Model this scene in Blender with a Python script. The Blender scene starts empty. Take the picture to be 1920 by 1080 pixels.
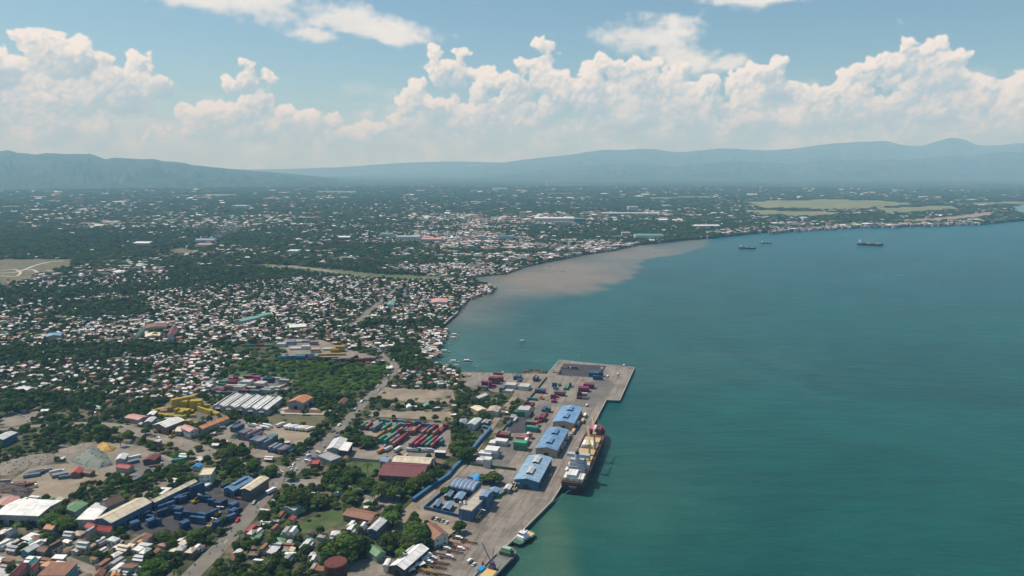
import bpy, math, random
import numpy as np
from mathutils import Vector, Matrix, geometry
R = math.radians
random.seed(7); RNG = np.random.default_rng(7)
scene = bpy.context.scene
col = scene.collection

# ------------------------------------------------------------------ camera, sky, sun, exposure
CAM_H = 260.0; FPX = 1371.0; PITCH = math.atan((540 - 315) / FPX)
cam = bpy.data.cameras.new('camera'); camo = bpy.data.objects.new('camera', cam); col.objects.link(camo)
camo.location = (0, 0, CAM_H); camo.rotation_euler = (math.pi / 2 - PITCH, 0, 0)
cam.sensor_width = 36.0; cam.lens = 36.0 * FPX / 1920.0; cam.clip_start = 1.0; cam.clip_end = 60000.0
scene.camera = camo
scene.render.engine = 'CYCLES'
SUN_AZ, SUN_EL = R(-66), R(57)          # azimuth from +Y towards +X
SUN_DIR = Vector((math.sin(SUN_AZ) * math.cos(SUN_EL), math.cos(SUN_AZ) * math.cos(SUN_EL), math.sin(SUN_EL)))
sl = bpy.data.lights.new('sun', 'SUN'); sl.energy = 4.6; sl.angle = R(0.53); sl.color = (1.0, 0.945, 0.86)
slo = bpy.data.objects.new('sun', sl); col.objects.link(slo)
slo.rotation_euler = SUN_DIR.to_track_quat('Z', 'Y').to_euler()
scene.view_settings.view_transform = 'Standard'; scene.view_settings.look = 'None'
scene.view_settings.exposure = 0.0; scene.view_settings.gamma = 1.0
cy = scene.cycles
cy.use_denoising = True; cy.denoiser = 'OPENIMAGEDENOISE'; cy.max_bounces = 4; cy.diffuse_bounces = 2; cy.glossy_bounces = 2
cy.transmission_bounces = 2; cy.volume_bounces = 1; cy.transparent_max_bounces = 6; cy.use_adaptive_sampling = True
cy.adaptive_threshold = 0.015; cy.sample_clamp_indirect = 4.0; cy.caustics_reflective = False; cy.caustics_refractive = False

def ray(px, py):
    a = (px - 960) / FPX; b = (540 - py) / FPX
    return a, math.cos(PITCH) + math.sin(PITCH) * b, -math.sin(PITCH) + math.cos(PITCH) * b
def gp(px, py, z=0.0):
    a, dy, dz = ray(px, py); t = (z - CAM_H) / dz
    return (a * t, dy * t)
def azel(px, py):
    a, dy, dz = ray(px, py)
    return math.atan2(a, dy), math.atan2(dz, math.hypot(a, dy))
def proj(x, y, z=0.0):
    x = np.asarray(x, float); y = np.asarray(y, float)
    dz = z - CAM_H; fw = y * math.cos(PITCH) - dz * math.sin(PITCH); up = y * math.sin(PITCH) + dz * math.cos(PITCH)
    return 960 + FPX * x / fw, 540 - FPX * up / fw
def Z(ox, oy, s): return lambda x, y, z=0.0: gp(ox + x / s, oy + y / s, z)
Z0 = Z(0, 0, 1); Z1 = Z(780, 640, 4); Z2 = Z(740, 820, 4); Z3 = Z(300, 660, 4); Z4 = Z(0, 700, 4); Z5 = Z(0, 860, 4); Z6 = Z(400, 840, 4)
ZS = Z(1030, 780, 7.2); ZT = Z(880, 970, 9.82); ZB = Z(240, 880, 8); ZL = Z(0, 970, 8); ZY = Z(660, 760, 9); ZP = Z(1020, 660, 9); ZG = Z(280, 720, 9.6); ZF = Z(780, 600, 9)

# ---- the sky: clear-air sky plus cumulus described by direction (azimuth, elevation)
world = bpy.data.worlds.new('World'); scene.world = world; world.use_nodes = True
W = world.node_tree; W.nodes.clear()
def N(t, kind, **kw):
    n = t.nodes.new(kind)
    for k, v in kw.items():
        if k.startswith('i_'):
            key = k[2:]; key = int(key) if key.isdigit() else key
            n.inputs[key].default_value = v
        else: setattr(n, k, v)
    return n
def math_(t, op, a, b=None, c=None, clamp=False):
    n = t.nodes.new('ShaderNodeMath'); n.operation = op; n.use_clamp = clamp
    for i, v in enumerate((a, b, c)):
        if v is None: continue
        if hasattr(v, 'default_value'): t.links.new(v, n.inputs[i])
        else: n.inputs[i].default_value = v
    return n.outputs[0]
def vmath(t, op, a, b=None):
    n = t.nodes.new('ShaderNodeVectorMath'); n.operation = op
    for i, v in enumerate((a, b)):
        if v is None: continue
        if hasattr(v, 'default_value'): t.links.new(v, n.inputs[i])
        else: n.inputs[i].default_value = v
    return n
def ramp(t, fac, stops, mode='LINEAR'):
    n = t.nodes.new('ShaderNodeValToRGB'); n.color_ramp.interpolation = mode
    el = n.color_ramp.elements
    while len(el) < len(stops): el.new(0.5)
    for e, (p, c) in zip(el, stops): e.position = p; e.color = (*c, 1) if len(c) == 3 else c
    t.links.new(fac, n.inputs[0]); return n.outputs[0]
def mix(t, f, a, b, blend='MIX'):
    n = t.nodes.new('ShaderNodeMix'); n.data_type = 'RGBA'; n.blend_type = blend
    for s, v in ((n.inputs['Factor'], f), (n.inputs[6], a), (n.inputs[7], b)):
        if hasattr(v, 'default_value'): t.links.new(v, s)
        else: s.default_value = v if not isinstance(v, tuple) or len(v) == 4 else (*v, 1)
    return n.outputs[2]
def smooth(t, v, lo, hi):
    n = t.nodes.new('ShaderNodeMapRange'); n.interpolation_type = 'SMOOTHSTEP'
    n.inputs[1].default_value = lo; n.inputs[2].default_value = hi
    t.links.new(v, n.inputs[0]); return n.outputs[0]

# ---- cumulus: thousands of small lit puffs heaped into clouds on a map of the whole horizon (azimuth x elevation)
def spectral(shape, beta, seed, aniso=1.0, kmin=2.0):
    r = np.random.default_rng(seed); h, w = shape
    ky = np.fft.fftfreq(h)[:, None] * h; kx = np.fft.rfftfreq(w)[None, :] * w * (h / w) * aniso
    k = np.sqrt(kx * kx + ky * ky); k[0, 0] = 1.0
    f = (r.standard_normal(k.shape) + 1j * r.standard_normal(k.shape)) * k ** (-beta); f *= 1 - np.exp(-(k / kmin) ** 4); f[0, 0] = 0
    n = np.fft.irfft2(f, s=shape); return (n / n.std()).astype(np.float32)
PPD = 20.0; EL0, EL1 = -1.0, 21.0; MW, MH = int(360 * PPD), int((EL1 - EL0) * PPD)
SC = PPD * 180 / math.pi / FPX                                     # photo pixels to map pixels
def mp(px, py):
    a, e = azel(px, py); return (math.degrees(a) + 180) * PPD, (math.degrees(e) - EL0) * PPD
cr = np.random.default_rng(21)
def heap(cx_, cy_, rx, ry, zb, n1, floor_y, bright, out):
    for i in range(n1):
        a = cr.uniform(0, math.pi * 2); q = math.sqrt(cr.uniform(0, 1)) * 0.8
        r = min(ry * cr.uniform(0.25, 0.5), 22); x = cx_ + rx * q * math.cos(a); y = cy_ + ry * q * math.sin(a); z = zb + cr.uniform(0, ry * 0.5)
        if y < floor_y: y = floor_y + cr.uniform(0, 4)
        stack = [(x, y, z, r, 0)]
        while stack:
            x, y, z, r, lv = stack.pop(); out.append((x, y, z, r, bright, cy_ - ry, cy_ + ry))
            if lv >= 3 or r < 2.2: continue
            for k in range((8, 5, 3)[lv]):
                v = cr.standard_normal(3); v /= np.linalg.norm(v)
                if v[1] < -0.25: v[1] *= -1
                if v[2] < -0.2: v[2] *= -1
                stack.append((x + v[0] * r * 0.9, y + v[1] * r * 0.85, z + v[2] * r * 0.8, r * cr.uniform(0.32, 0.58), lv + 1))
PUFFS = [(70, 190, 190, 95, 9), (95, 110, 85, 38, 6), (20, 140, 60, 50, 5), (200, 160, 90, 50, 6), (470, 230, 150, 40, 7), (470, 155, 55, 26, 4), (463, 122, 16, 18, 2), (495, 140, 18, 10, 2), (250, 190, 40, 25, 4), (620, 255, 110, 34, 6),
         (832, 112, 52, 22, 5), (838, 150, 42, 30, 4), (790, 210, 66, 44, 6), (1012, 105, 26, 26, 4), (985, 150, 50, 34, 5), (930, 175, 50, 38, 6), (950, 225, 120, 45, 7), (1080, 175, 70, 48, 7),
         (1140, 128, 66, 22, 6), (1240, 138, 58, 26, 6), (1195, 190, 90, 50, 7), (1310, 190, 75, 50, 7), (1400, 165, 50, 34, 6), (1462, 155, 30, 34, 4), (1470, 215, 120, 44, 7), (1570, 205, 70, 40, 6),
         (1620, 140, 58, 26, 6), (1720, 112, 70, 30, 6), (1770, 140, 60, 30, 6), (1700, 185, 130, 42, 8), (1890, 185, 90, 30, 6), (1960, 200, 90, 60, 6), (1830, 225, 120, 30, 6)]
spheres = []
for (px, py, rx, ry, n1) in PUFFS:
    x, y = mp(px, py); heap(x, y, rx * SC, ry * SC, cr.uniform(0, 40), int(n1 * max(2.2, 1.2 * rx / ry)), (1.9 - EL0) * PPD, 1.0, spheres)
for i in range(110):                                                # low heaps nearer the horizon, in the frame
    px = cr.uniform(-60, 1980); py = cr.uniform(205, 262); q = (py - 190) / 90
    if px < 780 and cr.random() < 0.55: continue
    x, y = mp(px, py); heap(x, y, cr.uniform(30, 75) * SC, cr.uniform(10, 24) * SC, -30 - 60 * q, 8, (1.6 - EL0) * PPD, 0.9, spheres)
for i in range(60):                                                # and on round the horizon
    azd = cr.uniform(37, 323); e = cr.uniform(2.5, 7.0); x = ((azd + 180) % 360) * PPD
    heap(x, (e - EL0) * PPD, cr.uniform(40, 120) * SC, cr.uniform(22, 62) * SC, cr.uniform(0, 40), 4, (1.9 - EL0) * PPD, 1.0, spheres)
zb = np.full((MH, MW), -1e9, np.float32); NX = np.zeros((MH, MW), np.float32); NY = np.zeros_like(NX); NZ = np.zeros_like(NX); HT = np.zeros_like(NX); COV = np.zeros_like(NX)
for (x, y, z, r, br, y0, y1) in spheres:
    xa, xb = int(x - r), int(x + r) + 2; ya, yb = max(0, int(y - r)), min(MH, int(y + r) + 2)
    if yb <= ya or xa < 0 or xb > MW: continue
    gx = (np.arange(xa, xb) - x)[None, :]; gy = (np.arange(ya, yb) - y)[:, None]
    q = r * r - gx * gx - gy * gy; m = q > 0; dz_ = np.sqrt(np.maximum(q, 0)); zz = z + dz_
    w_ = (slice(ya, yb), slice(xa, xb)); up = m & (zz > zb[w_])
    zb[w_][up] = zz[up]; NX[w_][up] = np.broadcast_to(gx / r, q.shape)[up]; NY[w_][up] = np.broadcast_to(gy / r, q.shape)[up]; NZ[w_][up] = (dz_ / r)[up]
    HT[w_][up] = np.clip((np.broadcast_to(gy, q.shape)[up] + y - y0) / (y1 - y0), 0, 1); COV[w_][m] = 1
def blur(a, r):
    ky = np.fft.fftfreq(a.shape[0] + 64)[:, None]; kx = np.fft.rfftfreq(a.shape[1])[None, :]
    g = np.exp(-2 * (math.pi * r) ** 2 * (kx * kx + ky * ky)).astype(np.float32)
    ap = np.pad(a, ((32, 32), (0, 0)), mode='edge')
    return np.fft.irfft2(np.fft.rfft2(ap) * g, s=ap.shape)[32:-32].astype(np.float32)
f1 = spectral((MH, MW), 1.75, 3, 1.0, 14.0); f2 = spectral((MH, MW), 1.9, 4, 1.0, 5.0); f3 = spectral((MH, MW), 1.8, 5, 3.2, 6.0); f5 = spectral((MH, MW), 1.75, 6, 1.0, 14.0)
yy, xx = np.meshgrid(np.arange(MH), np.arange(MW), indexing='ij')
wy = np.clip((yy + 2.6 * f1).astype(np.int32), 0, MH - 1); wx = ((xx + 2.6 * f5).astype(np.int32)) % MW     # turbulence breaks the puffs up
NX, NY, NZ, HT, COV, zb = (q_[wy, wx] for q_ in (NX, NY, NZ, HT, COV, zb))
gy_, gx_ = np.gradient(f1 * 0.8)
L = np.array((-0.45, 0.70, 0.55)); L /= np.linalg.norm(L)
lam = np.clip(((NX - gx_) * L[0] + (NY - gy_) * L[1] + NZ * L[2]) * 0.55 + 0.42, 0, 1.2) * COV
covb = np.maximum(blur(COV, 0.8), 0.05)
big = blur(np.where(COV > 0, zb.clip(-120, 200), -60), 7); bgy, bgx = np.gradient(big)
form = np.clip(0.5 + (-bgy * 0.72 + bgx * 0.42) * 0.22, 0, 1)
open_ = 1 - np.clip(blur(np.roll(np.roll(COV, -16, 0), 10, 1), 9), 0, 1)
lit = blur(lam, 0.8) / covb * (0.46 + 0.14 * HT + 0.30 * open_) + 0.30 * form - 0.02 + 0.05 * f2
lit = np.clip(blur(lit, 0.7), 0, 1); lit = np.clip(.5 + (lit - .47) * 1.30, 0, 1)
cov_soft = blur(COV, 1.6)
alpha = np.clip((cov_soft + 0.16 * f1 * (cov_soft < 0.97) - 0.30) / 0.5, 0, 1); alpha = alpha * alpha * (3 - 2 * alpha)
elev = (np.arange(MH) / PPD + EL0)[:, None]
def lerp3(stops, v):
    xs = [s_[0] for s_ in stops]; return np.stack([np.interp(v, xs, [s_[1][c] for s_ in stops]) for c in range(3)], -1)
rgb = lerp3([(0.0, (0.37, 0.485, 0.575)), (0.38, (0.49, 0.575, 0.645)), (0.62, (0.71, 0.72, 0.715)), (0.82, (0.85, 0.83, 0.79)), (1.0, (0.95, 0.91, 0.845))], lit)
# veils of thin layered cloud low down and the streaks higher up
veil = np.clip((f3 * 0.55 + f2 * 0.25 + 1.15 - np.abs(elev - 2.6) / 1.9), 0, 1) * 0.80 * np.clip((6.6 - elev) / 2.2, 0, 1)
veil = np.maximum(veil, np.clip(1.0 - (elev - 0.2) / 2.6, 0, 1) * 0.85)
vrgb = lerp3([(-2.0, (0.43, 0.54, 0.625)), (0.0, (0.52, 0.615, 0.68)), (2.0, (0.70, 0.735, 0.745))], f2 * 0.8 + f3 * 0.5)
WISPS = [(420, -8, 190, 34, 4), (640, 36, 170, 26, 9), (740, 68, 62, 15, 2), (600, 68, 46, 14, 6), (1390, -4, 110, 20, 0), (1210, 68, 85, 34, 0), (1270, 100, 75, 34, 18), (1360, 120, 40, 14, -10), (560, 10, 170, 26, 8), (500, 14, 150, 24, 7), (690, 56, 110, 18, 7)]
X = np.arange(MW)[None, :]; Y = np.arange(MH)[:, None]; wis = np.full((MH, MW), -3.0, np.float32)
wl = [(*mp(px, py), rx * SC, ry * SC, t_) for (px, py, rx, ry, t_) in WISPS]
for i in range(30):
    azd = cr.uniform(38, 322); wl.append((((azd + 180) % 360) * PPD, (cr.uniform(10, 19) - EL0) * PPD, cr.uniform(60, 190) * SC, cr.uniform(12, 34) * SC, cr.uniform(-10, 12)))
for (x, y, rx, ry, t_) in wl:
    c, s_ = math.cos(R(-t_)), math.sin(R(-t_)); xa, xb = max(0, int(x - 2.4 * rx)), min(MW, int(x + 2.4 * rx))
    dx = X[:, xa:xb] - x; dy = Y - y; u = (dx * c + dy * s_) / rx; v = (-dx * s_ + dy * c) / ry
    wis[:, xa:xb] = np.maximum(wis[:, xa:xb], 1 - np.sqrt(u * u + v * v))
f4 = spectral((MH, MW), 1.9, 9, 2.4, 6.0)
wa = np.clip((wis * 1.0 + 0.22 * f4 + 0.06 * f1 + 0.16) / 0.9, 0, 1); wa = wa * wa * (3 - 2 * wa) * 0.92
wrgb = lerp3([(-2.0, (0.70, 0.73, 0.74)), (2.0, (0.88, 0.865, 0.83))], f4 + (Y * 0))
def over(ca, aa, cb, ab):
    a = aa + ab * (1 - aa); c = (ca * aa[..., None] + cb * (ab * (1 - aa))[..., None]) / np.maximum(a, 1e-4)[..., None]; return c, a
c_, a_ = over(vrgb, veil * 0.14 * np.ones_like(alpha), rgb, alpha * 0.97)
c_, a_ = over(c_, a_, vrgb, veil)
c_, a_ = over(c_, a_, wrgb, wa)
lowk = np.clip(1 - elev / 8.0, 0, 1)[..., None]; c_ = c_ * (1 + lowk * (np.array((-0.10, 0.0, 0.10))))
a_ = a_ * np.clip((EL1 - 0.6 - elev) / 1.5, 0, 1)
pix = np.empty((MH, MW, 4), np.float32); pix[..., :3] = c_; pix[..., 3] = a_
img = bpy.data.images.new('cloud_map', MW, MH, alpha=True, float_buffer=True); img.colorspace_settings.name = 'Non-Color'; img.alpha_mode = 'CHANNEL_PACKED'
img.pixels.foreach_set(pix.ravel()); img.update()

tc = N(W, 'ShaderNodeTexCoord'); dirn = vmath(W, 'NORMALIZE', tc.outputs['Generated']).outputs[0]
sp = N(W, 'ShaderNodeSeparateXYZ'); W.links.new(dirn, sp.inputs[0])
az = math_(W, 'ARCTAN2', sp.outputs[0], sp.outputs[1]); el = math_(W, 'ARCSINE', sp.outputs[2])
uvc = N(W, 'ShaderNodeCombineXYZ'); W.links.new(az, uvc.inputs[0]); W.links.new(el, uvc.inputs[1]); uv = uvc.outputs[0]
SKY_SCALE = 11.6
mv = N(W, 'ShaderNodeCombineXYZ')
W.links.new(math_(W, 'MULTIPLY_ADD', az, 1 / (2 * math.pi), 0.5), mv.inputs[0])
W.links.new(math_(W, 'MULTIPLY_ADD', el, 180 / math.pi / (EL1 - EL0), -EL0 / (EL1 - EL0)), mv.inputs[1])
ti = N(W, 'ShaderNodeTexImage', extension='EXTEND', interpolation='Cubic'); ti.image = img; W.links.new(mv.outputs[0], ti.inputs[0])
sky = N(W, 'ShaderNodeTexSky', sky_type='NISHITA', sun_disc=False, sun_elevation=SUN_EL, sun_rotation=SUN_AZ, altitude=200.0, air_density=1.0, dust_density=0.8, ozone_density=2.0)
skc = mix(W, 1.0, sky.outputs[0], (0.86, 1.05, 1.06), 'MULTIPLY')
cw = mix(W, 1.0, ti.outputs['Color'], (SKY_SCALE, SKY_SCALE, SKY_SCALE), 'MULTIPLY')
c2 = mix(W, ti.outputs['Alpha'], skc, cw)
bg = N(W, 'ShaderNodeBackground'); bg.inputs['Strength'].default_value = 0.092; W.links.new(c2, bg.inputs['Color'])
wo = N(W, 'ShaderNodeOutputWorld'); W.links.new(bg.outputs[0], wo.inputs['Surface'])
world.cycles.sampling_method = 'MANUAL'; world.cycles.sample_map_resolution = 512

# ------------------------------------------------------------------ materials
MATS = {}
def surf(name, c, rough=0.8, var=0.25, scale=0.3, dirt=None, dirt_amt=0.0, dirt_scale=0.12, spec=0.3, wave=None, tint=0.0, bump=0.0, coord='Object', metallic=0.0, sheets=0.0):
    if name in MATS: return MATS[name]
    m = bpy.data.materials.new(name); m.use_nodes = True; t = m.node_tree
    b = t.nodes['Principled BSDF']; b.inputs['Roughness'].default_value = rough; b.inputs['Specular IOR Level'].default_value = spec; b.inputs['Metallic'].default_value = metallic
    tc_ = N(t, 'ShaderNodeTexCoord'); v = tc_.outputs[coord]
    n = N(t, 'ShaderNodeTexNoise', i_Scale=scale, i_Detail=6.0, i_Roughness=0.62); t.links.new(v, n.inputs['Vector'])
    lo = tuple(x * (1 - var) for x in c); hi = tuple(min(1, x * (1 + var)) for x in c)
    cc_ = ramp(t, n.outputs['Fac'], [(0.3, lo), (0.7, hi)])
    if dirt is not None:
        n2_ = N(t, 'ShaderNodeTexNoise', i_Scale=dirt_scale, i_Detail=7.0, i_Roughness=0.68); t.links.new(v, n2_.inputs['Vector'])
        f = smooth(t, n2_.outputs['Fac'], 0.62 - 0.35 * dirt_amt, 0.78 - 0.25 * dirt_amt)
        cc_ = mix(t, math_(t, 'MULTIPLY', f, min(1.0, 0.35 + dirt_amt)), cc_, dirt)
    if tint:
        oi = N(t, 'ShaderNodeObjectInfo')
        k = math_(t, 'MULTIPLY_ADD', oi.outputs['Random'], 2 * tint, 1 - tint)
        kc = N(t, 'ShaderNodeCombineColor'); [t.links.new(k, kc.inputs[i]) for i in range(3)]
        cc_ = mix(t, 1.0, cc_, kc.outputs[0], 'MULTIPLY')
    if sheets:
        sx_ = N(t, 'ShaderNodeSeparateXYZ'); t.links.new(v, sx_.inputs[0]); cb = N(t, 'ShaderNodeCombineXYZ')
        t.links.new(math_(t, 'FLOOR', math_(t, 'MULTIPLY', sx_.outputs[0], sheets)), cb.inputs[0]); t.links.new(math_(t, 'FLOOR', math_(t, 'MULTIPLY', sx_.outputs[1], 0.22)), cb.inputs[1])
        wn = N(t, 'ShaderNodeTexWhiteNoise', noise_dimensions='2D'); t.links.new(cb.outputs[0], wn.inputs['Vector'])
        cc_ = mix(t, 1.0, cc_, ramp(t, wn.outputs['Value'], [(0.0, (0.80, 0.80, 0.80)), (0.5, (1.0, 1.0, 1.0)), (1.0, (1.10, 1.10, 1.10))]), 'MULTIPLY')
    t.links.new(cc_, b.inputs['Base Color'])
    h = None
    if wave:
        wv = N(t, 'ShaderNodeTexWave', wave_type='BANDS', bands_direction=wave[0], i_Scale=wave[1], i_Distortion=0.0); t.links.new(v, wv.inputs['Vector'])
        bp = N(t, 'ShaderNodeBump', i_Strength=wave[2], i_Distance=0.1); t.links.new(wv.outputs['Fac'], bp.inputs['Height']); t.links.new(bp.outputs[0], b.inputs['Normal'])
    elif bump:
        bp = N(t, 'ShaderNodeBump', i_Strength=bump, i_Distance=0.5); t.links.new(n.outputs['Fac'], bp.inputs['Height']); t.links.new(bp.outputs[0], b.inputs['Normal'])
    MATS[name] = m; return m
def roofm(name, c, rust=0.25, rc=(0.17, 0.09, 0.055), rough=0.55):
    return surf('roof_' + name, c, rough, 0.16, 0.15, dirt=rc, dirt_amt=rust, dirt_scale=0.16, spec=0.35, wave=('X', 0.9, 0.35), tint=0.13, sheets=0.55)
ROOF = {'white': roofm('white', (0.74, 0.72, 0.68), 0.06, (0.42, 0.38, 0.33)), 'silver': roofm('silver', (0.52, 0.52, 0.51), 0.18, (0.30, 0.22, 0.17)), 'grey': roofm('grey', (0.30, 0.30, 0.29), 0.3),
        'cream': roofm('cream', (0.64, 0.55, 0.40), 0.08, (0.40, 0.32, 0.22)), 'tan': roofm('tan', (0.42, 0.34, 0.25), 0.3), 'rust': roofm('rust', (0.235, 0.105, 0.06), 0.45, (0.12, 0.065, 0.045)),
        'brown': roofm('brown', (0.135, 0.075, 0.055), 0.35, (0.08, 0.05, 0.04)), 'red': roofm('red', (0.36, 0.062, 0.052), 0.12), 'maroon': roofm('maroon', (0.17, 0.038, 0.042), 0.15),
        'pink': roofm('pink', (0.50, 0.26, 0.22), 0.2), 'orange': roofm('orange', (0.52, 0.22, 0.095), 0.15), 'green': roofm('green', (0.13, 0.27, 0.13), 0.15, (0.25, 0.28, 0.15)),
        'teal': roofm('teal', (0.14, 0.33, 0.27), 0.12), 'blue': roofm('blue', (0.150, 0.275, 0.44), 0.35, (0.25, 0.34, 0.42)), 'sky_blue': roofm('sky_blue', (0.235, 0.365, 0.49), 0.35, (0.32, 0.40, 0.45)),
        'bright_blue': roofm('bright_blue', (0.03, 0.26, 0.56), 0.05, (0.1, 0.3, 0.5)), 'slate_blue': roofm('slate_blue', (0.19, 0.27, 0.37), 0.2, (0.28, 0.32, 0.36)), 'beige': roofm('beige', (0.40, 0.35, 0.29), 0.3, (0.27, 0.23, 0.19)), 'dark': roofm('dark', (0.09, 0.08, 0.075), 0.3)}
def wallm(name, c, d=0.35): return surf('wall_' + name, c, 0.85, 0.14, 0.5, dirt=tuple(x * 0.45 for x in c), dirt_amt=d, dirt_scale=0.35, tint=0.1)
WALL = {'white': wallm('white', (0.62, 0.60, 0.56)), 'grey': wallm('grey', (0.34, 0.33, 0.32)), 'tan': wallm('tan', (0.42, 0.34, 0.25)), 'blue': wallm('blue', (0.065, 0.145, 0.25)), 'teal': wallm('teal', (0.07, 0.26, 0.30)),
        'dark': wallm('dark', (0.10, 0.095, 0.09)), 'brown': wallm('brown', (0.19, 0.135, 0.10)), 'green': wallm('green', (0.26, 0.38, 0.30)), 'cream': wallm('cream', (0.52, 0.45, 0.34)), 'pink': wallm('pink', (0.52, 0.38, 0.35))}
GLASS = surf('window_glass', (0.03, 0.04, 0.05), 0.15, 0.2, 2.0, spec=0.6)
DARK = surf('dark_opening', (0.035, 0.033, 0.032), 0.9, 0.3, 1.0)
TYRE = surf('tyre_rubber', (0.02, 0.02, 0.02), 0.9, 0.2, 2.0)
STEEL = surf('galvanised_steel', (0.42, 0.43, 0.44), 0.5, 0.15, 1.0, metallic=0.3)
RUSTY = surf('rusty_steel', (0.15, 0.07, 0.045), 0.85, 0.4, 0.8, dirt=(0.27, 0.13, 0.07), dirt_amt=0.4, dirt_scale=0.6)
PAINT = {k: surf('paint_' + k, c, 0.4, 0.08, 1.0, spec=0.5, tint=0.08) for k, c in {'white': (0.78, 0.78, 0.76), 'yellow': (0.62, 0.40, 0.03), 'red': (0.45, 0.03, 0.03), 'blue': (0.03, 0.10, 0.34), 'black': (0.025, 0.025, 0.03),
         'silver': (0.45, 0.46, 0.48), 'green': (0.03, 0.22, 0.09), 'orange': (0.55, 0.17, 0.03), 'cyan': (0.02, 0.36, 0.62), 'tan': (0.60, 0.43, 0.22), 'purple': (0.10, 0.06, 0.13), 'buff': (0.62, 0.44, 0.18)}.items()}
def contm(k, c): return surf('container_' + k, c, 0.6, 0.12, 0.5, dirt=tuple(0.55 * x + 0.03 for x in c), dirt_amt=0.25, dirt_scale=0.4, wave=('X', 2.6, 0.5), tint=0.30)
CONT = {k: contm(k, c) for k, c in {'red': (0.30, 0.060, 0.052), 'maroon': (0.155, 0.032, 0.050), 'magenta': (0.46, 0.045, 0.17), 'blue': (0.045, 0.115, 0.215), 'navy': (0.020, 0.058, 0.135), 'green': (0.07, 0.30, 0.16), 'teal': (0.035, 0.24, 0.22),
        'white': (0.70, 0.68, 0.64), 'yellow': (0.60, 0.44, 0.045), 'orange': (0.50, 0.23, 0.055), 'grey': (0.24, 0.25, 0.28), 'bluegrey': (0.155, 0.20, 0.245), 'mauve': (0.28, 0.21, 0.25), 'brown': (0.20, 0.09, 0.06), 'cyan': (0.05, 0.36, 0.50), 'salmon': (0.40, 0.17, 0.14)}.items()}

def leafm(name, c1, c2):
    m = bpy.data.materials.new(name); m.use_nodes = True; t = m.node_tree; b = t.nodes['Principled BSDF']
    oi = N(t, 'ShaderNodeObjectInfo'); tc_ = N(t, 'ShaderNodeTexCoord')
    n = N(t, 'ShaderNodeTexNoise', i_Scale=2.2, i_Detail=3.0); t.links.new(tc_.outputs['Object'], n.inputs['Vector'])
    f = math_(t, 'MULTIPLY_ADD', n.outputs['Fac'], 0.7, math_(t, 'MULTIPLY_ADD', oi.outputs['Random'], 0.75, -0.25), clamp=True)
    cc_ = mix(t, f, c1, c2)
    t.links.new(cc_, b.inputs['Base Color']); b.inputs['Roughness'].default_value = 0.8; b.inputs['Specular IOR Level'].default_value = 0.06
    tr = N(t, 'ShaderNodeBsdfTranslucent'); t.links.new(cc_, tr.inputs[0]); mx = N(t, 'ShaderNodeMixShader', i_Fac=0.22)
    t.links.new(b.outputs[0], mx.inputs[1]); t.links.new(tr.outputs[0], mx.inputs[2]); t.links.new(mx.outputs[0], t.nodes['Material Output'].inputs['Surface'])
    return m
LEAF = leafm('leaves', (0.026, 0.064, 0.014), (0.118, 0.188, 0.038))
LEAF_BRIGHT = leafm('leaves_bright', (0.044, 0.100, 0.017), (0.125, 0.205, 0.036))
LEAF_OLIVE = leafm('leaves_olive', (0.046, 0.074, 0.017), (0.145, 0.182, 0.050))
LEAF_FAR = leafm('leaves_far', (0.014, 0.040, 0.017), (0.046, 0.088, 0.034))
BARK = surf('bark', (0.10, 0.075, 0.055), 0.9, 0.3, 2.0)

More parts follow.
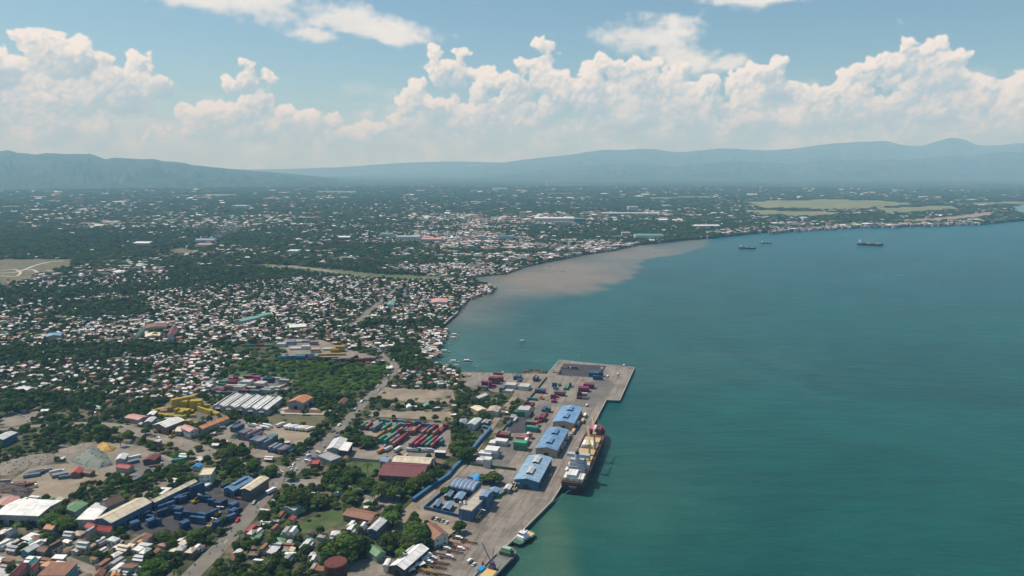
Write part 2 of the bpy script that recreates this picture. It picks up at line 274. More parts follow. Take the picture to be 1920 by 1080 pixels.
# ------------------------------------------------------------------ mesh helpers
class MB:
    def __init__(s): s.v = []; s.f = []; s.m = []
    def add(s, vs, fs, mi=0):
        o = len(s.v); s.v += [tuple(p) for p in vs]; s.f += [tuple(i + o for i in q) for q in fs]; s.m += [mi] * len(fs); return s
    def box(s, x0, x1, y0, y1, z0, z1, mi=0):
        return s.add([(x0, y0, z0), (x1, y0, z0), (x1, y1, z0), (x0, y1, z0), (x0, y0, z1), (x1, y0, z1), (x1, y1, z1), (x0, y1, z1)],
                     [(0, 3, 2, 1), (4, 5, 6, 7), (0, 1, 5, 4), (1, 2, 6, 5), (2, 3, 7, 6), (3, 0, 4, 7)], mi)
    def cbox(s, cx, cy, cz, dx, dy, dz, mi=0): return s.box(cx - dx / 2, cx + dx / 2, cy - dy / 2, cy + dy / 2, cz - dz / 2, cz + dz / 2, mi)
    def prism(s, poly, z0, z1, mi=0, scale_top=1.0):
        n = len(poly); cx = sum(p[0] for p in poly) / n; cy_ = sum(p[1] for p in poly) / n
        vs = [(x, y, z0) for x, y in poly] + [(cx + (x - cx) * scale_top, cy_ + (y - cy_) * scale_top, z1) for x, y in poly]
        return s.add(vs, [tuple(range(n))[::-1], tuple(range(n, 2 * n))] + [(i, (i + 1) % n, n + (i + 1) % n, n + i) for i in range(n)], mi)
    def profile(s, yz, x0, x1, mi=0):                              # y-z outline swept along x
        n = len(yz); vs = [(x0, y, z) for y, z in yz] + [(x1, y, z) for y, z in yz]
        return s.add(vs, [tuple(range(n)), tuple(range(n, 2 * n))[::-1]] + [(i, n + i, n + (i + 1) % n, (i + 1) % n) for i in range(n)], mi)
    def cyl(s, cx, cy, z0, z1, r, r2=None, n=12, mi=0):
        r2 = r if r2 is None else r2
        vs = [(cx + r * math.cos(2 * math.pi * i / n), cy + r * math.sin(2 * math.pi * i / n), z0) for i in range(n)] + [(cx + r2 * math.cos(2 * math.pi * i / n), cy + r2 * math.sin(2 * math.pi * i / n), z1) for i in range(n)]
        return s.add(vs, [tuple(range(n))[::-1], tuple(range(n, 2 * n))] + [(i, (i + 1) % n, n + (i + 1) % n, n + i) for i in range(n)], mi)
    def bar(s, p, q, w, mi=0, n=4, w2=None):
        p = Vector(p); q = Vector(q); d_ = (q - p).normalized(); u = d_.orthogonal().normalized(); v = d_.cross(u); w2 = w if w2 is None else w2
        vs = []
        for c, r in ((p, w / 2), (q, w2 / 2)):
            for i in range(n):
                a = 2 * math.pi * (i + 0.5) / n; vs.append(c + (u * math.cos(a) + v * math.sin(a)) * r * 1.3)
        return s.add(vs, [tuple(range(n))[::-1], tuple(range(n, 2 * n))] + [(i, (i + 1) % n, n + (i + 1) % n, n + i) for i in range(n)], mi)
    def wheel(s, cx, cy, cz, r, w, mi=0, n=10):
        vs = [(cx + r * math.cos(2 * math.pi * i / n), cy + d_ * w / 2, cz + r * math.sin(2 * math.pi * i / n)) for d_ in (-1, 1) for i in range(n)]
        return s.add(vs, [tuple(range(n)), tuple(range(n, 2 * n))[::-1]] + [(i, n + i, n + (i + 1) % n, (i + 1) % n) for i in range(n)], mi)
    def mesh(s, name, mats):
        me = bpy.data.meshes.new(name); me.from_pydata(s.v, [], s.f)
        for m in (mats if isinstance(mats, (list, tuple)) else [mats]): me.materials.append(m)
        me.polygons.foreach_set('material_index', s.m); me.update(); return me
    def build(s, name, mats, parent=None, loc=(0, 0, 0), rz=0.0, **kw): return obj(name, s.mesh(name, mats), parent, loc, rz, **kw)
def obj(name, me, parent=None, loc=(0, 0, 0), rz=0.0, label=None, cat=None, group=None, kind=None):
    o = bpy.data.objects.new(name, me); col.objects.link(o); o.location = loc if len(loc) == 3 else (*loc, 0); o.rotation_euler = (0, 0, rz)
    if parent is not None: o.parent = parent
    return tag(o, label, cat, group, kind)
def tag(o, label=None, cat=None, group=None, kind=None):
    for k, v in (('label', label), ('category', cat), ('group', group), ('kind', kind)):
        if v is not None: o[k] = v
    return o
def thing(name, label, cat, loc, rz=0.0, group=None): return obj(name, None, None, loc, rz, label, cat, group)
def setmat(o, m, i=0): o.material_slots[i].link = 'OBJECT'; o.material_slots[i].material = m

# ------------------------------------------------------------------ land, sea, hills
COAST = [(880, 1150), (905, 1075), (937, 1035), (960, 1015), (1035, 940), (1051, 915), (1115, 792), (1137, 750), (1162, 751), (1190, 689), (1049, 675), (1026, 701), (1012, 697), (1000, 695), (985, 698), (950, 699), (905, 698), (862, 696), (838, 692), (815, 687), (811, 676), (813, 664),
         (815, 652), (822, 640), (830, 626), (832, 610), (845, 597), (858, 585), (870, 570), (885, 556), (905, 549), (926, 544), (920, 537), (903, 530), (880, 524), (866, 521.5), (890, 518), (950, 512), (985, 500), (1020, 491), (1050, 486), (1100, 476), (1150, 469), (1200, 458), (1240, 455), (1280, 450),
         (1330, 446), (1380, 441), (1415, 437), (1450, 434), (1480, 433.5), (1520, 430), (1600, 426), (1700, 424), (1780, 422), (1841, 420), (1869, 418), (1892, 415), (1914, 413.5), (1960, 409), (2050, 404), (2300, 398)]
coast = [gp(x, y) for x, y in COAST]
SEA_Z = -2.6
land = [(-24000, -1200), (coast[0][0] - 60, -1200)] + coast + [(24000, 9500), (24000, 30000), (-24000, 30000)]
def fill_mesh(name, poly, z, mats, skirt=0.0):
    tris = geometry.tessellate_polygon([[Vector((x, y, 0)) for x, y in poly]])
    mb = MB(); vs = [(x, y, z) for x, y in poly]; fs = []
    for t_ in tris:
        a, b, c = (Vector((*poly[i], 0)) for i in t_)
        fs.append(tuple(t_) if (b - a).cross(c - a).z > 0 else tuple(t_)[::-1])
    mb.add(vs, fs)
    if skirt:
        n = len(poly); ar = sum(poly[i][0] * poly[(i + 1) % n][1] - poly[(i + 1) % n][0] * poly[i][1] for i in range(n))
        vs = [(x, y, z) for x, y in poly] + [(x, y, z - skirt) for x, y in poly]
        mb.add(vs, [(n + i, n + (i + 1) % n, (i + 1) % n, i) if ar > 0 else (i, (i + 1) % n, n + (i + 1) % n, n + i) for i in range(n)])
    return mb.mesh(name, mats)
# ground: scrub and soil near, a patchwork of groves and fields far off
gm = bpy.data.materials.new('ground_cover'); gm.use_nodes = True; t = gm.node_tree; b = t.nodes['Principled BSDF']; b.inputs['Roughness'].default_value = 0.95; b.inputs['Specular IOR Level'].default_value = 0.1
tc_ = N(t, 'ShaderNodeTexCoord'); v = tc_.outputs['Object']
na = N(t, 'ShaderNodeTexNoise', i_Scale=0.045, i_Detail=8.0, i_Roughness=0.65); nb = N(t, 'ShaderNodeTexNoise', i_Scale=0.0028, i_Detail=6.0, i_Roughness=0.6); nc = N(t, 'ShaderNodeTexVoronoi', i_Scale=0.0031)
for n_ in (na, nb, nc): t.links.new(v, n_.inputs['Vector'])
near = ramp(t, na.outputs['Fac'], [(0.36, (0.030, 0.048, 0.020)), (0.50, (0.062, 0.070, 0.034)), (0.60, (0.165, 0.135, 0.092)), (0.72, (0.255, 0.210, 0.155))])
cell = N(t, 'ShaderNodeSeparateColor'); t.links.new(nc.outputs['Color'], cell.inputs[0])
fld = ramp(t, cell.outputs[0], [(0.0, (0.022, 0.050, 0.022)), (0.50, (0.026, 0.056, 0.024)), (0.60, (0.050, 0.085, 0.034)), (0.80, (0.075, 0.115, 0.042)), (0.92, (0.16, 0.15, 0.085))], 'CONSTANT')
far = mix(t, smooth(t, nb.outputs['Fac'], 0.44, 0.54), (0.020, 0.046, 0.021), fld)
na2 = N(t, 'ShaderNodeTexNoise', i_Scale=0.02, i_Detail=6.0, i_Roughness=0.7); t.links.new(v, na2.inputs['Vector'])
far = mix(t, 1.0, far, ramp(t, na2.outputs['Fac'], [(0.3, (0.65, 0.65, 0.65)), (0.7, (1.3, 1.3, 1.3))]), 'MULTIPLY')
sx = N(t, 'ShaderNodeSeparateXYZ'); t.links.new(v, sx.inputs[0])
t.links.new(mix(t, smooth(t, sx.outputs[1], 1500.0, 3600.0), near, far), b.inputs['Base Color'])
SOIL = surf('beaten_soil', (0.270, 0.222, 0.165), 0.95, 0.3, 0.05, dirt=(0.17, 0.14, 0.105), dirt_amt=0.35, dirt_scale=0.03, spec=0.1, bump=0.2)
obj('ground', fill_mesh('ground', land, 0.0, [gm], 7.0), kind='structure')

# sea sheet: a fine grid where the river's silt spreads; the silt is in the water, stored per vertex
def inside(poly, x, y):
    x = np.asarray(x, float); y = np.asarray(y, float); r = np.zeros(x.shape, bool); n = len(poly)
    for i in range(n):
        x1, y1 = poly[i]; x2, y2 = poly[(i + 1) % n]
        c = ((y1 > y) != (y2 > y)) & (x < (x2 - x1) * (y - y1) / ((y2 - y1) if y2 != y1 else 1e-9) + x1); r ^= c
    return r
def dist_poly(poly, x, y):
    d_ = np.full(x.shape, 1e9)
    for i in range(len(poly)):
        x1, y1 = poly[i]; x2, y2 = poly[(i + 1) % len(poly)]; ex, ey = x2 - x1, y2 - y1
        q = np.clip(((x - x1) * ex + (y - y1) * ey) / (ex * ex + ey * ey + 1e-9), 0, 1); d_ = np.minimum(d_, np.hypot(x - x1 - q * ex, y - y1 - q * ey))
    return np.where(inside(poly, x, y), d_, -d_)
xs = np.concatenate([[-24500, -6000, -2000, -700], np.arange(-300, -60, 11.0), np.arange(-60, 200, 5.0), np.arange(200, 1500, 11.0), np.arange(1500, 3200, 60.0), [4000, 7000, 24500]])
ys = np.concatenate([[-1400, -300, 200], np.arange(380, 640, 6.0), np.arange(640, 1300, 14.0), np.arange(1300, 3200, 12.0), np.arange(3200, 5000, 80.0), [7000, 30400]])
gx, gy = np.meshgrid(xs, ys); gx = gx.ravel(); gy = gy.ravel()
PLUME = [gp(*p) for p in [(860, 520), (950, 505), (1000, 492), (1100, 470), (1200, 452), (1335, 440), (1318, 462), (1285, 473), (1250, 477), (1215, 484), (1192, 492), (1208, 502), (1200, 511), (1170, 523), (1132, 534), (1128, 540), (1080, 547), (1010, 552), (955, 560), (915, 570), (885, 580), (850, 600), (870, 560), (920, 540), (890, 525)]]
sp1 = np.sin(gx * 0.021 + 1.3) * np.sin(gy * 0.016) * 14 + np.sin(gx * 0.06 + gy * 0.045) * 8
dp = dist_poly(PLUME, gx, gy) + sp1
ppx, ppy = proj(gx, gy, SEA_Z)
softw = np.interp(ppx, [850, 1000, 1100, 1180, 1300], [190, 150, 60, 10, 16])
silt = np.clip(dp / (softw * 1.6) + 0.5, 0, 1); silt = silt * silt * (3 - 2 * silt)
inner = np.clip(np.interp(ppx, [870, 1000, 1150, 1320], [1.0, 1.0, 0.8, 0.5]) + 0.1 * np.sin(gx * 0.011 + gy * 0.007), 0, 1)
silt = silt * inner
# drifting greenish murk: inshore along the bay and off the lower end of the quay
def blob(px, py, rx, ry, p=1.0):
    return np.exp(-(((ppx - px) / rx) ** 2 + ((ppy - py) / ry) ** 2) ** p)
def streak(pts, w):
    d_ = np.full(ppx.shape, 1e9)
    for (x1, y1), (x2, y2) in zip(pts[:-1], pts[1:]):
        ex, ey = x2 - x1, y2 - y1; q = np.clip(((ppx - x1) * ex + (ppy - y1) * ey) / (ex * ex + ey * ey), 0, 1); d_ = np.minimum(d_, np.hypot(ppx - x1 - q * ex, (ppy - y1 - q * ey) * 1.6))
    return np.exp(-(d_ / w) ** 2)
murk = 0.85 * blob(905, 585, 95, 30) + 0.9 * blob(850, 660, 75, 70) + 0.6 * blob(940, 640, 140, 50) + 0.22 * blob(1230, 690, 240, 60)
murk = np.clip(murk + .30 * streak([(1195, 690), (1320, 664), (1440, 672), (1530, 694), (1600, 735)], 15) + .22 * streak([(1250, 720), (1400, 700), (1500, 722), (1560, 760)], 13) + .2 * streak([(1150, 560), (1300, 585), (1420, 600)], 14), 0, 1)
OLP = [gp(*p) for p in [(900, 1120), (950, 1050), (1005, 985), (1032, 950), (1046, 962), (1054, 990), (1072, 1030), (1086, 1060), (1100, 1120)]]
od = dist_poly(OLP, gx, gy) + 3 * np.sin(gx * .11 + gy * .07); ol = np.clip(od / 16 + .5, 0, 1)
greenm = np.clip(0.75 * ol * ol * (3 - 2 * ol) * (.75 + .25 * np.sin(gx * .05 - gy * .03)) + 0.25 * blob(1040, 975, 50, 55) + 0.22 * blob(1160, 920, 190, 120), 0, 1)
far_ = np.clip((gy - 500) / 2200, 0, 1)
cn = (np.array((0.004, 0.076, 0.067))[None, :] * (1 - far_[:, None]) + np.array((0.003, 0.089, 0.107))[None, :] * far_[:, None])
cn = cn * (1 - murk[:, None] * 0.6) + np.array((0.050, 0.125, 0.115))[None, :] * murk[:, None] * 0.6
cn = cn * (1 - greenm[:, None] * 0.7) + np.array((0.085, 0.150, 0.085))[None, :] * greenm[:, None] * 0.7
cn = cn * (1 - silt[:, None]) + np.array((0.188, 0.158, 0.120))[None, :] * silt[:, None]
nx_, ny_ = len(xs), len(ys); ii = np.arange(ny_ - 1)[:, None] * nx_ + np.arange(nx_ - 1)[None, :]
fq = np.stack([ii, ii + 1, ii + nx_ + 1, ii + nx_], -1).reshape(-1, 4)
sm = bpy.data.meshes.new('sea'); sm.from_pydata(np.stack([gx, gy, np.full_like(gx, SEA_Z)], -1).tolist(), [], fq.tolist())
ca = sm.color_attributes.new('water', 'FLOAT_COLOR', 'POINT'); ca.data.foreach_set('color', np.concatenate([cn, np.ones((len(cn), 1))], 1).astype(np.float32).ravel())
wm = bpy.data.materials.new('sea_water'); wm.use_nodes = True; t = wm.node_tree; b = t.nodes['Principled BSDF']
b.inputs['Roughness'].default_value = 0.30; b.inputs['Specular IOR Level'].default_value = 0.20; b.inputs['IOR'].default_value = 1.33
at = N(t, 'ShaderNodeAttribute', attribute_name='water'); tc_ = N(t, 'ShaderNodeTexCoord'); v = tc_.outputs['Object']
n1 = N(t, 'ShaderNodeTexNoise', i_Scale=0.0042, i_Detail=8.0, i_Roughness=0.64, i_Distortion=1.6); t.links.new(v, n1.inputs['Vector'])
mpn = N(t, 'ShaderNodeMapping'); mpn.inputs['Rotation'].default_value = (0, 0, R(28)); mpn.inputs['Scale'].default_value = (0.5, 1.7, 1); t.links.new(v, mpn.inputs[0])
n2 = N(t, 'ShaderNodeTexNoise', i_Scale=0.035, i_Detail=8.0, i_Roughness=0.68); t.links.new(mpn.outputs[0], n2.inputs['Vector'])
n3 = N(t, 'ShaderNodeTexNoise', i_Scale=0.16, i_Detail=6.0, i_Roughness=0.7); t.links.new(mpn.outputs[0], n3.inputs['Vector'])
cc_ = mix(t, 1.0, at.outputs['Color'], ramp(t, n1.outputs['Fac'], [(0.3, (0.66, 0.76, 0.80)), (0.7, (1.40, 1.24, 1.18))]), 'MULTIPLY')
cc_ = mix(t, 1.0, cc_, ramp(t, n2.outputs['Fac'], [(0.3, (0.82, 0.83, 0.84)), (0.7, (1.17, 1.16, 1.15))]), 'MULTIPLY')
# a few whitecaps, only on the crests of the finest chop
n4 = N(t, 'ShaderNodeTexNoise', i_Scale=0.30, i_Detail=3.0, i_Roughness=0.5); t.links.new(mpn.outputs[0], n4.inputs['Vector'])
cap = math_(t, 'MULTIPLY', smooth(t, n4.outputs['Fac'], 0.735, 0.80), 0.35)
cc_ = mix(t, cap, cc_, (0.45, 0.52, 0.52))
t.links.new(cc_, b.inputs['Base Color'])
hsum = math_(t, 'ADD', math_(t, 'MULTIPLY', n3.outputs['Fac'], 0.6), math_(t, 'MULTIPLY', n2.outputs['Fac'], 1.0))
bp = N(t, 'ShaderNodeBump', i_Strength=0.8, i_Distance=2.6); t.links.new(hsum, bp.inputs['Height']); t.links.new(bp.outputs[0], b.inputs['Normal'])
sm.materials.append(wm); sm.update(); obj('sea', sm, kind='structure')

# hills: ridges with spurs running down to the plain
hm = bpy.data.materials.new('hill_cover'); hm.use_nodes = True; t = hm.node_tree; b = t.nodes['Principled BSDF']; b.inputs['Roughness'].default_value = 0.95; b.inputs['Specular IOR Level'].default_value = 0.05
tc_ = N(t, 'ShaderNodeTexCoord'); n1 = N(t, 'ShaderNodeTexNoise', i_Scale=0.002, i_Detail=8.0, i_Roughness=0.65); t.links.new(tc_.outputs['Object'], n1.inputs['Vector'])
t.links.new(ramp(t, n1.outputs['Fac'], [(0.35, (0.018, 0.040, 0.020)), (0.55, (0.040, 0.068, 0.030)), (0.72, (0.085, 0.105, 0.050))]), b.inputs['Base Color'])
def hill(px_profile, dist, depth, seed, rough=0.16, n=240, rows=26):
    """skyline given at photo columns; built as a real ridge of that height at its distance"""
    r_ = np.random.default_rng(seed); ks = np.array([p[0] for p in px_profile], float); hs = np.array([p[1] for p in px_profile], float)
    px = np.linspace(ks[0], ks[-1], n); X_ = (px - 960) / FPX * dist / math.cos(PITCH)
    Hh = np.maximum(4, CAM_H + (315 - np.interp(px, ks, hs)) / FPX * dist)
    jag = sum(np.interp(np.arange(n), np.arange(0, n + m_, m_), r_.normal(0, 1, len(np.arange(0, n + m_, m_)))) * a_ for m_, a_ in ((22, 0.5), (9, 0.3), (4, 0.2)))
    Hh = Hh + (Hh - CAM_H * .6).clip(20) * 0.17 * jag; Hh = np.minimum(Hh, 1660)
    spur = spectral((64, 512), 1.5, seed, 1.0, 3.0)
    vs = []
    for j in range(rows):
        q = j / (rows - 1) * 1.5                                   # 0 foot, 1 crest, 1.5 behind
        prof = q ** 1.35 if q <= 1 else 1 - (q - 1) * 1.2
        sl_ = (np.arange(n) * 512 / n + 60 * q * np.sin(np.arange(n) * .13)).astype(int) % 512; sp_ = spur[int(q * 42) % 64, sl_] * .8 + np.roll(jag, int(14 * q)) * .4
        zz = Hh * np.clip(prof + sp_ * rough * 2.4 * max(0.0, q * (1 - q)) * 4 * 0.35, 0, 1.0) - (3 if j == 0 else 0)
        yy_ = dist - depth * (1 - q)
        vs += [(X_[i] * yy_ / dist, yy_, zz[i]) for i in range(n)]
    fs = [(j * n + i, j * n + i + 1, (j + 1) * n + i + 1, (j + 1) * n + i) for j in range(rows - 1) for i in range(n - 1)]
    me = bpy.data.meshes.new('hills'); me.from_pydata(vs, [], fs); me.materials.append(hm); me.update()
    for p in me.polygons: p.use_smooth = True
    return obj('hills', me, kind='structure')
hill([(-420, 300), (-250, 285), (-120, 290), (0, 284), (45, 276), (85, 285), (140, 288), (190, 289), (215, 294), (300, 299), (370, 307), (450, 316), (560, 326), (640, 334)], 15500, 5200, 11)
hill([(560, 334), (700, 326), (840, 318), (900, 312), (960, 303), (1060, 294), (1120, 287), (1190, 283), (1260, 286), (1340, 276), (1400, 272), (1470, 274), (1530, 266), (1600, 262), (1680, 263), (1755, 254), (1785, 262), (1805, 271), (1850, 270), (1900, 266), (1990, 262), (2150, 280), (2350, 300)], 27500, 6500, 12)
hill([(880, 332), (1000, 318), (1100, 310), (1160, 307), (1260, 312), (1350, 304), (1450, 308), (1540, 300), (1620, 303), (1720, 296), (1800, 290), (1850, 284), (1900, 282), (2000, 290), (2200, 310)], 21500, 5200, 13)
hill([(-500, 310), (300, 312), (420, 318), (560, 316), (650, 313), (760, 306), (850, 304), (950, 306), (1100, 304), (2400, 306)], 29300, 1400, 14)

# ------------------------------------------------------------------ yards, roads, quay
ASPHALT = surf('asphalt', (0.060, 0.058, 0.058), 0.9, 0.25, 0.08, dirt=(0.11, 0.10, 0.09), dirt_amt=0.35, dirt_scale=0.05)
YARD_DARK = surf('dark_yard_paving', (0.052, 0.050, 0.052), 0.9, 0.3, 0.06, dirt=(0.10, 0.092, 0.085), dirt_amt=0.3, dirt_scale=0.05)
YARD = surf('grey_yard_paving', (0.150, 0.138, 0.125), 0.9, 0.25, 0.05, dirt=(0.10, 0.09, 0.08), dirt_amt=0.4, dirt_scale=0.04)
ROADM = surf('worn_road', (0.175, 0.155, 0.130), 0.9, 0.22, 0.06, dirt=(0.24, 0.205, 0.16), dirt_amt=0.4, dirt_scale=0.05)
DIRT = SOIL
DIRT_GREY = surf('grey_dirt', (0.235, 0.202, 0.162), 0.95, 0.28, 0.06, dirt=(0.13, 0.115, 0.095), dirt_amt=0.4, dirt_scale=0.04, bump=0.2)
GRASS = surf('mown_grass', (0.062, 0.098, 0.030), 0.95, 0.35, 0.06, dirt=(0.14, 0.125, 0.07), dirt_amt=0.35, dirt_scale=0.05)
DRYGRASS = surf('dry_grass', (0.125, 0.115, 0.062), 0.95, 0.3, 0.03, dirt=(0.10, 0.115, 0.05), dirt_amt=0.4, dirt_scale=0.02)
FIELD = surf('crop_field', (0.095, 0.120, 0.048), 0.95, 0.3, 0.008, dirt=(0.20, 0.175, 0.10), dirt_amt=0.4, dirt_scale=0.005)
FIELD_FAR = surf('far_field', (0.150, 0.170, 0.070), 0.95, 0.3, 0.006, dirt=(0.24, 0.20, 0.12), dirt_amt=0.45, dirt_scale=0.004)
BROWN = surf('drying_copra', (0.13, 0.065, 0.04), 0.95, 0.25, 0.1)
PALE = surf('bleached_slab', (0.40, 0.37, 0.33), 0.9, 0.2, 0.1, dirt=(0.22, 0.2, 0.17), dirt_amt=0.3)
# quay concrete: poured bays, tyre dust, damp stains
qm = bpy.data.materials.new('quay_concrete'); qm.use_nodes = True; t = qm.node_tree; b = t.nodes['Principled BSDF']; b.inputs['Roughness'].default_value = 0.9; b.inputs['Specular IOR Level'].default_value = 0.2
tc_ = N(t, 'ShaderNodeTexCoord'); mpn = N(t, 'ShaderNodeMapping'); mpn.inputs['Rotation'].default_value = (0, 0, R(15)); t.links.new(tc_.outputs['Object'], mpn.inputs[0])
bk = N(t, 'ShaderNodeTexBrick', offset=0.0, i_Scale=1.0); bk.inputs['Mortar Size'].default_value = 0.10; bk.inputs['Brick Width'].default_value = 6.0; bk.inputs['Row Height'].default_value = 6.0
bk.inputs['Color1'].default_value = (0.275, 0.243, 0.206, 1); bk.inputs['Color2'].default_value = (0.250, 0.221, 0.189, 1); bk.inputs['Mortar'].default_value = (0.165, 0.145, 0.122, 1); t.links.new(mpn.outputs[0], bk.inputs['Vector'])
n1 = N(t, 'ShaderNodeTexNoise', i_Scale=0.03, i_Detail=8.0, i_Roughness=0.7); t.links.new(mpn.outputs[0], n1.inputs['Vector'])
ms = N(t, 'ShaderNodeMapping'); ms.inputs['Scale'].default_value = (0.5, 0.035, 1); t.links.new(mpn.outputs[0], ms.inputs[0]); n2 = N(t, 'ShaderNodeTexNoise', i_Scale=0.5, i_Detail=5.0, i_Roughness=0.7); t.links.new(ms.outputs[0], n2.inputs['Vector'])
cc_ = mix(t, 1.0, bk.outputs['Color'], ramp(t, n1.outputs['Fac'], [(0.32, (0.60, 0.58, 0.56)), (0.5, (0.95, 0.94, 0.93)), (0.7, (1.16, 1.15, 1.14))]), 'MULTIPLY')
cc_ = mix(t, 1.0, cc_, ramp(t, n2.outputs['Fac'], [(0.35, (0.66, 0.65, 0.64)), (0.55, (1.0, 1.0, 1.0))]), 'MULTIPLY')
t.links.new(cc_, b.inputs['Base Color'])

EXCL = []          # ground polygons nothing grows or is built on
def patch(name, pts, m, layer, Zf=Z0, excl=True, ground=None):
    poly = ground or [Zf(x, y) for x, y in pts]
    if excl: EXCL.append(poly)
    return obj(name, fill_mesh(name, poly, 0.05 * layer, [m], 0.05 * layer + 0.02), kind='structure')
def ribbon(poly, widths):
    pts = [Vector(p) for p in poly]; L_, R_ = [], []
    # round the corners with a Catmull-Rom pass
    fine = []; wf = []
    for i in range(len(pts) - 1):
        p0, p1, p2, p3 = pts[max(i - 1, 0)], pts[i], pts[i + 1], pts[min(i + 2, len(pts) - 1)]
        for k in range(6):
            s_ = k / 6; fine.append(0.5 * ((2 * p1) + (p2 - p0) * s_ + (2 * p0 - 5 * p1 + 4 * p2 - p3) * s_ * s_ + (3 * p1 - p0 - 3 * p2 + p3) * s_ ** 3)); wf.append(widths[i] * (1 - s_) + widths[i + 1] * s_)
    fine.append(pts[-1]); wf.append(widths[-1])
    for i, p in enumerate(fine):
        d_ = (fine[min(i + 1, len(fine) - 1)] - fine[max(i - 1, 0)]).normalized(); n_ = Vector((-d_.y, d_.x)) * wf[i] / 2
        L_.append(p + n_); R_.append(p - n_)
    return fine, L_, R_
def road(name, pts, widths, m, layer, Zf=Z0, marks=False):
    bf = 2.0 if 'highway' in name or name in ('side_road', 'port_road') else 1.0
    if not isinstance(widths, (list, tuple)): widths = [widths] * len(pts)
    g = [Zf(*p) for p in pts]; fine, L_, R_ = ribbon(g, widths); z = 0.05 * layer; n = len(fine)
    mb = MB(); mb.add([(p.x, p.y, z) for p in L_] + [(p.x, p.y, z) for p in R_], [(n + i, n + i + 1, i + 1, i) for i in range(n - 1)])
    o = mb.build(name, m, kind='structure')
    for i in range(n - 1): EXCL.append([tuple(p_ + (p_ - q_).normalized() * bf) for p_, q_ in ((L_[i], fine[i]), (R_[i], fine[i]), (R_[i + 1], fine[i + 1]), (L_[i + 1], fine[i + 1]))])
    if marks:
        mk = MB(); q = 0
        for i in range(n - 1):
            a, c = fine[i], fine[i + 1]; d_ = (c - a); ln = d_.length; d_.normalize(); nn = Vector((-d_.y, d_.x)); s_ = (-q) % 12
            while s_ + 5 < ln:
                p, e = a + d_ * s_, a + d_ * (s_ + 5); mk.add([(*(p - nn * .13), z + .03), (*(e - nn * .13), z + .03), (*(e + nn * .13), z + .03), (*(p + nn * .13), z + .03)], [(0, 1, 2, 3)]); s_ += 12
            q += ln
        mk.build('road_marking', PAINT['white'], o)
    return fine
QUAY = [(860, 1150), (905, 1075), (937, 1035), (960, 1015), (1035, 940), (1051, 915), (1115, 792), (1137, 750), (1162, 751), (1190, 689), (1049, 675), (1026, 701), (950, 699.8), (862, 697), (866, 722), (905, 732), (958, 738), (985, 752), (945, 800), (915, 835), (887, 868), (845, 896), (778, 944), (795, 960), (876, 985), (842, 1010), (800, 1050), (760, 1090), (740, 1150)]
patch('wharf', QUAY, qm, 2)
# the quay's capping beam: a pale raised kerb along the water
qe = [gp(*p) for p in COAST[:12]]
mbk = MB()
for i in range(len(qe) - 1):
    a, c = Vector((*qe[i], 0)), Vector((*qe[i + 1], 0)); d_ = (c - a).normalized(); nn = Vector((-d_.y, d_.x, 0)) * (0.55)
    up = Vector((0, 0, 0.42)); dn = Vector((0, 0, -0.9))
    mbk.add([a - nn * .4 + dn, c - nn * .4 + dn, c + nn + dn, a + nn + dn, a - nn * .4 + up, c - nn * .4 + up, c + nn + up, a + nn + up], [(0, 3, 2, 1), (4, 5, 6, 7), (0, 1, 5, 4), (1, 2, 6, 5), (2, 3, 7, 6), (3, 0, 4, 7)])
mbk.build('quay_kerb', PALE, kind='structure')
for off_ in (9.0, 24.0):
    q0, q1 = Vector(gp(962, 1013)), Vector(gp(1036, 939)); q2, q3 = Vector(gp(1052, 914)), Vector(gp(1136, 751)); dl = MB()
    for a_, c_2 in ((q0, q1), (q2, q3)):
        e_ = (c_2 - a_).normalized(); nn = Vector((-e_.y, e_.x)); p0, p1 = a_ + nn * off_, c_2 + nn * off_; dl.add([(*(p0 - nn * .25), .13), (*(p1 - nn * .25), .13), (*(p1 + nn * .25), .13), (*(p0 + nn * .25), .13)], [(0, 1, 2, 3)])
    dl.build('drain_channel', surf('drain_steel', (0.10, 0.09, 0.08), .9, .3, .5), kind='structure')
patch('asphalt_yard', [(335, 195), (1060, 235), (930, 440), (215, 390)], YARD_DARK, 3, ZP)
patch('asphalt_yard', [(760, 480), (900, 495), (830, 690), (670, 690)], YARD_DARK, 3, Z1)
patch('asphalt_yard', [(905, 480), (1020, 460), (1060, 380), (990, 520), (900, 690), (840, 690), (870, 640)], YARD, 3, Z1)
patch('grey_yard', [(1240, 330), (1420, 260), (1500, 330), (1400, 440), (1300, 500), (1180, 470)], YARD, 3, Z1)
patch('grey_yard', [(600, 720), (830, 740), (680, 940), (430, 905)], YARD, 3, Z1)
# inland yards and bare lots
patch('blue_yard_paving', [(235, 986), (372, 903), (405, 905), (420, 925), (452, 930), (470, 950), (395, 985), (380, 1000), (300, 1005), (245, 1000)], YARD_DARK, 2)
patch('yellow_yard_paving', [(292, 770), (330, 742), (372, 745), (415, 775), (425, 782), (365, 800), (345, 785)], YARD, 2)
patch('dirt_yard', [(392, 826), (440, 790), (452, 785), (475, 800), (545, 850), (520, 858), (480, 858), (440, 835), (420, 830)], DIRT_GREY, 2)
patch('dirt_yard', [(470, 795), (505, 795), (592, 808), (570, 838), (535, 832), (500, 815)], DIRT, 2)
patch('drying_floor', [(520, 768), (548, 761), (632, 770), (620, 778), (528, 776)], PALE, 2)
patch('drying_copra', [(530, 769), (548, 765), (608, 770), (604, 775), (535, 774)], BROWN, 3)
patch('scrub_ground', [(420, 690), (480, 680), (560, 674), (722, 688), (712, 716), (640, 752), (565, 728), (540, 716), (470, 706), (430, 706)], surf('scrub_green', (0.055, 0.092, 0.024), .95, .35, .08), 1, excl=False)
patch('grass_lot', [(490, 785), (520, 778), (610, 780), (600, 800), (520, 795)], DRYGRASS, 2)
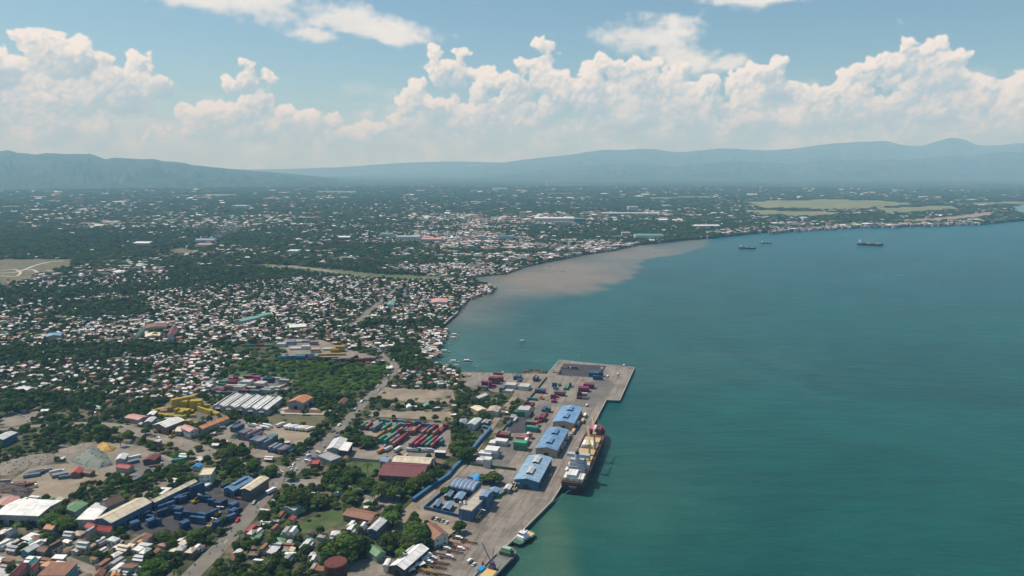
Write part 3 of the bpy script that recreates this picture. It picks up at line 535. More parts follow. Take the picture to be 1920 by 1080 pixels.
patch('container_yard_paving', [(382, 738), (428, 704), (470, 703), (545, 710), (555, 718), (518, 742), (420, 748)], YARD, 2)
patch('container_yard_paving', [(675, 792), (700, 785), (838, 795), (848, 815), (838, 845), (770, 845), (700, 838), (680, 812)], DIRT_GREY, 2)
patch('dirt_lot', [(700, 768), (845, 772), (853, 790), (690, 780), (685, 774)], DIRT, 2)
patch('dirt_lot', [(722, 726), (850, 732), (855, 757), (800, 756), (720, 748), (700, 745)], DIRT, 2)
patch('dirt_yard', [(640, 860), (660, 832), (700, 838), (830, 850), (850, 855), (815, 858), (740, 862)], DIRT_GREY, 2)
patch('grass_lot', [(670, 868), (725, 866), (715, 888), (665, 885)], GRASS, 2)
patch('scrap_yard', [(0, 915), (60, 875), (135, 868), (215, 885), (190, 905), (120, 940), (30, 935), (0, 935)], DIRT, 2)
patch('scrap_yard', [(95, 850), (135, 835), (215, 828), (270, 838), (330, 862), (260, 892), (200, 892), (130, 868)], DIRT_GREY, 3)
patch('asphalt_yard', [(248, 870), (290, 850), (325, 868), (275, 890), (245, 888)], YARD, 4)
patch('dirt_lot', [(0, 782), (20, 775), (75, 770), (60, 790), (30, 800), (0, 800)], DIRT_GREY, 2)
patch('dirt_lot', [(250, 935), (310, 895), (320, 905), (280, 937)], SOIL, 2, excl=True)
patch('green_lot', [(560, 985), (600, 960), (640, 950), (650, 975), (600, 1000), (565, 1000)], GRASS, 2)
patch('dirt_lot', [(680, 925), (760, 915), (745, 945), (730, 950), (690, 940)], DIRT_GREY, 2)
patch('parking_lot', [(770, 945), (795, 958), (876, 982), (862, 1008), (838, 1005), (800, 985), (760, 965)], DIRT, 3)
patch('dirt_yard', [(640, 1058), (700, 1045), (740, 1050), (730, 1075), (690, 1085), (650, 1085)], DIRT_GREY, 2)
patch('field', [(-60, 488), (60, 484), (134, 486), (136, 499), (85, 512), (40, 530), (-60, 538)], DRYGRASS, 2)
patch('field', [(218, 556), (255, 554), (262, 561), (222, 562)], DIRT, 2)
patch('field', [(310, 468), (335, 464), (362, 468), (358, 477), (325, 479)], DRYGRASS, 2)
patch('river_flat', [(470, 494), (560, 498), (640, 506), (720, 514), (800, 517), (860, 520), (862, 523), (790, 525), (720, 524), (650, 518), (600, 512), (540, 506), (470, 500)], FIELD, 2)
patch('river_flat', [(480, 495), (560, 499), (610, 506), (640, 512), (620, 510), (560, 502)], DIRT, 3)
for q in ([(1390, 377), (1560, 373), (1660, 376), (1730, 382), (1600, 393), (1430, 391)], [(1395, 393), (1520, 395), (1600, 398), (1520, 406), (1420, 402)], [(1640, 390), (1780, 384), (1800, 392), (1660, 401)], [(1660, 412), (1740, 409), (1800, 403), (1870, 394), (1860, 404), (1790, 413), (1700, 417)],
          [(1200, 369), (1330, 367), (1340, 370), (1220, 373)], [(590, 358), (660, 356), (680, 360), (600, 362)], [(0, 385), (30, 384), (40, 388), (0, 390)], [(1820, 380), (1980, 374), (1990, 380), (1830, 385)], [(1000, 362), (1090, 360), (1100, 362), (1010, 364)], [(320, 365), (440, 363), (450, 366), (330, 368)]):
    patch('field', q, SOIL if q[0][0] == 1660 else FIELD_FAR, 2)
patch('lagoon', [(1893, 386), (1930, 382), (1990, 382), (1990, 402), (1925, 402), (1905, 398)], surf('lagoon_water', (0.03, 0.11, 0.13), .25, .15, .01), 3)
patch('far_yard_paving', [(350, 575), (410, 552), (640, 556), (770, 605), (1000, 668), (985, 694), (560, 690), (380, 668)], DIRT_GREY, 2, Z(420, 480, 3.556))
# roads
ROADS = []
ROADS.append(road('highway', [(330, 1110), (370, 1068), (440, 998), (500, 925), (545, 885), (600, 838), (650, 790), (690, 748), (722, 716), (741, 695), (738, 682), (726, 674), (712, 660), (690, 640)], [13, 13, 13, 14, 17, 13, 11, 11, 11, 10, 9, 8, 7, 7], ROADM, 5, marks=True))
ROADS.append(road('highway', [(655, 612), (676, 598), (700, 575), (740, 545), (757, 533), (800, 518)], [13, 13, 12, 12, 10, 9], ROADM, 4))
ROADS.append(road('side_road', [(545, 888), (480, 872), (415, 858), (330, 828), (250, 808), (205, 799), (120, 795), (40, 802), (-60, 812)], [18, 16, 17, 19, 18, 16, 9, 8, 8], DIRT_GREY, 4))
ROADS.append(road('port_road', [(700, 1050), (740, 1000), (772, 952), (845, 893), (878, 860), (905, 822), (925, 795), (950, 762), (975, 735), (1010, 702)], [7, 7, 8, 8, 8, 8, 7, 7, 7, 7], DIRT, 4))
ROADS.append(road('lane', [(80, 1000), (130, 1005), (160, 985), (175, 975)], 5, DIRT_GREY, 3))
ROADS.append(road('lane', [(-20, 1042), (60, 1048), (105, 1045), (150, 1060), (180, 1075), (200, 1100)], 7, DIRT_GREY, 3))
ROADS.append(road('lane', [(0, 1052), (20, 1030), (50, 1012), (70, 995)], 4, DIRT_GREY, 4))
ROADS.append(road('lane', [(105, 1045), (150, 1012), (170, 995), (185, 985)], 4, DIRT_GREY, 4))
ROADS.append(road('lane', [(180, 1060), (230, 1030), (255, 1010), (275, 1000)], 3, DIRT_GREY, 4))
ROADS.append(road('forecourt', [(520, 905), (580, 905), (640, 905), (690, 925), (740, 925)], [16, 13, 9, 7, 6], DIRT_GREY, 4))
ROADS.append(road('path', [(0, 512), (25, 511), (45, 506), (65, 498), (90, 492), (120, 489)], 9, PALE, 4))
ROADS.append(road('path', [(0, 517), (30, 518), (38, 510), (25, 505), (0, 507)], 7, PALE, 5))
ROADS.append(road('path', [(45, 506), (62, 506), (70, 511)], 8, PALE, 3))
ROADS.append(road('avenue', [(1150, 430), (1140, 425), (1120, 405), (1100, 385), (1088, 372)], [14, 14, 16, 16, 16], ROADM, 4))

# ------------------------------------------------------------------ buildings
ORD = ['nearest', 'second nearest', 'third nearest', 'fourth nearest', 'fifth nearest', 'sixth nearest', 'seventh nearest', 'eighth nearest', 'ninth nearest', 'tenth nearest', 'eleventh nearest', 'twelfth nearest']
def ordw(i): return ORD[i] if i < len(ORD) else '%d%s nearest' % (i + 1, 'th' if 10 <= (i + 1) % 100 <= 20 else {1: 'st', 2: 'nd', 3: 'rd'}.get((i + 1) % 10, 'th'))
LM = []            # landmarks: (x, y, phrase)
def landmark(x, y, phrase): LM.append((x, y, phrase))
def rect_of(Zf, A, B, C, z):
    a, b_, c = (Vector(Zf(*p, z)) for p in (A, B, C)); ctr = (a + c) / 2; e1 = b_ - a; e2 = c - b_
    lng, sh = (e1, e2) if e1.length >= e2.length else (e2, e1)
    u = lng.normalized(); v = Vector((-u.y, u.x)); return ctr, math.atan2(u.y, u.x), lng.length, abs(sh.dot(v))
WIN = MB().box(-0.55, 0.55, -0.06, 0.06, -0.6, 0.6, 0).box(-0.68, 0.68, -0.10, 0.04, -0.72, -0.6, 1).box(-0.68, 0.68, -0.10, 0.04, 0.6, 0.70, 1).mesh('window', [GLASS, WALL['white']])
DOOR = MB().box(-2.0, 2.0, -0.08, 0.08, 0, 4.2).mesh('loading_door', [DARK])
def roof_mesh(kind, L, Wd, eave, rise, over, th=0.22):
    mb = MB(); l = L / 2 + over; w = Wd / 2 + over; ez = eave - rise * over / (Wd / 2) if kind == 'gable' else eave
    if kind == 'gable':
        for s_ in (-1, 1):
            p = [(-l, 0, eave + rise), (l, 0, eave + rise), (l, s_ * w, ez), (-l, s_ * w, ez)]
            vs = p + [(x, y, z + th) for x, y, z in p]; mb.add(vs, [(0, 1, 2, 3), (7, 6, 5, 4), (0, 4, 5, 1), (1, 5, 6, 2), (2, 6, 7, 3), (3, 7, 4, 0)] if s_ > 0 else [(3, 2, 1, 0), (4, 5, 6, 7), (1, 5, 4, 0), (2, 6, 5, 1), (3, 7, 6, 2), (0, 4, 7, 3)])
        mb.box(-l - .02, l + .02, -0.28, 0.28, eave + rise + th * 0.55, eave + rise + th + 0.10)
    elif kind == 'shed':
        p = [(-l, -w, eave), (l, -w, eave), (l, w, eave + rise), (-l, w, eave + rise)]
        mb.add(p + [(x, y, z + th) for x, y, z in p], [(0, 3, 2, 1), (4, 5, 6, 7), (0, 1, 5, 4), (1, 2, 6, 5), (2, 3, 7, 6), (3, 0, 4, 7)])
    elif kind == 'hip':
        r_ = max(0.0, l - w); mb.add([(-l, -w, eave), (l, -w, eave), (l, w, eave), (-l, w, eave), (-r_, 0, eave + rise), (r_, 0, eave + rise)], [(0, 1, 5, 4), (1, 2, 5), (2, 3, 4, 5), (3, 0, 4), (3, 2, 1, 0)])
    elif kind == 'barrel':
        n = 12; yz = [(-w * math.cos(math.pi * i / n), eave + rise * math.sin(math.pi * i / n)) for i in range(n + 1)]; mb.profile(yz[::-1], -l, l)
    else:
        mb.box(-l, l, -w, w, eave - 0.25, eave); h = 0.6
        mb.box(-l, l, -w, -w + .25, eave + .002, eave + h); mb.box(-l, l, w - .25, w, eave + .002, eave + h); mb.box(-l, -l + .25, -w + .25, w - .25, eave + .002, eave + h); mb.box(l - .25, l, -w + .25, w - .25, eave + .002, eave + h)
    return mb
def building(name, label, cat, phrase, Zf, A, B, C, eave, rise, roof, wall, kind='gable', over=0.6, monitors=(), mon_roof=None, windows=0, storeys=1, doors=0, door_side=None, group=None, base=0.0):
    ctr, ang, L, Wd = rect_of(Zf, A, B, C, eave); L = max(3, L - 2 * over); Wd = max(2.5, Wd - 2 * over)
    t_ = thing(name, label, cat, (ctr.x, ctr.y, base), ang, group)
    if phrase: landmark(ctr.x, ctr.y, phrase)
    c, s_ = math.cos(ang), math.sin(ang); EXCL.append([(ctr.x + c * x - s_ * y, ctr.y + s_ * x + c * y) for x, y in ((-L / 2 - 2.5, -Wd / 2 - 2.5), (L / 2 + 2.5, -Wd / 2 - 2.5), (L / 2 + 2.5, Wd / 2 + 2.5), (-L / 2 - 2.5, Wd / 2 + 2.5))])
    w = Wd / 2; g = MB()
    if kind == 'gable': g.profile([(-w, -0.3), (w, -0.3), (w, eave - .05), (0, eave + rise - .05), (-w, eave - .05)], -L / 2, L / 2)
    elif kind == 'shed': g.profile([(-w, -0.3), (w, -0.3), (w, eave + rise - .08), (-w, eave - .08)], -L / 2, L / 2)
    else: g.box(-L / 2, L / 2, -w, w, -0.3, eave - 0.3)
    g.build('wall', WALL[wall], t_)
    ro = roof_mesh(kind, L, Wd, eave, rise, over).build('roof', ROOF[roof] if roof in ROOF else roof, t_)
    for (fx, ln, wd, hh) in monitors:
        zt = eave + rise + 0.1; m = MB().box(fx * L - ln / 2, fx * L + ln / 2, -wd / 2, wd / 2, eave + rise * 0.35, zt + hh * 0.4, 1)
        for s2 in (-1, 1):
            p = [(fx * L - ln / 2 - .3, 0, zt + hh), (fx * L + ln / 2 + .3, 0, zt + hh), (fx * L + ln / 2 + .3, s2 * (wd / 2 + .5), zt + hh * .45), (fx * L - ln / 2 - .3, s2 * (wd / 2 + .5), zt + hh * .45)]
            m.add(p + [(x, y, z + .15) for x, y, z in p], [(0, 1, 2, 3), (7, 6, 5, 4), (0, 4, 5, 1), (1, 5, 6, 2), (2, 6, 7, 3), (3, 7, 4, 0)] if s2 > 0 else [(3, 2, 1, 0), (4, 5, 6, 7), (1, 5, 4, 0), (2, 6, 5, 1), (3, 7, 6, 2), (0, 4, 7, 3)])
        m.build('roof_monitor', [ROOF[mon_roof or roof], DARK], ro)
    if windows:
        for st_ in range(storeys):
            zz = 1.7 + st_ * (eave - 0.6) / storeys
            for s2 in (-1, 1):
                for i in range(windows): obj('window', WIN, t_, (-L / 2 + (i + .5) * L / windows, s2 * (w + .03), zz), 0 if s2 < 0 else math.pi)
                for i in range(max(1, int(windows * Wd / L))): obj('window', WIN, t_, (s2 * (L / 2 + .03), -w + (i + .5) * Wd / max(1, int(windows * Wd / L)), zz), math.pi / 2 if s2 > 0 else -math.pi / 2)
    if doors:
        for s2 in (-1, 1):
            for i in range(doors): obj('loading_door', DOOR, t_, (-L / 2 + (i + .5) * L / doors, s2 * (w + .06), 0))
            obj('loading_door', DOOR, t_, (s2 * (L / 2 + .06), 0, 0), math.pi / 2)
    return t_, L, Wd
# three quay sheds
for i, (Zf, pts, rc, mr, lab, ph) in enumerate([
        (Z1, ((1025, 600), (1185, 622), (1250, 500)), 'blue', 'blue', 'long blue roofed cargo shed on the quay, farthest of three, nearest the pier head', 'the farthest blue quay shed'),
        (Z1, ((893, 800), (1060, 822), (1145, 665)), 'blue', 'blue', 'long blue roofed cargo shed on the quay, middle one of three in line', 'the middle blue quay shed'),
        (Z2, ((888, 320), (1085, 335), (1185, 150)), 'sky_blue', 'silver', 'paler blue roofed cargo shed with grey roof vents, beside the moored ship stern', 'the pale blue quay shed')]):
    building('quay_shed', lab, 'warehouse', ph, Zf, *pts, 7.5, 2.0, rc, 'blue' if i == 2 else 'tan', monitors=((-0.21, 13, 4.6, 1.7), (0.24, 13, 4.6, 1.7)), mon_roof=mr, doors=5, group='blue cargo sheds on the quay')
# port office compound
building('arched_hall', 'arched blue hall roof with white ribs inside the walled port compound', 'hall', 'the arched blue hall', Z2, (415, 372), (600, 405), (650, 345), 6.0, 3.4, surf('hall_roof', (0.115, 0.185, 0.30), .6, .15, .3, dirt=(0.2, 0.27, 0.36), dirt_amt=.3), 'blue', kind='barrel', doors=3)
t_ = bpy.data.objects['arched_hall']; L_ = 0
for c in t_.children:
    if c.name.startswith('roof'): L_ = max(v.co.x for v in c.data.vertices); W_ = max(v.co.y for v in c.data.vertices); rf = c
for i in range(6):
    n = 10; x = -L_ + (i + .5) * L_ / 3; mb = MB()
    for k in range(n):
        a1, a2 = math.pi * k / n, math.pi * (k + 1) / n; P = lambda a, dx: (x + dx, -W_ * math.cos(a) * 1.01, 6.0 + 3.4 * math.sin(a) * 1.015 + .06)
        mb.add([P(a1, -.18), P(a1, .18), P(a2, .18), P(a2, -.18)], [(0, 1, 2, 3)])
    mb.build('white_rib', PAINT['white'], rf)
building('port_office', 'beige flat roofed two storey port office with dark blue window bands', 'office', 'the flat roofed port office', Z2, (478, 535), (575, 558), (738, 402), 8.5, 0.5, 'beige', 'blue', kind='flat', windows=14, storeys=2, over=0.3)
building('stair_tower', 'grey blue rooftop penthouse block on the flat port office', 'penthouse', None, Z2, (632, 438), (690, 452), (722, 405), 11.5, 0.6, 'slate_blue', 'blue', over=0.3)
for lab, ph, A, B, C in (('small slate blue canopy roof near the arched hall, upper left one of four', 'upper small canopy', (365, 438), (415, 450), (445, 405)), ('double slate blue canopy roof beside the flat port office, upper pair', 'upper double canopy', (440, 455), (500, 470), (538, 418)),
                     ('small slate blue canopy roof at the compound corner, lower left one of four', 'lower small canopy', (280, 510), (325, 522), (362, 470)), ('double slate blue canopy roof in the compound, lower pair of four', 'lower double canopy', (352, 530), (410, 545), (452, 490))):
    building('canopy', lab, 'canopy', None, Z2, A, B, C, 3.6, 0.9, 'slate_blue', 'dark', over=0.8, group='canopies in the port compound')
building('blue_annex', 'low blue roofed annex beside the port office, next to the green net fence', 'annex', None, Z2, (700, 405), (770, 420), (790, 385), 5.0, 1.0, 'blue', 'blue', windows=4)
building('grey_annex', 'small grey roofed hut near the pale blue quay shed', 'hut', None, Z2, (815, 385), (860, 395), (885, 358), 4.0, 0.8, 'silver', 'grey', windows=2)
building('blue_pavilion', 'bright blue hip roofed pavilion beside round dark tree at the port gate', 'pavilion', 'the bright blue pavilion', Z2, (590, 318), (672, 325), (668, 280), 4.0, 2.6, 'bright_blue', 'white', kind='hip', over=1.2)
building('blue_office', 'long blue walled two storey building with grey roof beside the port road', 'office', 'the blue walled office', Z6, (1150, 612), (1225, 622), (1328, 522), 7.0, 1.0, 'silver', 'blue', windows=12, storeys=2)
building('rusty_house', 'two storey white house with rusty red roof beside parked trailers', 'house', 'the rusty roofed white house', Z2, (205, 692), (310, 782), (398, 716), 7.5, 2.4, 'rust', 'white', windows=5, storeys=2, over=1.0)
building('white_depot', 'bright white roofed depot beside the rows of rusty trailers', 'warehouse', 'the white roofed depot', Z6, (1320, 882), (1432, 916), (1618, 755), 6.5, 2.0, 'white', 'dark', doors=4)
building('white_depot_wing', 'white roofed wing behind the trailer depot, beside a round tree', 'warehouse', None, Z6, (1405, 798), (1480, 800), (1545, 745), 6.0, 1.6, 'white', 'grey')
for i, p in enumerate([(225, 905), (155, 957), (250, 880), (122, 988), (200, 945)]):
    g = Z2(*p, 3); o = thing('awning', 'small white awning beside the white roofed depot, %s to the rusty roofed white house' % ordw([2, 4, 0, 5, 3][i] if False else [1, 3, 0, 4, 2][i]), 'awning', (*g, 0), R(40), 'white awnings beside the depot')
    MB().add([(-2.6, -1.6, 2.8), (2.6, -1.6, 2.8), (2.6, 1.6, 3.3), (-2.6, 1.6, 3.3), (-2.6, -1.6, 2.95), (2.6, -1.6, 2.95), (2.6, 1.6, 3.45), (-2.6, 1.6, 3.45)], [(0, 3, 2, 1), (4, 5, 6, 7), (0, 1, 5, 4), (1, 2, 6, 5), (2, 3, 7, 6), (3, 0, 4, 7)]).build('awning_roof', ROOF['white'], o)
    for x in (-2.4, 2.4):
        for y in (-1.4, 1.4): MB().box(x - .06, x + .06, y - .06, y + .06, 0, 2.85).build('post', STEEL, o)
    EXCL.append([(g[0] - 3, g[1] - 3), (g[0] + 3, g[1] - 3), (g[0] + 3, g[1] + 3), (g[0] - 3, g[1] + 3)])
building('green_house', 'light green gabled roof house behind the dark red water tank', 'house', 'the light green roofed house', Z6, (1150, 765), (1228, 822), (1292, 778), 5.0, 2.0, 'green', 'green', windows=5)
building('round_awning_shed', 'white curved roof shed between the green roofed house and the white depot', 'shed', None, Z6, (1268, 885), (1310, 900), (1338, 850), 4.0, 1.6, 'white', 'white', kind='barrel')
building('school_hall', 'pale green walled hall with worn white roof beside the green lot', 'hall', 'the pale green walled hall', Z6, (500, 445), (600, 475), (705, 400), 6.0, 1.8, 'silver', 'green', windows=6)
building('market_roof', 'broad rusty red market roof beside the port road, left of the blue walled office', 'market hall', 'the rusty market roof', Z6, (955, 500), (1170, 545), (1265, 490), 5.0, 1.8, 'rust', 'brown')
building('market_roof', 'lower rusty brown market roof joined to the blue walled office', 'market hall', None, Z6, (1140, 570), (1200, 590), (1262, 530), 4.5, 1.4, 'brown', 'brown')
building('cream_warehouse', 'long cream white roofed warehouse facing the dirt truck yard', 'warehouse', 'the long cream warehouse', ZY, (650, 950), (1300, 990), (1400, 885), 8.0, 1.6, 'cream', 'grey', doors=5, monitors=())
building('red_warehouse', 'long dark red and grey roofed warehouse in front of the cream one', 'warehouse', 'the long dark red warehouse', Z3, (1660, 925), (2000, 945), (2010, 840), 7.0, 4.0, 'maroon', 'brown', doors=4)
building('blue_lean_to', 'pale blue lean-to roof at the end of the cream warehouse', 'shed', None, ZY, (460, 960), (600, 965), (660, 885), 5.0, 1.0, 'slate_blue', 'grey', kind='shed')
building('brown_shed', 'brown roofed shed with a white strip behind the cream warehouse', 'shed', None, ZY, (1400, 960), (1560, 1000), (1610, 930), 5.0, 1.5, 'brown', 'brown')
building('vehicle_shelter', 'open white roofed vehicle shelter beside the row of containers', 'shelter', None, ZY, (1380, 790), (1570, 800), (1600, 760), 5.0, 0.8, 'white', 'dark')
building('truck_depot', 'white twin roofed depot beside the highway, left of the truck yard', 'warehouse', 'the highway depot', Z3, (1250, 720), (1345, 742), (1402, 660), 8.0, 2.0, 'silver', 'grey', doors=3)
building('truck_depot_wing', 'smaller grey white roof joined to the highway depot, right of it', 'warehouse', None, Z3, (1345, 738), (1405, 752), (1442, 688), 7.0, 1.2, 'white', 'dark', kind='shed')
building('cream_lean_to', 'low cream roof in front of the white highway depot', 'shed', None, Z3, (1222, 762), (1330, 770), (1345, 738), 4.0, 0.8, 'cream', 'tan', kind='shed')
building('grey_terminal', 'long grey flat roofed terminal beside the busy junction', 'terminal', 'the grey terminal by the junction', Z3, (1178, 780), (1290, 825), (1355, 785), 6.5, 0.6, 'grey', 'grey', kind='flat', windows=8)
building('fuel_canopy', 'red topped fuel station canopy beside the busy junction', 'fuel station', 'the red fuel canopy', Z3, (1125, 840), (1185, 850), (1205, 812), 5.5, 0.6, 'red', 'dark', kind='flat')
building('orange_warehouse', 'orange gabled roof warehouse at the edge of the green scrub', 'warehouse', 'the orange roofed warehouse', Z3, (958, 372), (1070, 386), (1146, 340), 8.0, 2.6, 'orange', 'grey', doors=2)
building('rust_house', 'small rust red roofed house beside the highway trees', 'house', None, Z3, (1330, 385), (1375, 395), (1410, 355), 4.5, 1.8, 'rust', 'tan', windows=3)
for lab, A, B, C, e, rf, wl in (('white roofed shed among trees beside the quay container yard', (432, 420), (470, 428), (540, 400), 5, 'white', 'grey'), ('cream roofed house beside the port road trees', (415, 500), (470, 530), (525, 505), 5, 'cream', 'tan'), ('tan roofed building beside the port road, right of the cream roofed house', (528, 520), (610, 535), (640, 495), 6, 'tan', 'cream'),
                              ('pale grey roofed building beside the bend of the blue boundary wall', (385, 615), (435, 632), (490, 585), 6, 'silver', 'white'), ('small pale blue roof left of the pale grey roofed building', (312, 612), (365, 625), (385, 595), 4, 'slate_blue', 'white'), ('small grey shelter beside the end of the blue boundary wall', (488, 612), (535, 618), (552, 592), 4, 'grey', 'dark')):
    building('roadside_building', lab, 'building', None, Z1, A, B, C, e, 1.2, rf, wl, windows=3)
# five white gables in a row
a0 = Vector(gp(399, 761, 6)); a1 = Vector(gp(501, 770, 6)); b0 = Vector(gp(425, 744, 6)); b1 = Vector(gp(527, 750, 6))
dirv = ((b0 - a0) + (b1 - a1)).normalized(); acr = (a1 - a0)
for i in range(5):
    m0 = a0 + acr * ((i + .5) / 5); L = 42.0; ctr = m0 + dirv * L / 2; ang = math.atan2(dirv.y, dirv.x); Wd = acr.length / 5 * abs(math.sin(ang - math.atan2(acr.y, acr.x)))
    nm = ['leftmost of five joined white gabled sheds beside the trees', 'second from left of five joined white gabled sheds', 'middle of five joined white gabled sheds in a row', 'fourth from left of five joined white gabled sheds', 'rightmost of five joined white gabled sheds, nearest the orange roof'][i]
    t_ = thing('gabled_shed', nm, 'warehouse', (*ctr, 0), ang, 'five joined white sheds')
    w = Wd / 2 - .05; MB().profile([(-w, -.3), (w, -.3), (w, 5.95), (0, 8.7), (-w, 5.95)], -L / 2, L / 2).build('wall', WALL['grey'], t_)
    roof_mesh('gable', L, Wd - .1, 6.0, 2.8, 0.02).build('roof', ROOF['white'], t_)
    obj('loading_door', DOOR, t_, (-L / 2 - .08, 0, 0), math.pi / 2); MB().box(-L / 2, L / 2, -.5, .5, 8.75, 9.5).build('ridge_shade_strip', WALL['dark'], t_); MB().box(-L / 2, L / 2, -Wd / 2 - .02, -Wd / 2 + .9, 5.8, 6.55).build('valley_shade_strip', WALL['dark'], t_)  # dark strips along ridge and valley, added as the shading between the gables
    MB().box(-L / 2 - 2.0, -L / 2 - .02, -2.6, 2.6, 4.3, 4.5).build('door_awning', ROOF['white'], t_)
    EXCL.append([tuple(m0 + dirv * x + Vector((-dirv.y, dirv.x)) * y) for x, y in ((-3, -Wd / 2), (L + 2, -Wd / 2), (L + 2, Wd / 2), (-3, Wd / 2))])
landmark(*(a0 + acr * .5 + dirv * 20), 'the five white sheds')
building('rusty_long_shed', 'long rust orange roofed shed beside the yellow container yard', 'shed', 'the long rusty shed', ZG, (800, 800), (985, 800), (1480, 600), 6.0, 2.0, 'orange', 'grey', over=.4, windows=8)
building('white_gabled_hall', 'white twin sheet roofed hall in front of the yellow containers', 'hall', 'the white hall by the yellow containers', ZG, (80, 725), (265, 795), (620, 660), 8.0, 2.4, 'white', 'brown', doors=2)
building('annex_house', 'white two storey house with pink roof at the end of the rusty shed', 'house', None, ZG, (580, 800), (760, 880), (860, 800), 6.5, 1.8, 'pink', 'white', windows=5, storeys=2)
building('cream_awning', 'low cream roof between the white hall and the pink roofed house', 'shed', None, ZG, (455, 850), (560, 880), (640, 770), 4.0, 0.8, 'cream', 'tan', kind='shed')
building('grey_shed', 'low grey shed roof left of the white hall', 'shed', None, Z4, (1085, 360), (1130, 372), (1170, 335), 5.0, 1.0, 'silver', 'grey')
building('pink_shed', 'long pink red roofed shed beside the side road trees', 'shed', 'the pink red roofed shed', Z4, (950, 335), (1060, 355), (1092, 318), 5.0, 1.2, 'pink', 'grey')
building('small_white_shed', 'small white shed roof beside the yellow containers, left of the white hall', 'shed', None, Z4, (1105, 308), (1145, 318), (1175, 290), 4.5, 1.0, 'white', 'grey')
# lower left works
building('long_warehouse', 'long beige roofed warehouse with blue wall facing the blue container yard', 'warehouse', 'the long beige warehouse', Z5, (710, 450), (825, 487), (1138, 327), 9.0, 2.2, 'cream', 'blue', doors=6)
building('long_narrow_shed', 'very long narrow cream roof along the back of the blue container yard', 'shed', 'the long narrow cream shed', Z5, (1118, 318), (1160, 330), (1482, 172), 7.5, 1.2, 'cream', 'blue', doors=8, over=.3)
building('brown_roof_hall', 'dark brown gabled hall behind the long beige warehouse', 'hall', 'the dark brown hall', Z5, (715, 345), (835, 350), (965, 296), 9.0, 3.2, 'brown', 'grey')
building('white_roof_hall', 'bright white flat sheet roof in front of the dark brown hall', 'hall', None, Z5, (578, 458), (705, 468), (792, 382), 7.0, 0.8, 'white', 'grey', kind='shed')
building('pale_roof_hall', 'pale grey sheet roof between the white roof and the dark brown hall', 'hall', None, Z5, (640, 385), (770, 395), (850, 350), 7.0, 1.0, 'silver', 'grey', kind='shed')
building('green_roof_hall', 'faded green roof beside dark trees, left of the white sheet roof', 'hall', 'the faded green roof', Z5, (440, 392), (560, 402), (665, 335), 6.0, 1.8, 'green', 'green')
building('wide_warehouse', 'wide white roofed warehouse at the left edge of the photograph', 'warehouse', 'the wide white warehouse', Z5, (-40, 420), (300, 432), (460, 312), 8.5, 1.4, 'white', 'grey', doors=4)
building('pink_roof_hall', 'faded pink roof at the left edge behind the wide white warehouse', 'hall', None, Z5, (-60, 355), (60, 372), (140, 300), 7.0, 1.6, 'pink', 'grey')
building('blue_roof_depot', 'bright blue gabled depot inside the blue container yard', 'depot', 'the blue gabled depot', ZB, (1420, 290), (1570, 330), (1890, 150), 6.5, 2.0, 'blue', 'blue', monitors=((0.05, 16, 2.2, .8),), doors=3)
building('cream_office', 'three storey dark walled office with cream roof beside the highway', 'office', 'the cream roofed highway office', Z6, (205, 303), (265, 328), (412, 230), 9.5, 1.2, 'cream', 'dark', windows=10, storeys=3)
building('tan_tower_house', 'tall tan flat roofed house beyond the blue container yard', 'house', 'the tall tan house', Z4, (1490, 760), (1580, 770), (1615, 715), 10.0, 0.6, 'cream', 'white', kind='flat', windows=4, storeys=3)
building('tan_low_house', 'low white roofed gatehouse beside the tall tan house', 'house', None, ZB, (1070, 240), (1180, 262), (1250, 215), 4.0, 0.5, 'silver', 'grey', kind='flat', windows=3)
building('blue_hut', 'small bright blue roofed hut beside the side road', 'hut', None, Z4, (1440, 700), (1490, 708), (1520, 682), 4.0, 1.2, 'bright_blue', 'white')
building('red_hut', 'square red roofed hut beside the green tarpaulin mound', 'hut', 'the red roofed hut', Z4, (530, 745), (590, 758), (625, 718), 4.5, 1.6, 'red', 'brown')
building('brown_hut', 'small brown roofed hut right of the red roofed hut', 'hut', None, Z4, (625, 745), (690, 755), (705, 728), 3.6, 1.0, 'brown', 'brown')
building('red_shed', 'low red roofed shed beside the round asphalt yard', 'shed', 'the low red shed', Z4, (870, 705), (970, 718), (1005, 688), 4.5, 1.2, 'red', 'grey')
building('grey_block', 'small grey block house near the yellow tarpaulin', 'house', None, Z4, (868, 640), (930, 655), (960, 612), 5.5, 1.2, 'silver', 'grey')
building('red_truck_shed', 'rusty red open shed in the middle of the scrap yard', 'shed', None, Z4, (1075, 645), (1150, 660), (1205, 615), 5.0, 1.2, 'maroon', 'dark')
building('teal_wall_hall', 'big rust brown flat roofed hall with teal side wall, at the bottom edge', 'hall', 'the rust brown hall with teal wall', ZL, (540, 880), (960, 880), (1195, 690), 9.0, 0.8, 'rust', 'teal', kind='shed', windows=6, storeys=2)
building('maroon_row_house', 'long maroon gabled house at the bottom left, lowest of its row', 'house', 'the long maroon house', ZL, (110, 880), (255, 880), (420, 715), 6.0, 1.8, 'maroon', 'tan', windows=4)
building('crimson_house', 'crimson gabled house between the maroon house and the teal wall hall', 'house', None, ZL, (430, 785), (510, 800), (590, 725), 5.5, 1.6, 'red', 'tan', windows=3)
building('teal_house', 'teal green gabled house behind the maroon house', 'house', None, ZL, (380, 720), (470, 740), (580, 640), 5.5, 2.0, 'teal', 'grey', windows=3)
building('red_roof_house', 'wide red gabled house in front of the long beige warehouse', 'house', 'the wide red roofed house', ZL, (1430, 190), (1650, 215), (1735, 165), 5.5, 2.2, 'red', 'tan', windows=4)
building('red_roof_house', 'smaller red roofed house left of the wide red one', 'house', None, ZL, (1270, 145), (1390, 185), (1480, 115), 5.0, 1.6, 'red', 'tan', windows=3)
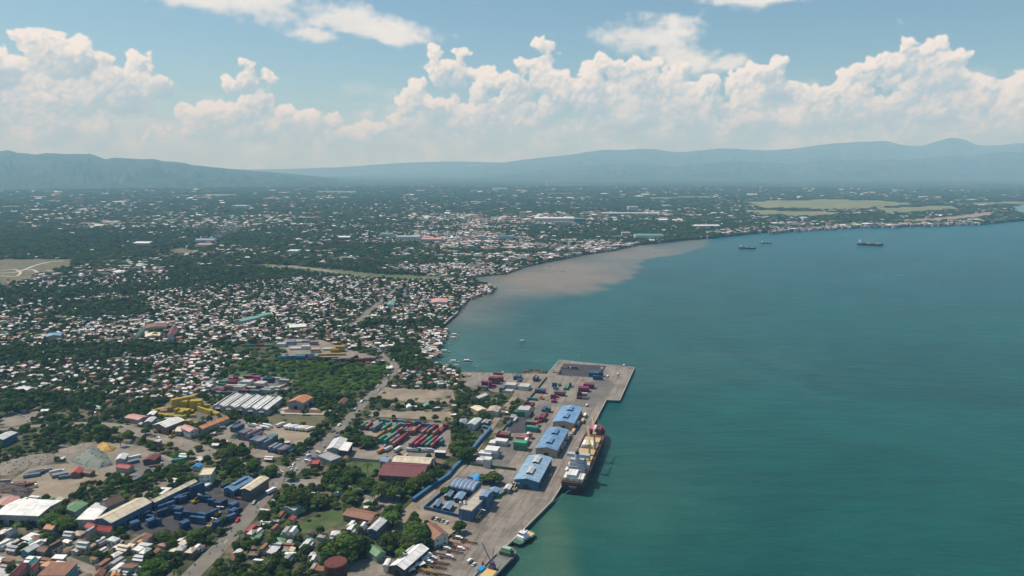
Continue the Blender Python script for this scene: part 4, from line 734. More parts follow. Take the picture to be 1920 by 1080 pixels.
building('salmon_house', 'two storey salmon roofed house among dark trees at lower left', 'house', None, ZL, (650, 170), (790, 185), (885, 110), 6.5, 1.4, 'orange', 'grey', windows=3, storeys=2)
building('white_porch_house', 'white flat roofed house with a dark slot, beside the rust brown hall', 'house', None, ZL, (780, 620), (960, 630), (1000, 575), 4.5, 0.5, 'white', 'tan', kind='shed', windows=3)
building('silver_striped_house', 'pale striped metal roof house at lower left, beside a green roof', 'house', None, ZL, (275, 510), (430, 520), (610, 420), 5.5, 1.4, 'silver', 'teal', windows=4)
building('brown_house', 'dark rusty house beside the lane at lower left', 'house', None, ZL, (550, 500), (680, 530), (780, 450), 5.0, 1.6, 'brown', 'brown', windows=3)
building('orange_house', 'orange roofed house at the bottom edge, right of the lane', 'house', None, ZL, (1390, 880), (1520, 900), (1590, 800), 4.5, 1.6, 'rust', 'tan', windows=2)
building('orange_house', 'flat orange roofed house at the bottom edge, beside dark palms', 'house', None, ZL, (1650, 890), (1790, 900), (1815, 820), 4.5, 1.4, 'orange', 'tan', windows=2)
building('warehouse', 'grey blue walled warehouse at the left edge beside the grass', 'warehouse', 'the warehouse at the left edge', Z4, (-60, 490), (10, 505), (120, 450), 7.0, 1.4, 'silver', 'blue')
building('hill_house', 'long low grey roof among trees at left, above the side road', 'house', None, Z4, (130, 118), (220, 130), (248, 105), 5.0, 1.0, 'silver', 'grey')
# mid-distance landmarks
building('school_block', 'long red roofed school wing among houses in the middle distance', 'school', 'the red roofed school wing', Z(0, 480, 4), (1085, 545), (1250, 530), (1258, 500), 7.0, 2.0, 'rust', 'cream', windows=8)
building('school_wing', 'pale green roofed school wing joined to the red roofed one', 'school', None, Z(0, 480, 4), (985, 615), (1030, 600), (1105, 530), 7.0, 2.0, 'green', 'cream')
building('school_wing', 'low pale roofed school wing in front of the red roofed one', 'school', None, Z(0, 480, 4), (1085, 605), (1200, 600), (1205, 575), 6.0, 1.6, 'cream', 'cream')
building('church_hall', 'maroon roofed hall beside the school in the middle distance', 'hall', None, Z(0, 480, 4), (1255, 595), (1305, 600), (1330, 535), 8.0, 3.0, 'maroon', 'white')
building('blue_hall', 'long blue roofed hall among white roofs, far left in the middle distance', 'hall', 'the long blue hall at the left', Z(0, 480, 4), (345, 605), (455, 600), (465, 575), 7.0, 2.0, 'blue', 'grey')
building('green_hall', 'long pale green roofed building among dense trees in mid distance', 'hall', 'the long pale green hall', Z(420, 480, 3.556), (95, 440), (230, 410), (220, 395), 6.0, 1.6, 'teal', 'cream')
building('green_hall', 'second pale green roof, joined behind the long pale green hall', 'hall', None, Z(420, 480, 3.556), (225, 405), (305, 388), (295, 375), 6.0, 1.6, 'teal', 'cream')
building('white_hall', 'white roofed hall among dense trees beyond the green scrub', 'hall', None, Z(420, 480, 3.556), (430, 478), (545, 470), (550, 450), 6.0, 1.6, 'white', 'cream')
building('shore_hall', 'pink and white roofed hall near the seawall', 'hall', None, Z(420, 480, 3.556), (1380, 310), (1490, 310), (1490, 285), 6.0, 1.8, 'pink', 'white')
building('teal_kiosk', 'teal roofed hall beside the far bend of the highway', 'hall', None, Z(420, 480, 3.556), (1085, 325), (1130, 330), (1140, 305), 6.0, 1.6, 'teal', 'white')
# the town across the bay: bigger blocks that stand out
def far_block(name, label, cat, px0, px1, py, h, roof, wall, depth=40, windows=0, storeys=1, kind='flat'):
    a = Vector(gp(px0, py)); b_ = Vector(gp(px1, py)); L = (b_ - a).length; ctr = (a + b_) / 2 + Vector((0, depth / 2))
    t_ = thing(name, label, cat, (*ctr, 0), 0.04 * math.sin(px0)); MB().box(-L / 2, L / 2, -depth / 2, depth / 2, -.3, h - .3 if kind == 'flat' else h - .05).build('wall', WALL[wall], t_)
    roof_mesh(kind, L, depth, h, 0.8 if kind == 'flat' else 3.0, 0.3).build('roof', ROOF[roof], t_)
    for st_ in range(storeys):
        for i in range(windows):
            w_ = obj('window', WIN, t_, (-L / 2 + (i + .5) * L / windows, -depth / 2 - .06, 2.2 + st_ * (h - 2) / storeys)); w_.scale = (0.40 * L / windows, 1, 0.32 * h / storeys / 1.2 if storeys > 1 else 1.2)
    EXCL.append([(ctr.x - L / 2 - 4, ctr.y - depth / 2 - 4), (ctr.x + L / 2 + 4, ctr.y - depth / 2 - 4), (ctr.x + L / 2 + 4, ctr.y + depth / 2 + 4), (ctr.x - L / 2 - 4, ctr.y + depth / 2 + 4)])
    return t_
far_block('mall', 'long white and turquoise mall block in the town across the bay', 'mall', 1003, 1078, 418, 22, 'white', 'white', 90, 14, 2)
far_block('mall_wing', 'turquoise walled wing right of the long white mall', 'mall', 1078, 1092, 417, 18, 'teal', 'teal', 60, 4, 2)
far_block('hotel', 'tall cream hotel block standing left of the long white mall', 'hotel', 974, 987, 411, 36, 'cream', 'cream', 26, 5, 8)
far_block('hotel', 'yellow tan block in front of the long white mall', 'hotel', 1040, 1070, 424, 20, 'tan', 'cream', 30, 8, 4)
far_block('market_hall', 'long turquoise roofed hall by the far shore', 'market hall', 1192, 1245, 448, 13, 'teal', 'white', 60, 10, 1, 'gable')
far_block('terminal_hall', 'long white roofed hall beyond the far avenue', 'hall', 1130, 1235, 404, 12, 'silver', 'white', 60, 10, 1, 'gable')
far_block('factory', 'white stepped block on the far side of the avenue', 'factory', 1178, 1196, 397, 30, 'white', 'white', 40, 4, 4)
far_block('warehouse', 'bright white roofed warehouse by the right hand far shore', 'warehouse', 1302, 1350, 428, 11, 'white', 'white', 50, 6, 1, 'gable')
far_block('warehouse', 'white roofed warehouse among trees left of the far shore groves', 'warehouse', 1236, 1252, 416, 10, 'white', 'white', 50, 3, 1, 'gable')
far_block('hospital', 'pale flat roofed block with a white cross wing in mid town', 'hospital', 742, 786, 452, 16, 'silver', 'white', 40, 8, 3)
far_block('office', 'green roofed office block left of the pale hospital block', 'office', 712, 736, 446, 15, 'teal', 'white', 30, 6, 3)
far_block('church', 'pink roofed wide hall in mid town, right of the pale block', 'church', 790, 828, 456, 14, 'pink', 'cream', 50, 7, 2, 'gable')
far_block('office', 'pale block near the bay with dark windows, left of the blue fronted one', 'office', 898, 910, 452, 18, 'silver', 'cream', 26, 4, 4)
far_block('office', 'blue fronted block near the bay shore in the town', 'office', 936, 962, 452, 17, 'slate_blue', 'white', 30, 6, 3)
far_block('office', 'cream tall block beside the far avenue end at the shore', 'office', 1166, 1182, 446, 20, 'cream', 'pink', 26, 4, 4)
far_block('hall', 'white roofed hall left of mid town, among trees', 'hall', 634, 656, 451, 12, 'white', 'teal', 40, 4, 1, 'gable')
far_block('hall', 'wide white roof left of mid town near the bare pit', 'hall', 538, 558, 478, 12, 'white', 'white', 40, 4, 2)
far_block('hall', 'low white factory roof left of the smoke plume', 'factory', 250, 280, 462, 11, 'white', 'grey', 50, 4, 1, 'gable')
far_block('hall', 'low pale factory roof by the smoke plume', 'factory', 368, 395, 465, 11, 'pink', 'white', 50, 4, 1, 'gable')
far_block('hall', 'blue roofed factory behind the smoke plume', 'factory', 365, 400, 456, 11, 'slate_blue', 'white', 50, 4, 1, 'gable')
far_block('palace', 'white tiered block alone far off at upper left', 'factory', 436, 462, 392, 22, 'white', 'white', 60, 5, 3)
far_block('plant', 'white plant with a stepped roof alone in the far plain', 'factory', 1025, 1038, 347, 42, 'white', 'white', 90, 3, 2)
far_block('plant', 'long white far plant at the edge of the haze, left of centre', 'factory', 924, 952, 357, 26, 'white', 'white', 90, 5, 1)
far_block('dome', 'white roofed arena near the far right shore houses', 'arena', 1506, 1516, 414, 16, 'white', 'white', 50, 2, 1)
# white twin-tower mosque in the town
g = gp(848, 452); t_ = thing('mosque', 'white mosque with two slim towers in mid town', 'mosque', (*g, 0))
MB().box(-14, 14, -10, 10, -.3, 12).build('hall', WALL['white'], t_); MB().cyl(0, 0, 12.02, 14, 8, 8, 16).cyl(0, 0, 14, 20, 8, 1.0, 16).build('roof_dome', PAINT['white'], t_)
for x in (-16.5, 16.5): MB().cyl(x, -8, -.3, 30, 1.9, 1.7, 10).cyl(x, -8, 30, 36, 2.2, .2, 10).build('tower', PAINT['white'], t_)
EXCL.append([(g[0] - 20, g[1] - 14), (g[0] + 20, g[1] - 14), (g[0] + 20, g[1] + 14), (g[0] - 20, g[1] + 14)])

# ------------------------------------------------------------------ port walls and fences
def wall_run(name, label, cat, pts, Zf, h, th, m, coping=None, step=12.0, panel='wall_panel'):
    g = [Vector(Zf(*p)) for p in pts]; t_ = thing(name, label, cat, (*g[0], 0))
    for i in range(len(g) - 1):
        d_ = g[i + 1] - g[i]; nb_ = Vector((-d_.y, d_.x)).normalized() * 6; EXCL.append([tuple(g[i] + nb_), tuple(g[i] - nb_), tuple(g[i + 1] - nb_), tuple(g[i + 1] + nb_)])
        n = max(1, round(d_.length / step)); a = math.atan2(d_.y, d_.x); ln = d_.length / n
        me = MB().box(-ln / 2 + .08, ln / 2 - .08, -th / 2, th / 2, -.2, h).mesh(panel, [m]); mp_ = MB().box(ln / 2 - .12, ln / 2 + .12, -th / 2 - .1, th / 2 + .1, -.2, h + .15).mesh('post', [m])
        mc = MB().profile([(-th / 2 - .55, h), (th / 2 + .55, h), (0, h + .5)], -ln / 2, ln / 2).mesh('coping', [coping]) if coping else None
        for k in range(n):
            c = g[i] + d_ * ((k + .5) / n) - g[0]; obj(panel, me, t_, (*c, 0), a); obj('post', mp_, t_, (*c, 0), a)
            if mc: obj('coping', mc, t_, (*c, 0.01), a)
    return t_
BLUEWALL = surf('blue_wall_paint', (0.035, 0.105, 0.195), 0.7, 0.15, 0.4, dirt=(0.09, 0.2, 0.32), dirt_amt=0.3)
wall_run('boundary_wall', 'long blue boundary wall with bright coping along the port road', 'wall', [(774, 942), (808, 917), (840, 896), (852, 881), (873, 861), (897, 833), (920, 807), (906, 803)], Z0, 3.2, 1.6, BLUEWALL, surf('blue_coping', (0.055, 0.165, 0.29), 0.6, 0.2, 0.5))
wall_run('compound_wall', 'blue wall around the port office compound', 'wall', [(220, 540), (545, 618), (600, 575), (700, 490), (750, 455)], Z2, 2.8, .6, BLUEWALL)
wall_run('compound_wall', 'short blue wall at the left side of the port compound', 'wall', [(220, 540), (300, 470), (420, 372)], Z2, 2.4, .5, BLUEWALL)
wall_run('curved_wall', 'low curved bright blue wall beside the blue pavilion', 'wall', [(545, 305), (610, 322), (690, 332), (760, 335), (800, 318), (806, 298)], Z2, 2.0, 1.4, surf('bright_blue_wall', (0.03, 0.25, 0.50), 0.7, 0.12, 0.5), step=6)
NET = surf('green_net', (0.035, 0.16, 0.085), 0.9, 0.3, 1.5)
wall_run('net_fence', 'green net fence behind the port compound, beside the quay', 'fence', [(760, 465), (820, 430), (890, 362)], Z2, 2.6, .15, NET, step=6)
DULL = surf('mossy_fence', (0.11, 0.13, 0.07), 0.9, 0.3, 0.8, dirt=(0.2, 0.2, 0.14), dirt_amt=.4)
wall_run('yard_fence', 'mossy fence between the container yard and the port road', 'fence', [(980, 275), (880, 400), (720, 585), (600, 740), (415, 915)], Z1, 2.2, .4, DULL)
wall_run('yard_fence', 'mossy fence at the lower end of the container yard', 'fence', [(565, 208), (640, 218), (760, 232), (910, 250)], Z2, 2.4, .6, DULL)
wall_run('yard_fence', 'low wall along the trailer park edge of the quay', 'fence', [(480, 695), (400, 760), (300, 850)], Z2, 1.6, .4, DULL)
wall_run('lot_wall', 'low pale wall curving along the dirt yard at the left edge', 'wall', [(0, 772), (30, 777), (48, 783), (52, 790)], Z0, 1.4, .5, PALE)
wall_run('yard_wall', 'pale wall in front of the cream warehouse and truck yard', 'wall', [(0, 925), (200, 945), (440, 965)], ZY, 2.8, .5, PALE)
wall_run('sea_wall', 'grey sea wall slanting down to the bay by the shore trees', 'wall', [(831, 610), (845, 597), (858, 586)], Z0, 2.2, 3.0, PALE)
# rubble breakwater at the root of the pier
me = bpy.data.meshes.new('boulder'); v0 = [(-.9, -.7, -.4), (.8, -.9, -.3), (1.0, .6, -.4), (-.7, .9, -.3), (-.6, -.5, .6), (.6, -.6, .5), (.5, .5, .7), (-.5, .6, .5)]
me.from_pydata(v0, [], [(0, 3, 2, 1), (4, 5, 6, 7), (0, 1, 5, 4), (1, 2, 6, 5), (2, 3, 7, 6), (3, 0, 4, 7)]); me.materials.append(surf('boulder_rock', (0.16, 0.14, 0.105), 0.95, 0.35, 0.4, tint=.3)); me.update()
t_ = thing('breakwater', 'mound of rubble boulders at the root of the pier', 'breakwater', (*gp(1003, 697), 0)); c0 = Vector(gp(1003, 697))
pp = [(gp(982, 699), 6), (gp(990, 696), 8), (gp(1002, 694), 9), (gp(1015, 696), 7), (gp(1023, 699), 4)]
for i in range(150):
    k = random.random() * (len(pp) - 1); j = int(k); q = k - j; c = Vector(pp[j][0]).lerp(Vector(pp[j + 1][0]), q); r = pp[j][1] * (1 - q) + pp[j + 1][1] * q
    a = random.uniform(0, 6.28); rr = r * math.sqrt(random.random()); o = obj('boulder', me, t_, (*(c + Vector((rr * math.cos(a), rr * math.sin(a))) - c0), max(-2.4, 1.9 - 3.8 * rr / r)), random.uniform(0, 6)); o.scale = [random.uniform(.8, 1.7)] * 3; o.rotation_euler[0] = random.uniform(-.5, .5)

# ------------------------------------------------------------------ shipping containers
def container_mesh(L, reefer=False):
    mb = MB(); w, h = 2.44, 2.6; mb.box(-L / 2 + .06, L / 2 - .06, -w / 2 + .06, w / 2 - .06, .08, h - .05, 0)
    for x in (-L / 2, L / 2 - .16):
        for y in (-w / 2, w / 2 - .16): mb.box(x, x + .16, y, y + .16, 0, h, 0)
    for y in (-w / 2 + .01, w / 2 - .13): mb.box(-L / 2 + .16, L / 2 - .16, y, y + .12, .01, .16, 0); mb.box(-L / 2 + .16, L / 2 - .16, y, y + .12, h - .13, h - .01, 0)
    mb.box(-L / 2 + .005, -L / 2 + .06, -.9, -.85, .15, h - .15, 1); mb.box(-L / 2 + .005, -L / 2 + .06, .4, .45, .15, h - .15, 1); mb.box(-L / 2 + .005, -L / 2 + .06, -.45, -.4, .15, h - .15, 1); mb.box(-L / 2 + .005, -L / 2 + .06, .85, .9, .15, h - .15, 1)
    if reefer: mb.box(L / 2 - .06, L / 2 - .01, -w / 2 + .2, w / 2 - .2, .3, h - .3, 1)
    return mb.mesh('container', [CONT['blue'], STEEL if not reefer else WALL['grey']])
CM = {40: container_mesh(12.19), 20: container_mesh(6.06), 45: container_mesh(12.19, True)}
BOXES = []         # (x, y, z, angle, feet, colour, yard phrase)
def stack(Zf, x, y, ang, nl, nw, nh, cols, ft=40, yard='on the quay', p=1.0):
    """block of containers whose top centre is seen at (x, y)"""
    H = 2.6; L = (12.19 if ft != 20 else 6.06) + .25; Wd = 2.44 + .2; c = Vector(Zf(x, y, nh * H)); a = R(ang); u = Vector((math.cos(a), math.sin(a))); v = Vector((-u.y, u.x)); cols = cols if isinstance(cols, list) else [cols]
    for i in range(nl):
        for j in range(nw):
            top = nh if random.random() < p else max(1, nh - 1)
            for k in range(top):
                if 0 < i < nl - 1 and 0 < j < nw - 1 and k < top - 1: continue
                q = c + u * ((i - (nl - 1) / 2) * L + random.gauss(0, .12)) + v * (j - (nw - 1) / 2) * Wd; cc = cols[(i + j * nl + (k if len(cols) > 1 else 0) * 3) % len(cols)]
                BOXES.append((q.x, q.y, k * H, a + (math.pi if random.random() < .4 else 0) + random.gauss(0, .008), 45 if (cc == 'white' and ft == 40) else ft, cc, yard, top - 1 - k))
    lx = nl * L / 2 + 1; wy_ = nw * Wd / 2 + 1; EXCL.append([tuple(c + u * sx_ * lx + v * sy_ * wy_) for sx_, sy_ in ((-1, -1), (1, -1), (1, 1), (-1, 1))])
PA, PB = 75, -15
PORT = 'on the quay container yard'
for (x, y, a, nl, nw, nh, c, ft) in [
    (1338, 228, PB, 1, 5, 2, ['blue'], 40), (1388, 232, PA, 1, 2, 2, ['navy'], 20), (1365, 260, PB, 1, 1, 2, ['blue'], 40), (1258, 342, PB, 1, 3, 2, ['maroon', 'magenta'], 40), (1297, 318, PB, 1, 3, 2, ['maroon', 'magenta', 'maroon'], 40), (1228, 380, PB, 1, 1, 2, ['maroon'], 20), (1262, 388, PB, 1, 2, 2, ['grey', 'white', 'maroon'], 20), (1248, 418, PB, 2, 1, 1, ['maroon', 'grey'], 20),
    (1158, 310, PA, 1, 1, 2, ['green'], 20), (1128, 340, PA, 2, 2, 1, ['green', 'green', 'teal'], 20), (1080, 375, PB, 1, 2, 2, ['maroon', 'mauve'], 40), (1030, 402, PB, 1, 1, 2, ['magenta', 'maroon'], 20), (1052, 408, PB, 1, 1, 1, ['magenta'], 20), (1034, 440, PA, 1, 2, 1, ['maroon', 'magenta'], 20), (1040, 312, PB, 1, 1, 2, ['blue'], 20), (1050, 345, PB, 1, 1, 1, ['teal'], 20), (1078, 318, PA, 1, 1, 1, ['brown'], 20),
    (932, 355, PB, 1, 2, 2, ['navy', 'grey'], 40), (585, 268, PB, 1, 3, 3, ['red', 'maroon', 'red'], 40), (632, 268, PB, 1, 3, 2, ['red', 'maroon', 'brown'], 20), (530, 300, PB, 1, 2, 3, ['magenta', 'maroon'], 40), (500, 335, PB, 1, 2, 2, ['maroon', 'mauve'], 40), (612, 236, PB, 1, 1, 1, ['red'], 40), (565, 325, PB, 1, 1, 1, ['magenta'], 40),
    (762, 252, PA, 1, 3, 2, ['blue', 'bluegrey'], 40), (776, 285, PA, 1, 2, 1, ['blue'], 20), (900, 262, PA, 1, 2, 2, ['navy', 'mauve'], 40), (650, 340, PA, 1, 2, 2, ['bluegrey'], 40), (715, 318, PB, 1, 4, 2, ['white'], 40), (690, 365, PB, 1, 3, 1, ['white'], 40), (740, 330, PB, 1, 2, 1, ['white'], 20), (815, 328, PB, 1, 5, 2, ['white'], 40), (845, 342, PB, 1, 2, 1, ['white'], 20),
    (875, 425, PB, 1, 1, 1, ['teal'], 40), (850, 458, PB, 1, 1, 1, ['maroon', 'magenta'], 40), (868, 470, PA, 1, 1, 1, ['red'], 20), (812, 500, PB, 1, 5, 3, ['white'], 40), (855, 500, PA, 1, 1, 2, ['white'], 20), (778, 525, PB, 1, 2, 2, ['green'], 40), (728, 560, PB, 1, 3, 1, ['white', 'teal', 'white'], 20), (745, 580, PA, 1, 1, 1, ['white'], 40), (702, 608, PA, 1, 1, 1, ['navy'], 40),
    (968, 500, PA, 1, 2, 1, ['teal', 'blue'], 40), (992, 495, PA, 1, 2, 2, ['blue', 'bluegrey'], 20), (972, 540, PA, 2, 1, 1, ['red', 'maroon'], 20), (950, 556, PA, 1, 2, 2, ['red', 'maroon', 'mauve'], 40), (930, 580, PA, 1, 2, 1, ['magenta', 'red'], 40), (900, 570, PA, 1, 1, 2, ['white', 'red'], 20), (872, 598, PB, 1, 3, 2, ['red', 'green', 'brown'], 40), (873, 638, PB, 1, 2, 2, ['green', 'teal'], 40), (905, 630, PA, 1, 1, 2, ['red'], 20),
    (658, 688, PB, 1, 4, 2, ['red', 'brown', 'green', 'maroon'], 40), (622, 685, PA, 1, 1, 2, ['maroon'], 40), (640, 738, PB, 1, 3, 2, ['white'], 40), (575, 752, PB, 1, 3, 2, ['white'], 20), (600, 740, PB, 1, 1, 1, ['white'], 20), (785, 750, PB, 1, 3, 3, ['green', 'green', 'teal'], 40), (797, 712, PB, 1, 2, 2, ['red', 'salmon'], 40), (850, 688, PA, 1, 2, 2, ['white', 'salmon'], 20), (825, 735, PA, 1, 1, 2, ['white'], 40),
    (572, 802, PB, 1, 4, 3, ['white'], 40), (612, 832, PA, 1, 1, 1, ['white'], 40), (522, 830, PB, 1, 3, 2, ['white'], 40), (500, 870, PB, 1, 2, 2, ['white'], 20), (540, 878, PB, 1, 3, 3, ['white'], 20), (480, 882, PB, 1, 2, 2, ['white'], 20)]:
    stack(Z1, x, y, a, nl, nw, nh, c, ft, PORT)
YY = 'in the yellow container yard'
for (x, y, a, nl, nw, nh, ft) in [(600, 235, 40, 2, 3, 5, 40), (700, 230, -20, 1, 2, 4, 40), (520, 270, 40, 1, 2, 4, 40), (590, 300, -10, 1, 2, 4, 40), (840, 290, 10, 1, 3, 4, 40), (715, 325, 70, 1, 1, 3, 20), (930, 345, 60, 1, 1, 3, 20), (770, 400, -10, 1, 1, 1, 40), (890, 425, 20, 1, 1, 1, 40), (985, 380, 20, 1, 1, 2, 40),
    (990, 440, -35, 2, 1, 2, 40), (1060, 490, -35, 1, 2, 1, 40), (1120, 465, -35, 1, 1, 1, 40), (1180, 505, -35, 1, 2, 1, 40), (270, 425, 35, 2, 2, 2, 40), (240, 455, 35, 1, 2, 1, 40), (370, 360, 35, 1, 1, 2, 20), (440, 390, 20, 1, 2, 1, 40), (495, 440, 70, 1, 1, 3, 20), (620, 455, -10, 1, 3, 2, 40), (560, 490, -10, 1, 2, 2, 20), (690, 475, 10, 1, 2, 1, 40),
    (205, 520, 60, 1, 2, 1, 20), (270, 530, 60, 1, 2, 1, 20), (330, 545, 60, 1, 2, 1, 20), (395, 550, 60, 1, 2, 1, 20), (455, 555, 60, 1, 2, 1, 20), (520, 570, 60, 1, 2, 1, 20), (610, 570, 60, 1, 1, 3, 20), (730, 560, 10, 1, 1, 1, 40), (700, 650, -15, 1, 2, 2, 20), (680, 690, 0, 1, 1, 1, 40), (860, 690, 20, 1, 1, 1, 20)]:
    stack(ZG, x, y, a, nl, nw, nh, ['yellow'], ft, YY, .8)
BY = 'in the blue container yard'
for (x, y, a, nl, nw, nh, ft) in [(745, 580, -12, 1, 2, 2, 20), (750, 655, -12, 1, 1, 2, 20), (880, 628, -12, 1, 1, 2, 20), (1045, 650, -12, 2, 1, 2, 20), (1040, 712, -12, 2, 1, 2, 20), (1235, 635, 60, 2, 1, 2, 20), (1090, 392, -12, 1, 1, 2, 20), (1180, 400, -12, 1, 1, 2, 20), (1250, 450, -12, 1, 1, 2, 20), (1345, 492, -12, 1, 1, 2, 20), (1430, 462, 60, 1, 1, 2, 20),
    (755, 325, -12, 1, 2, 2, 20), (740, 405, 50, 1, 2, 2, 20), (825, 408, 50, 1, 1, 2, 20), (855, 362, 50, 1, 1, 2, 20), (510, 430, -12, 1, 2, 2, 20), (480, 500, 50, 1, 1, 2, 20), (575, 508, 50, 2, 1, 2, 20), (550, 590, 50, 2, 1, 2, 20), (645, 560, 50, 1, 1, 2, 20), (1030, 228, 55, 2, 1, 4, 20), (890, 285, 50, 1, 2, 2, 20),
    (1590, 505, 60, 1, 2, 2, 20), (1585, 600, 60, 1, 2, 2, 20), (1650, 590, 60, 1, 1, 1, 20), (1500, 700, 55, 2, 1, 2, 20), (1580, 690, 60, 1, 1, 1, 20), (845, 785, 55, 1, 2, 2, 20), (1318, 770, 75, 1, 1, 3, 20), (1362, 770, 75, 1, 1, 3, 20), (1110, 880, 75, 1, 1, 2, 20), (265, 640, 50, 1, 1, 2, 20), (340, 690, -12, 1, 1, 2, 20), (340, 750, 50, 1, 2, 2, 20), (435, 740, -12, 1, 1, 2, 20), (100, 785, 50, 1, 2, 2, 20), (440, 785, -12, 1, 1, 1, 20), (1440, 225, 55, 1, 1, 1, 20)]:
    stack(ZB, x, y, a, nl, nw, nh, ['navy', 'blue', 'navy'], ft, BY)
DY = 'in the grey blue container yard'
for (x, y, a, nl, nw, nh, c, ft) in [(655, 592, 70, 1, 5, 3, ['mauve', 'bluegrey', 'mauve'], 40), (720, 590, 70, 1, 2, 3, ['grey', 'mauve'], 40), (725, 645, 70, 1, 3, 3, ['bluegrey'], 40), (785, 655, 70, 1, 4, 3, ['bluegrey', 'grey'], 40), (830, 630, 70, 1, 3, 2, ['teal', 'bluegrey'], 40), (865, 700, 70, 1, 3, 2, ['navy', 'grey'], 40), (930, 715, 70, 1, 4, 2, ['navy', 'brown', 'grey'], 40), (985, 735, 70, 1, 1, 2, ['navy'], 20), (568, 620, 70, 1, 2, 1, ['navy'], 20), (580, 552, 70, 1, 3, 2, ['bluegrey', 'navy'], 40), (575, 520, 70, 1, 2, 2, ['bluegrey'], 20), (465, 560, 10, 1, 2, 1, ['bluegrey'], 20)]:
    stack(Z3, x, y, a, nl, nw, nh, c, ft, DY, .85)
CY = 'in the mixed container yard behind the white sheds'
for (x, y, a, nl, nw, nh, c, ft) in [(550, 180, -10, 2, 1, 2, ['magenta', 'mauve'], 20), (600, 180, -10, 1, 1, 2, ['white', 'mauve'], 40), (660, 180, -10, 1, 1, 2, ['maroon'], 40), (710, 185, -10, 1, 2, 2, ['magenta', 'maroon'], 40), (815, 195, -10, 1, 3, 2, ['maroon', 'navy'], 40), (870, 192, -10, 1, 1, 1, ['white'], 40), (930, 208, -10, 1, 2, 2, ['white', 'grey'], 40), (475, 218, -10, 1, 3, 2, ['green', 'bluegrey'], 40), (535, 215, -10, 1, 3, 2, ['maroon', 'red'], 40), (650, 215, -10, 1, 4, 2, ['white'], 40), (755, 226, -10, 1, 4, 2, ['white'], 40), (525, 250, -10, 1, 3, 2, ['salmon', 'maroon', 'white'], 40), (600, 252, -10, 1, 4, 2, ['white'], 40), (680, 262, -10, 1, 2, 1, ['orange', 'white'], 40), (760, 252, -10, 1, 1, 2, ['brown'], 40), (450, 275, -10, 1, 3, 1, ['red', 'maroon'], 40), (460, 297, -10, 2, 2, 1, ['mauve', 'navy'], 40), (400, 278, -10, 1, 2, 1, ['maroon', 'mauve'], 40), (630, 285, -10, 1, 2, 2, ['red', 'maroon'], 40), (715, 285, -10, 1, 2, 2, ['green', 'bluegrey'], 40), (805, 272, -10, 1, 4, 2, ['white', 'bluegrey', 'navy'], 40), (860, 262, -10, 1, 2, 2, ['cream' if False else 'white', 'orange'], 40), (585, 310, -10, 1, 1, 1, ['green'], 40), (690, 318, -10, 1, 1, 1, ['teal'], 40), (930, 245, 60, 2, 1, 1, ['white', 'orange'], 40)]:
    stack(Z3, x, y, a, nl, nw, nh, c, ft, CY, .9)
RY = 'in the striped container yard beside the truck lot'
for (x, y, nl, nh, c) in [(470, 475, 3, 2, ['orange', 'orange', 'salmon']), (508, 530, 2, 2, ['green']), (650, 512, 4, 2, ['green', 'green', 'bluegrey', 'teal']), (718, 545, 3, 2, ['mauve', 'red', 'mauve']), (820, 540, 5, 2, ['red', 'red', 'maroon', 'salmon', 'mauve']), (1075, 565, 4, 2, ['salmon', 'red', 'brown', 'mauve']), (1160, 570, 4, 2, ['red', 'magenta', 'salmon', 'magenta']), (1262, 575, 4, 2, ['brown', 'green', 'green', 'brown']), (1342, 585, 4, 2, ['teal', 'brown', 'red', 'green']), (1425, 590, 4, 2, ['maroon', 'magenta', 'grey', 'red']), (1515, 590, 1, 2, ['teal']),
    (208, 305, 2, 2, ['green', 'teal']), (285, 310, 2, 2, ['red', 'salmon']), (345, 355, 2, 1, ['mauve']), (430, 325, 3, 2, ['grey', 'bluegrey']), (585, 335, 3, 2, ['green', 'green', 'teal']), (645, 380, 2, 1, ['orange', 'red']), (745, 340, 3, 2, ['green', 'teal', 'orange']), (803, 400, 2, 2, ['salmon', 'red']), (890, 395, 2, 1, ['mauve']), (960, 395, 2, 1, ['mauve', 'salmon']), (1020, 395, 2, 2, ['salmon']), (1090, 370, 3, 2, ['salmon', 'red', 'mauve']), (1170, 395, 2, 1, ['red', 'magenta']), (1245, 390, 3, 2, ['mauve', 'salmon', 'navy']), (1330, 388, 3, 2, ['brown', 'grey', 'brown']), (1410, 425, 2, 2, ['red', 'salmon']), (1470, 400, 2, 1, ['red']), (1520, 400, 2, 1, ['red', 'maroon'])]:
    stack(ZY, x, y, 71, nl, 1, nh, c, 20, RY)
for (x, y, nh, c) in [(505, 235, 2, 'teal'), (600, 245, 1, 'grey'), (730, 240, 1, 'maroon'), (812, 240, 3, 'cyan'), (798, 288, 1, 'cyan'), (878, 262, 2, 'bluegrey'), (958, 268, 2, 'maroon'), (945, 305, 2, 'red'), (1050, 280, 2, 'grey'), (1118, 270, 3, 'navy'), (1110, 310, 1, 'bluegrey'), (1190, 300, 2, 'grey'), (1265, 305, 2, 'mauve'), (1340, 320, 1, 'bluegrey'), (1412, 320, 2, 'red'), (1582, 318, 2, 'red'), (870, 305, 2, 'bluegrey')]:
    stack(ZY, x, y, -15, 1, 1, nh, [c], 20, RY)
MY = 'in the far container yard beyond the green scrub'
ZM = Z(420, 480, 3.556)
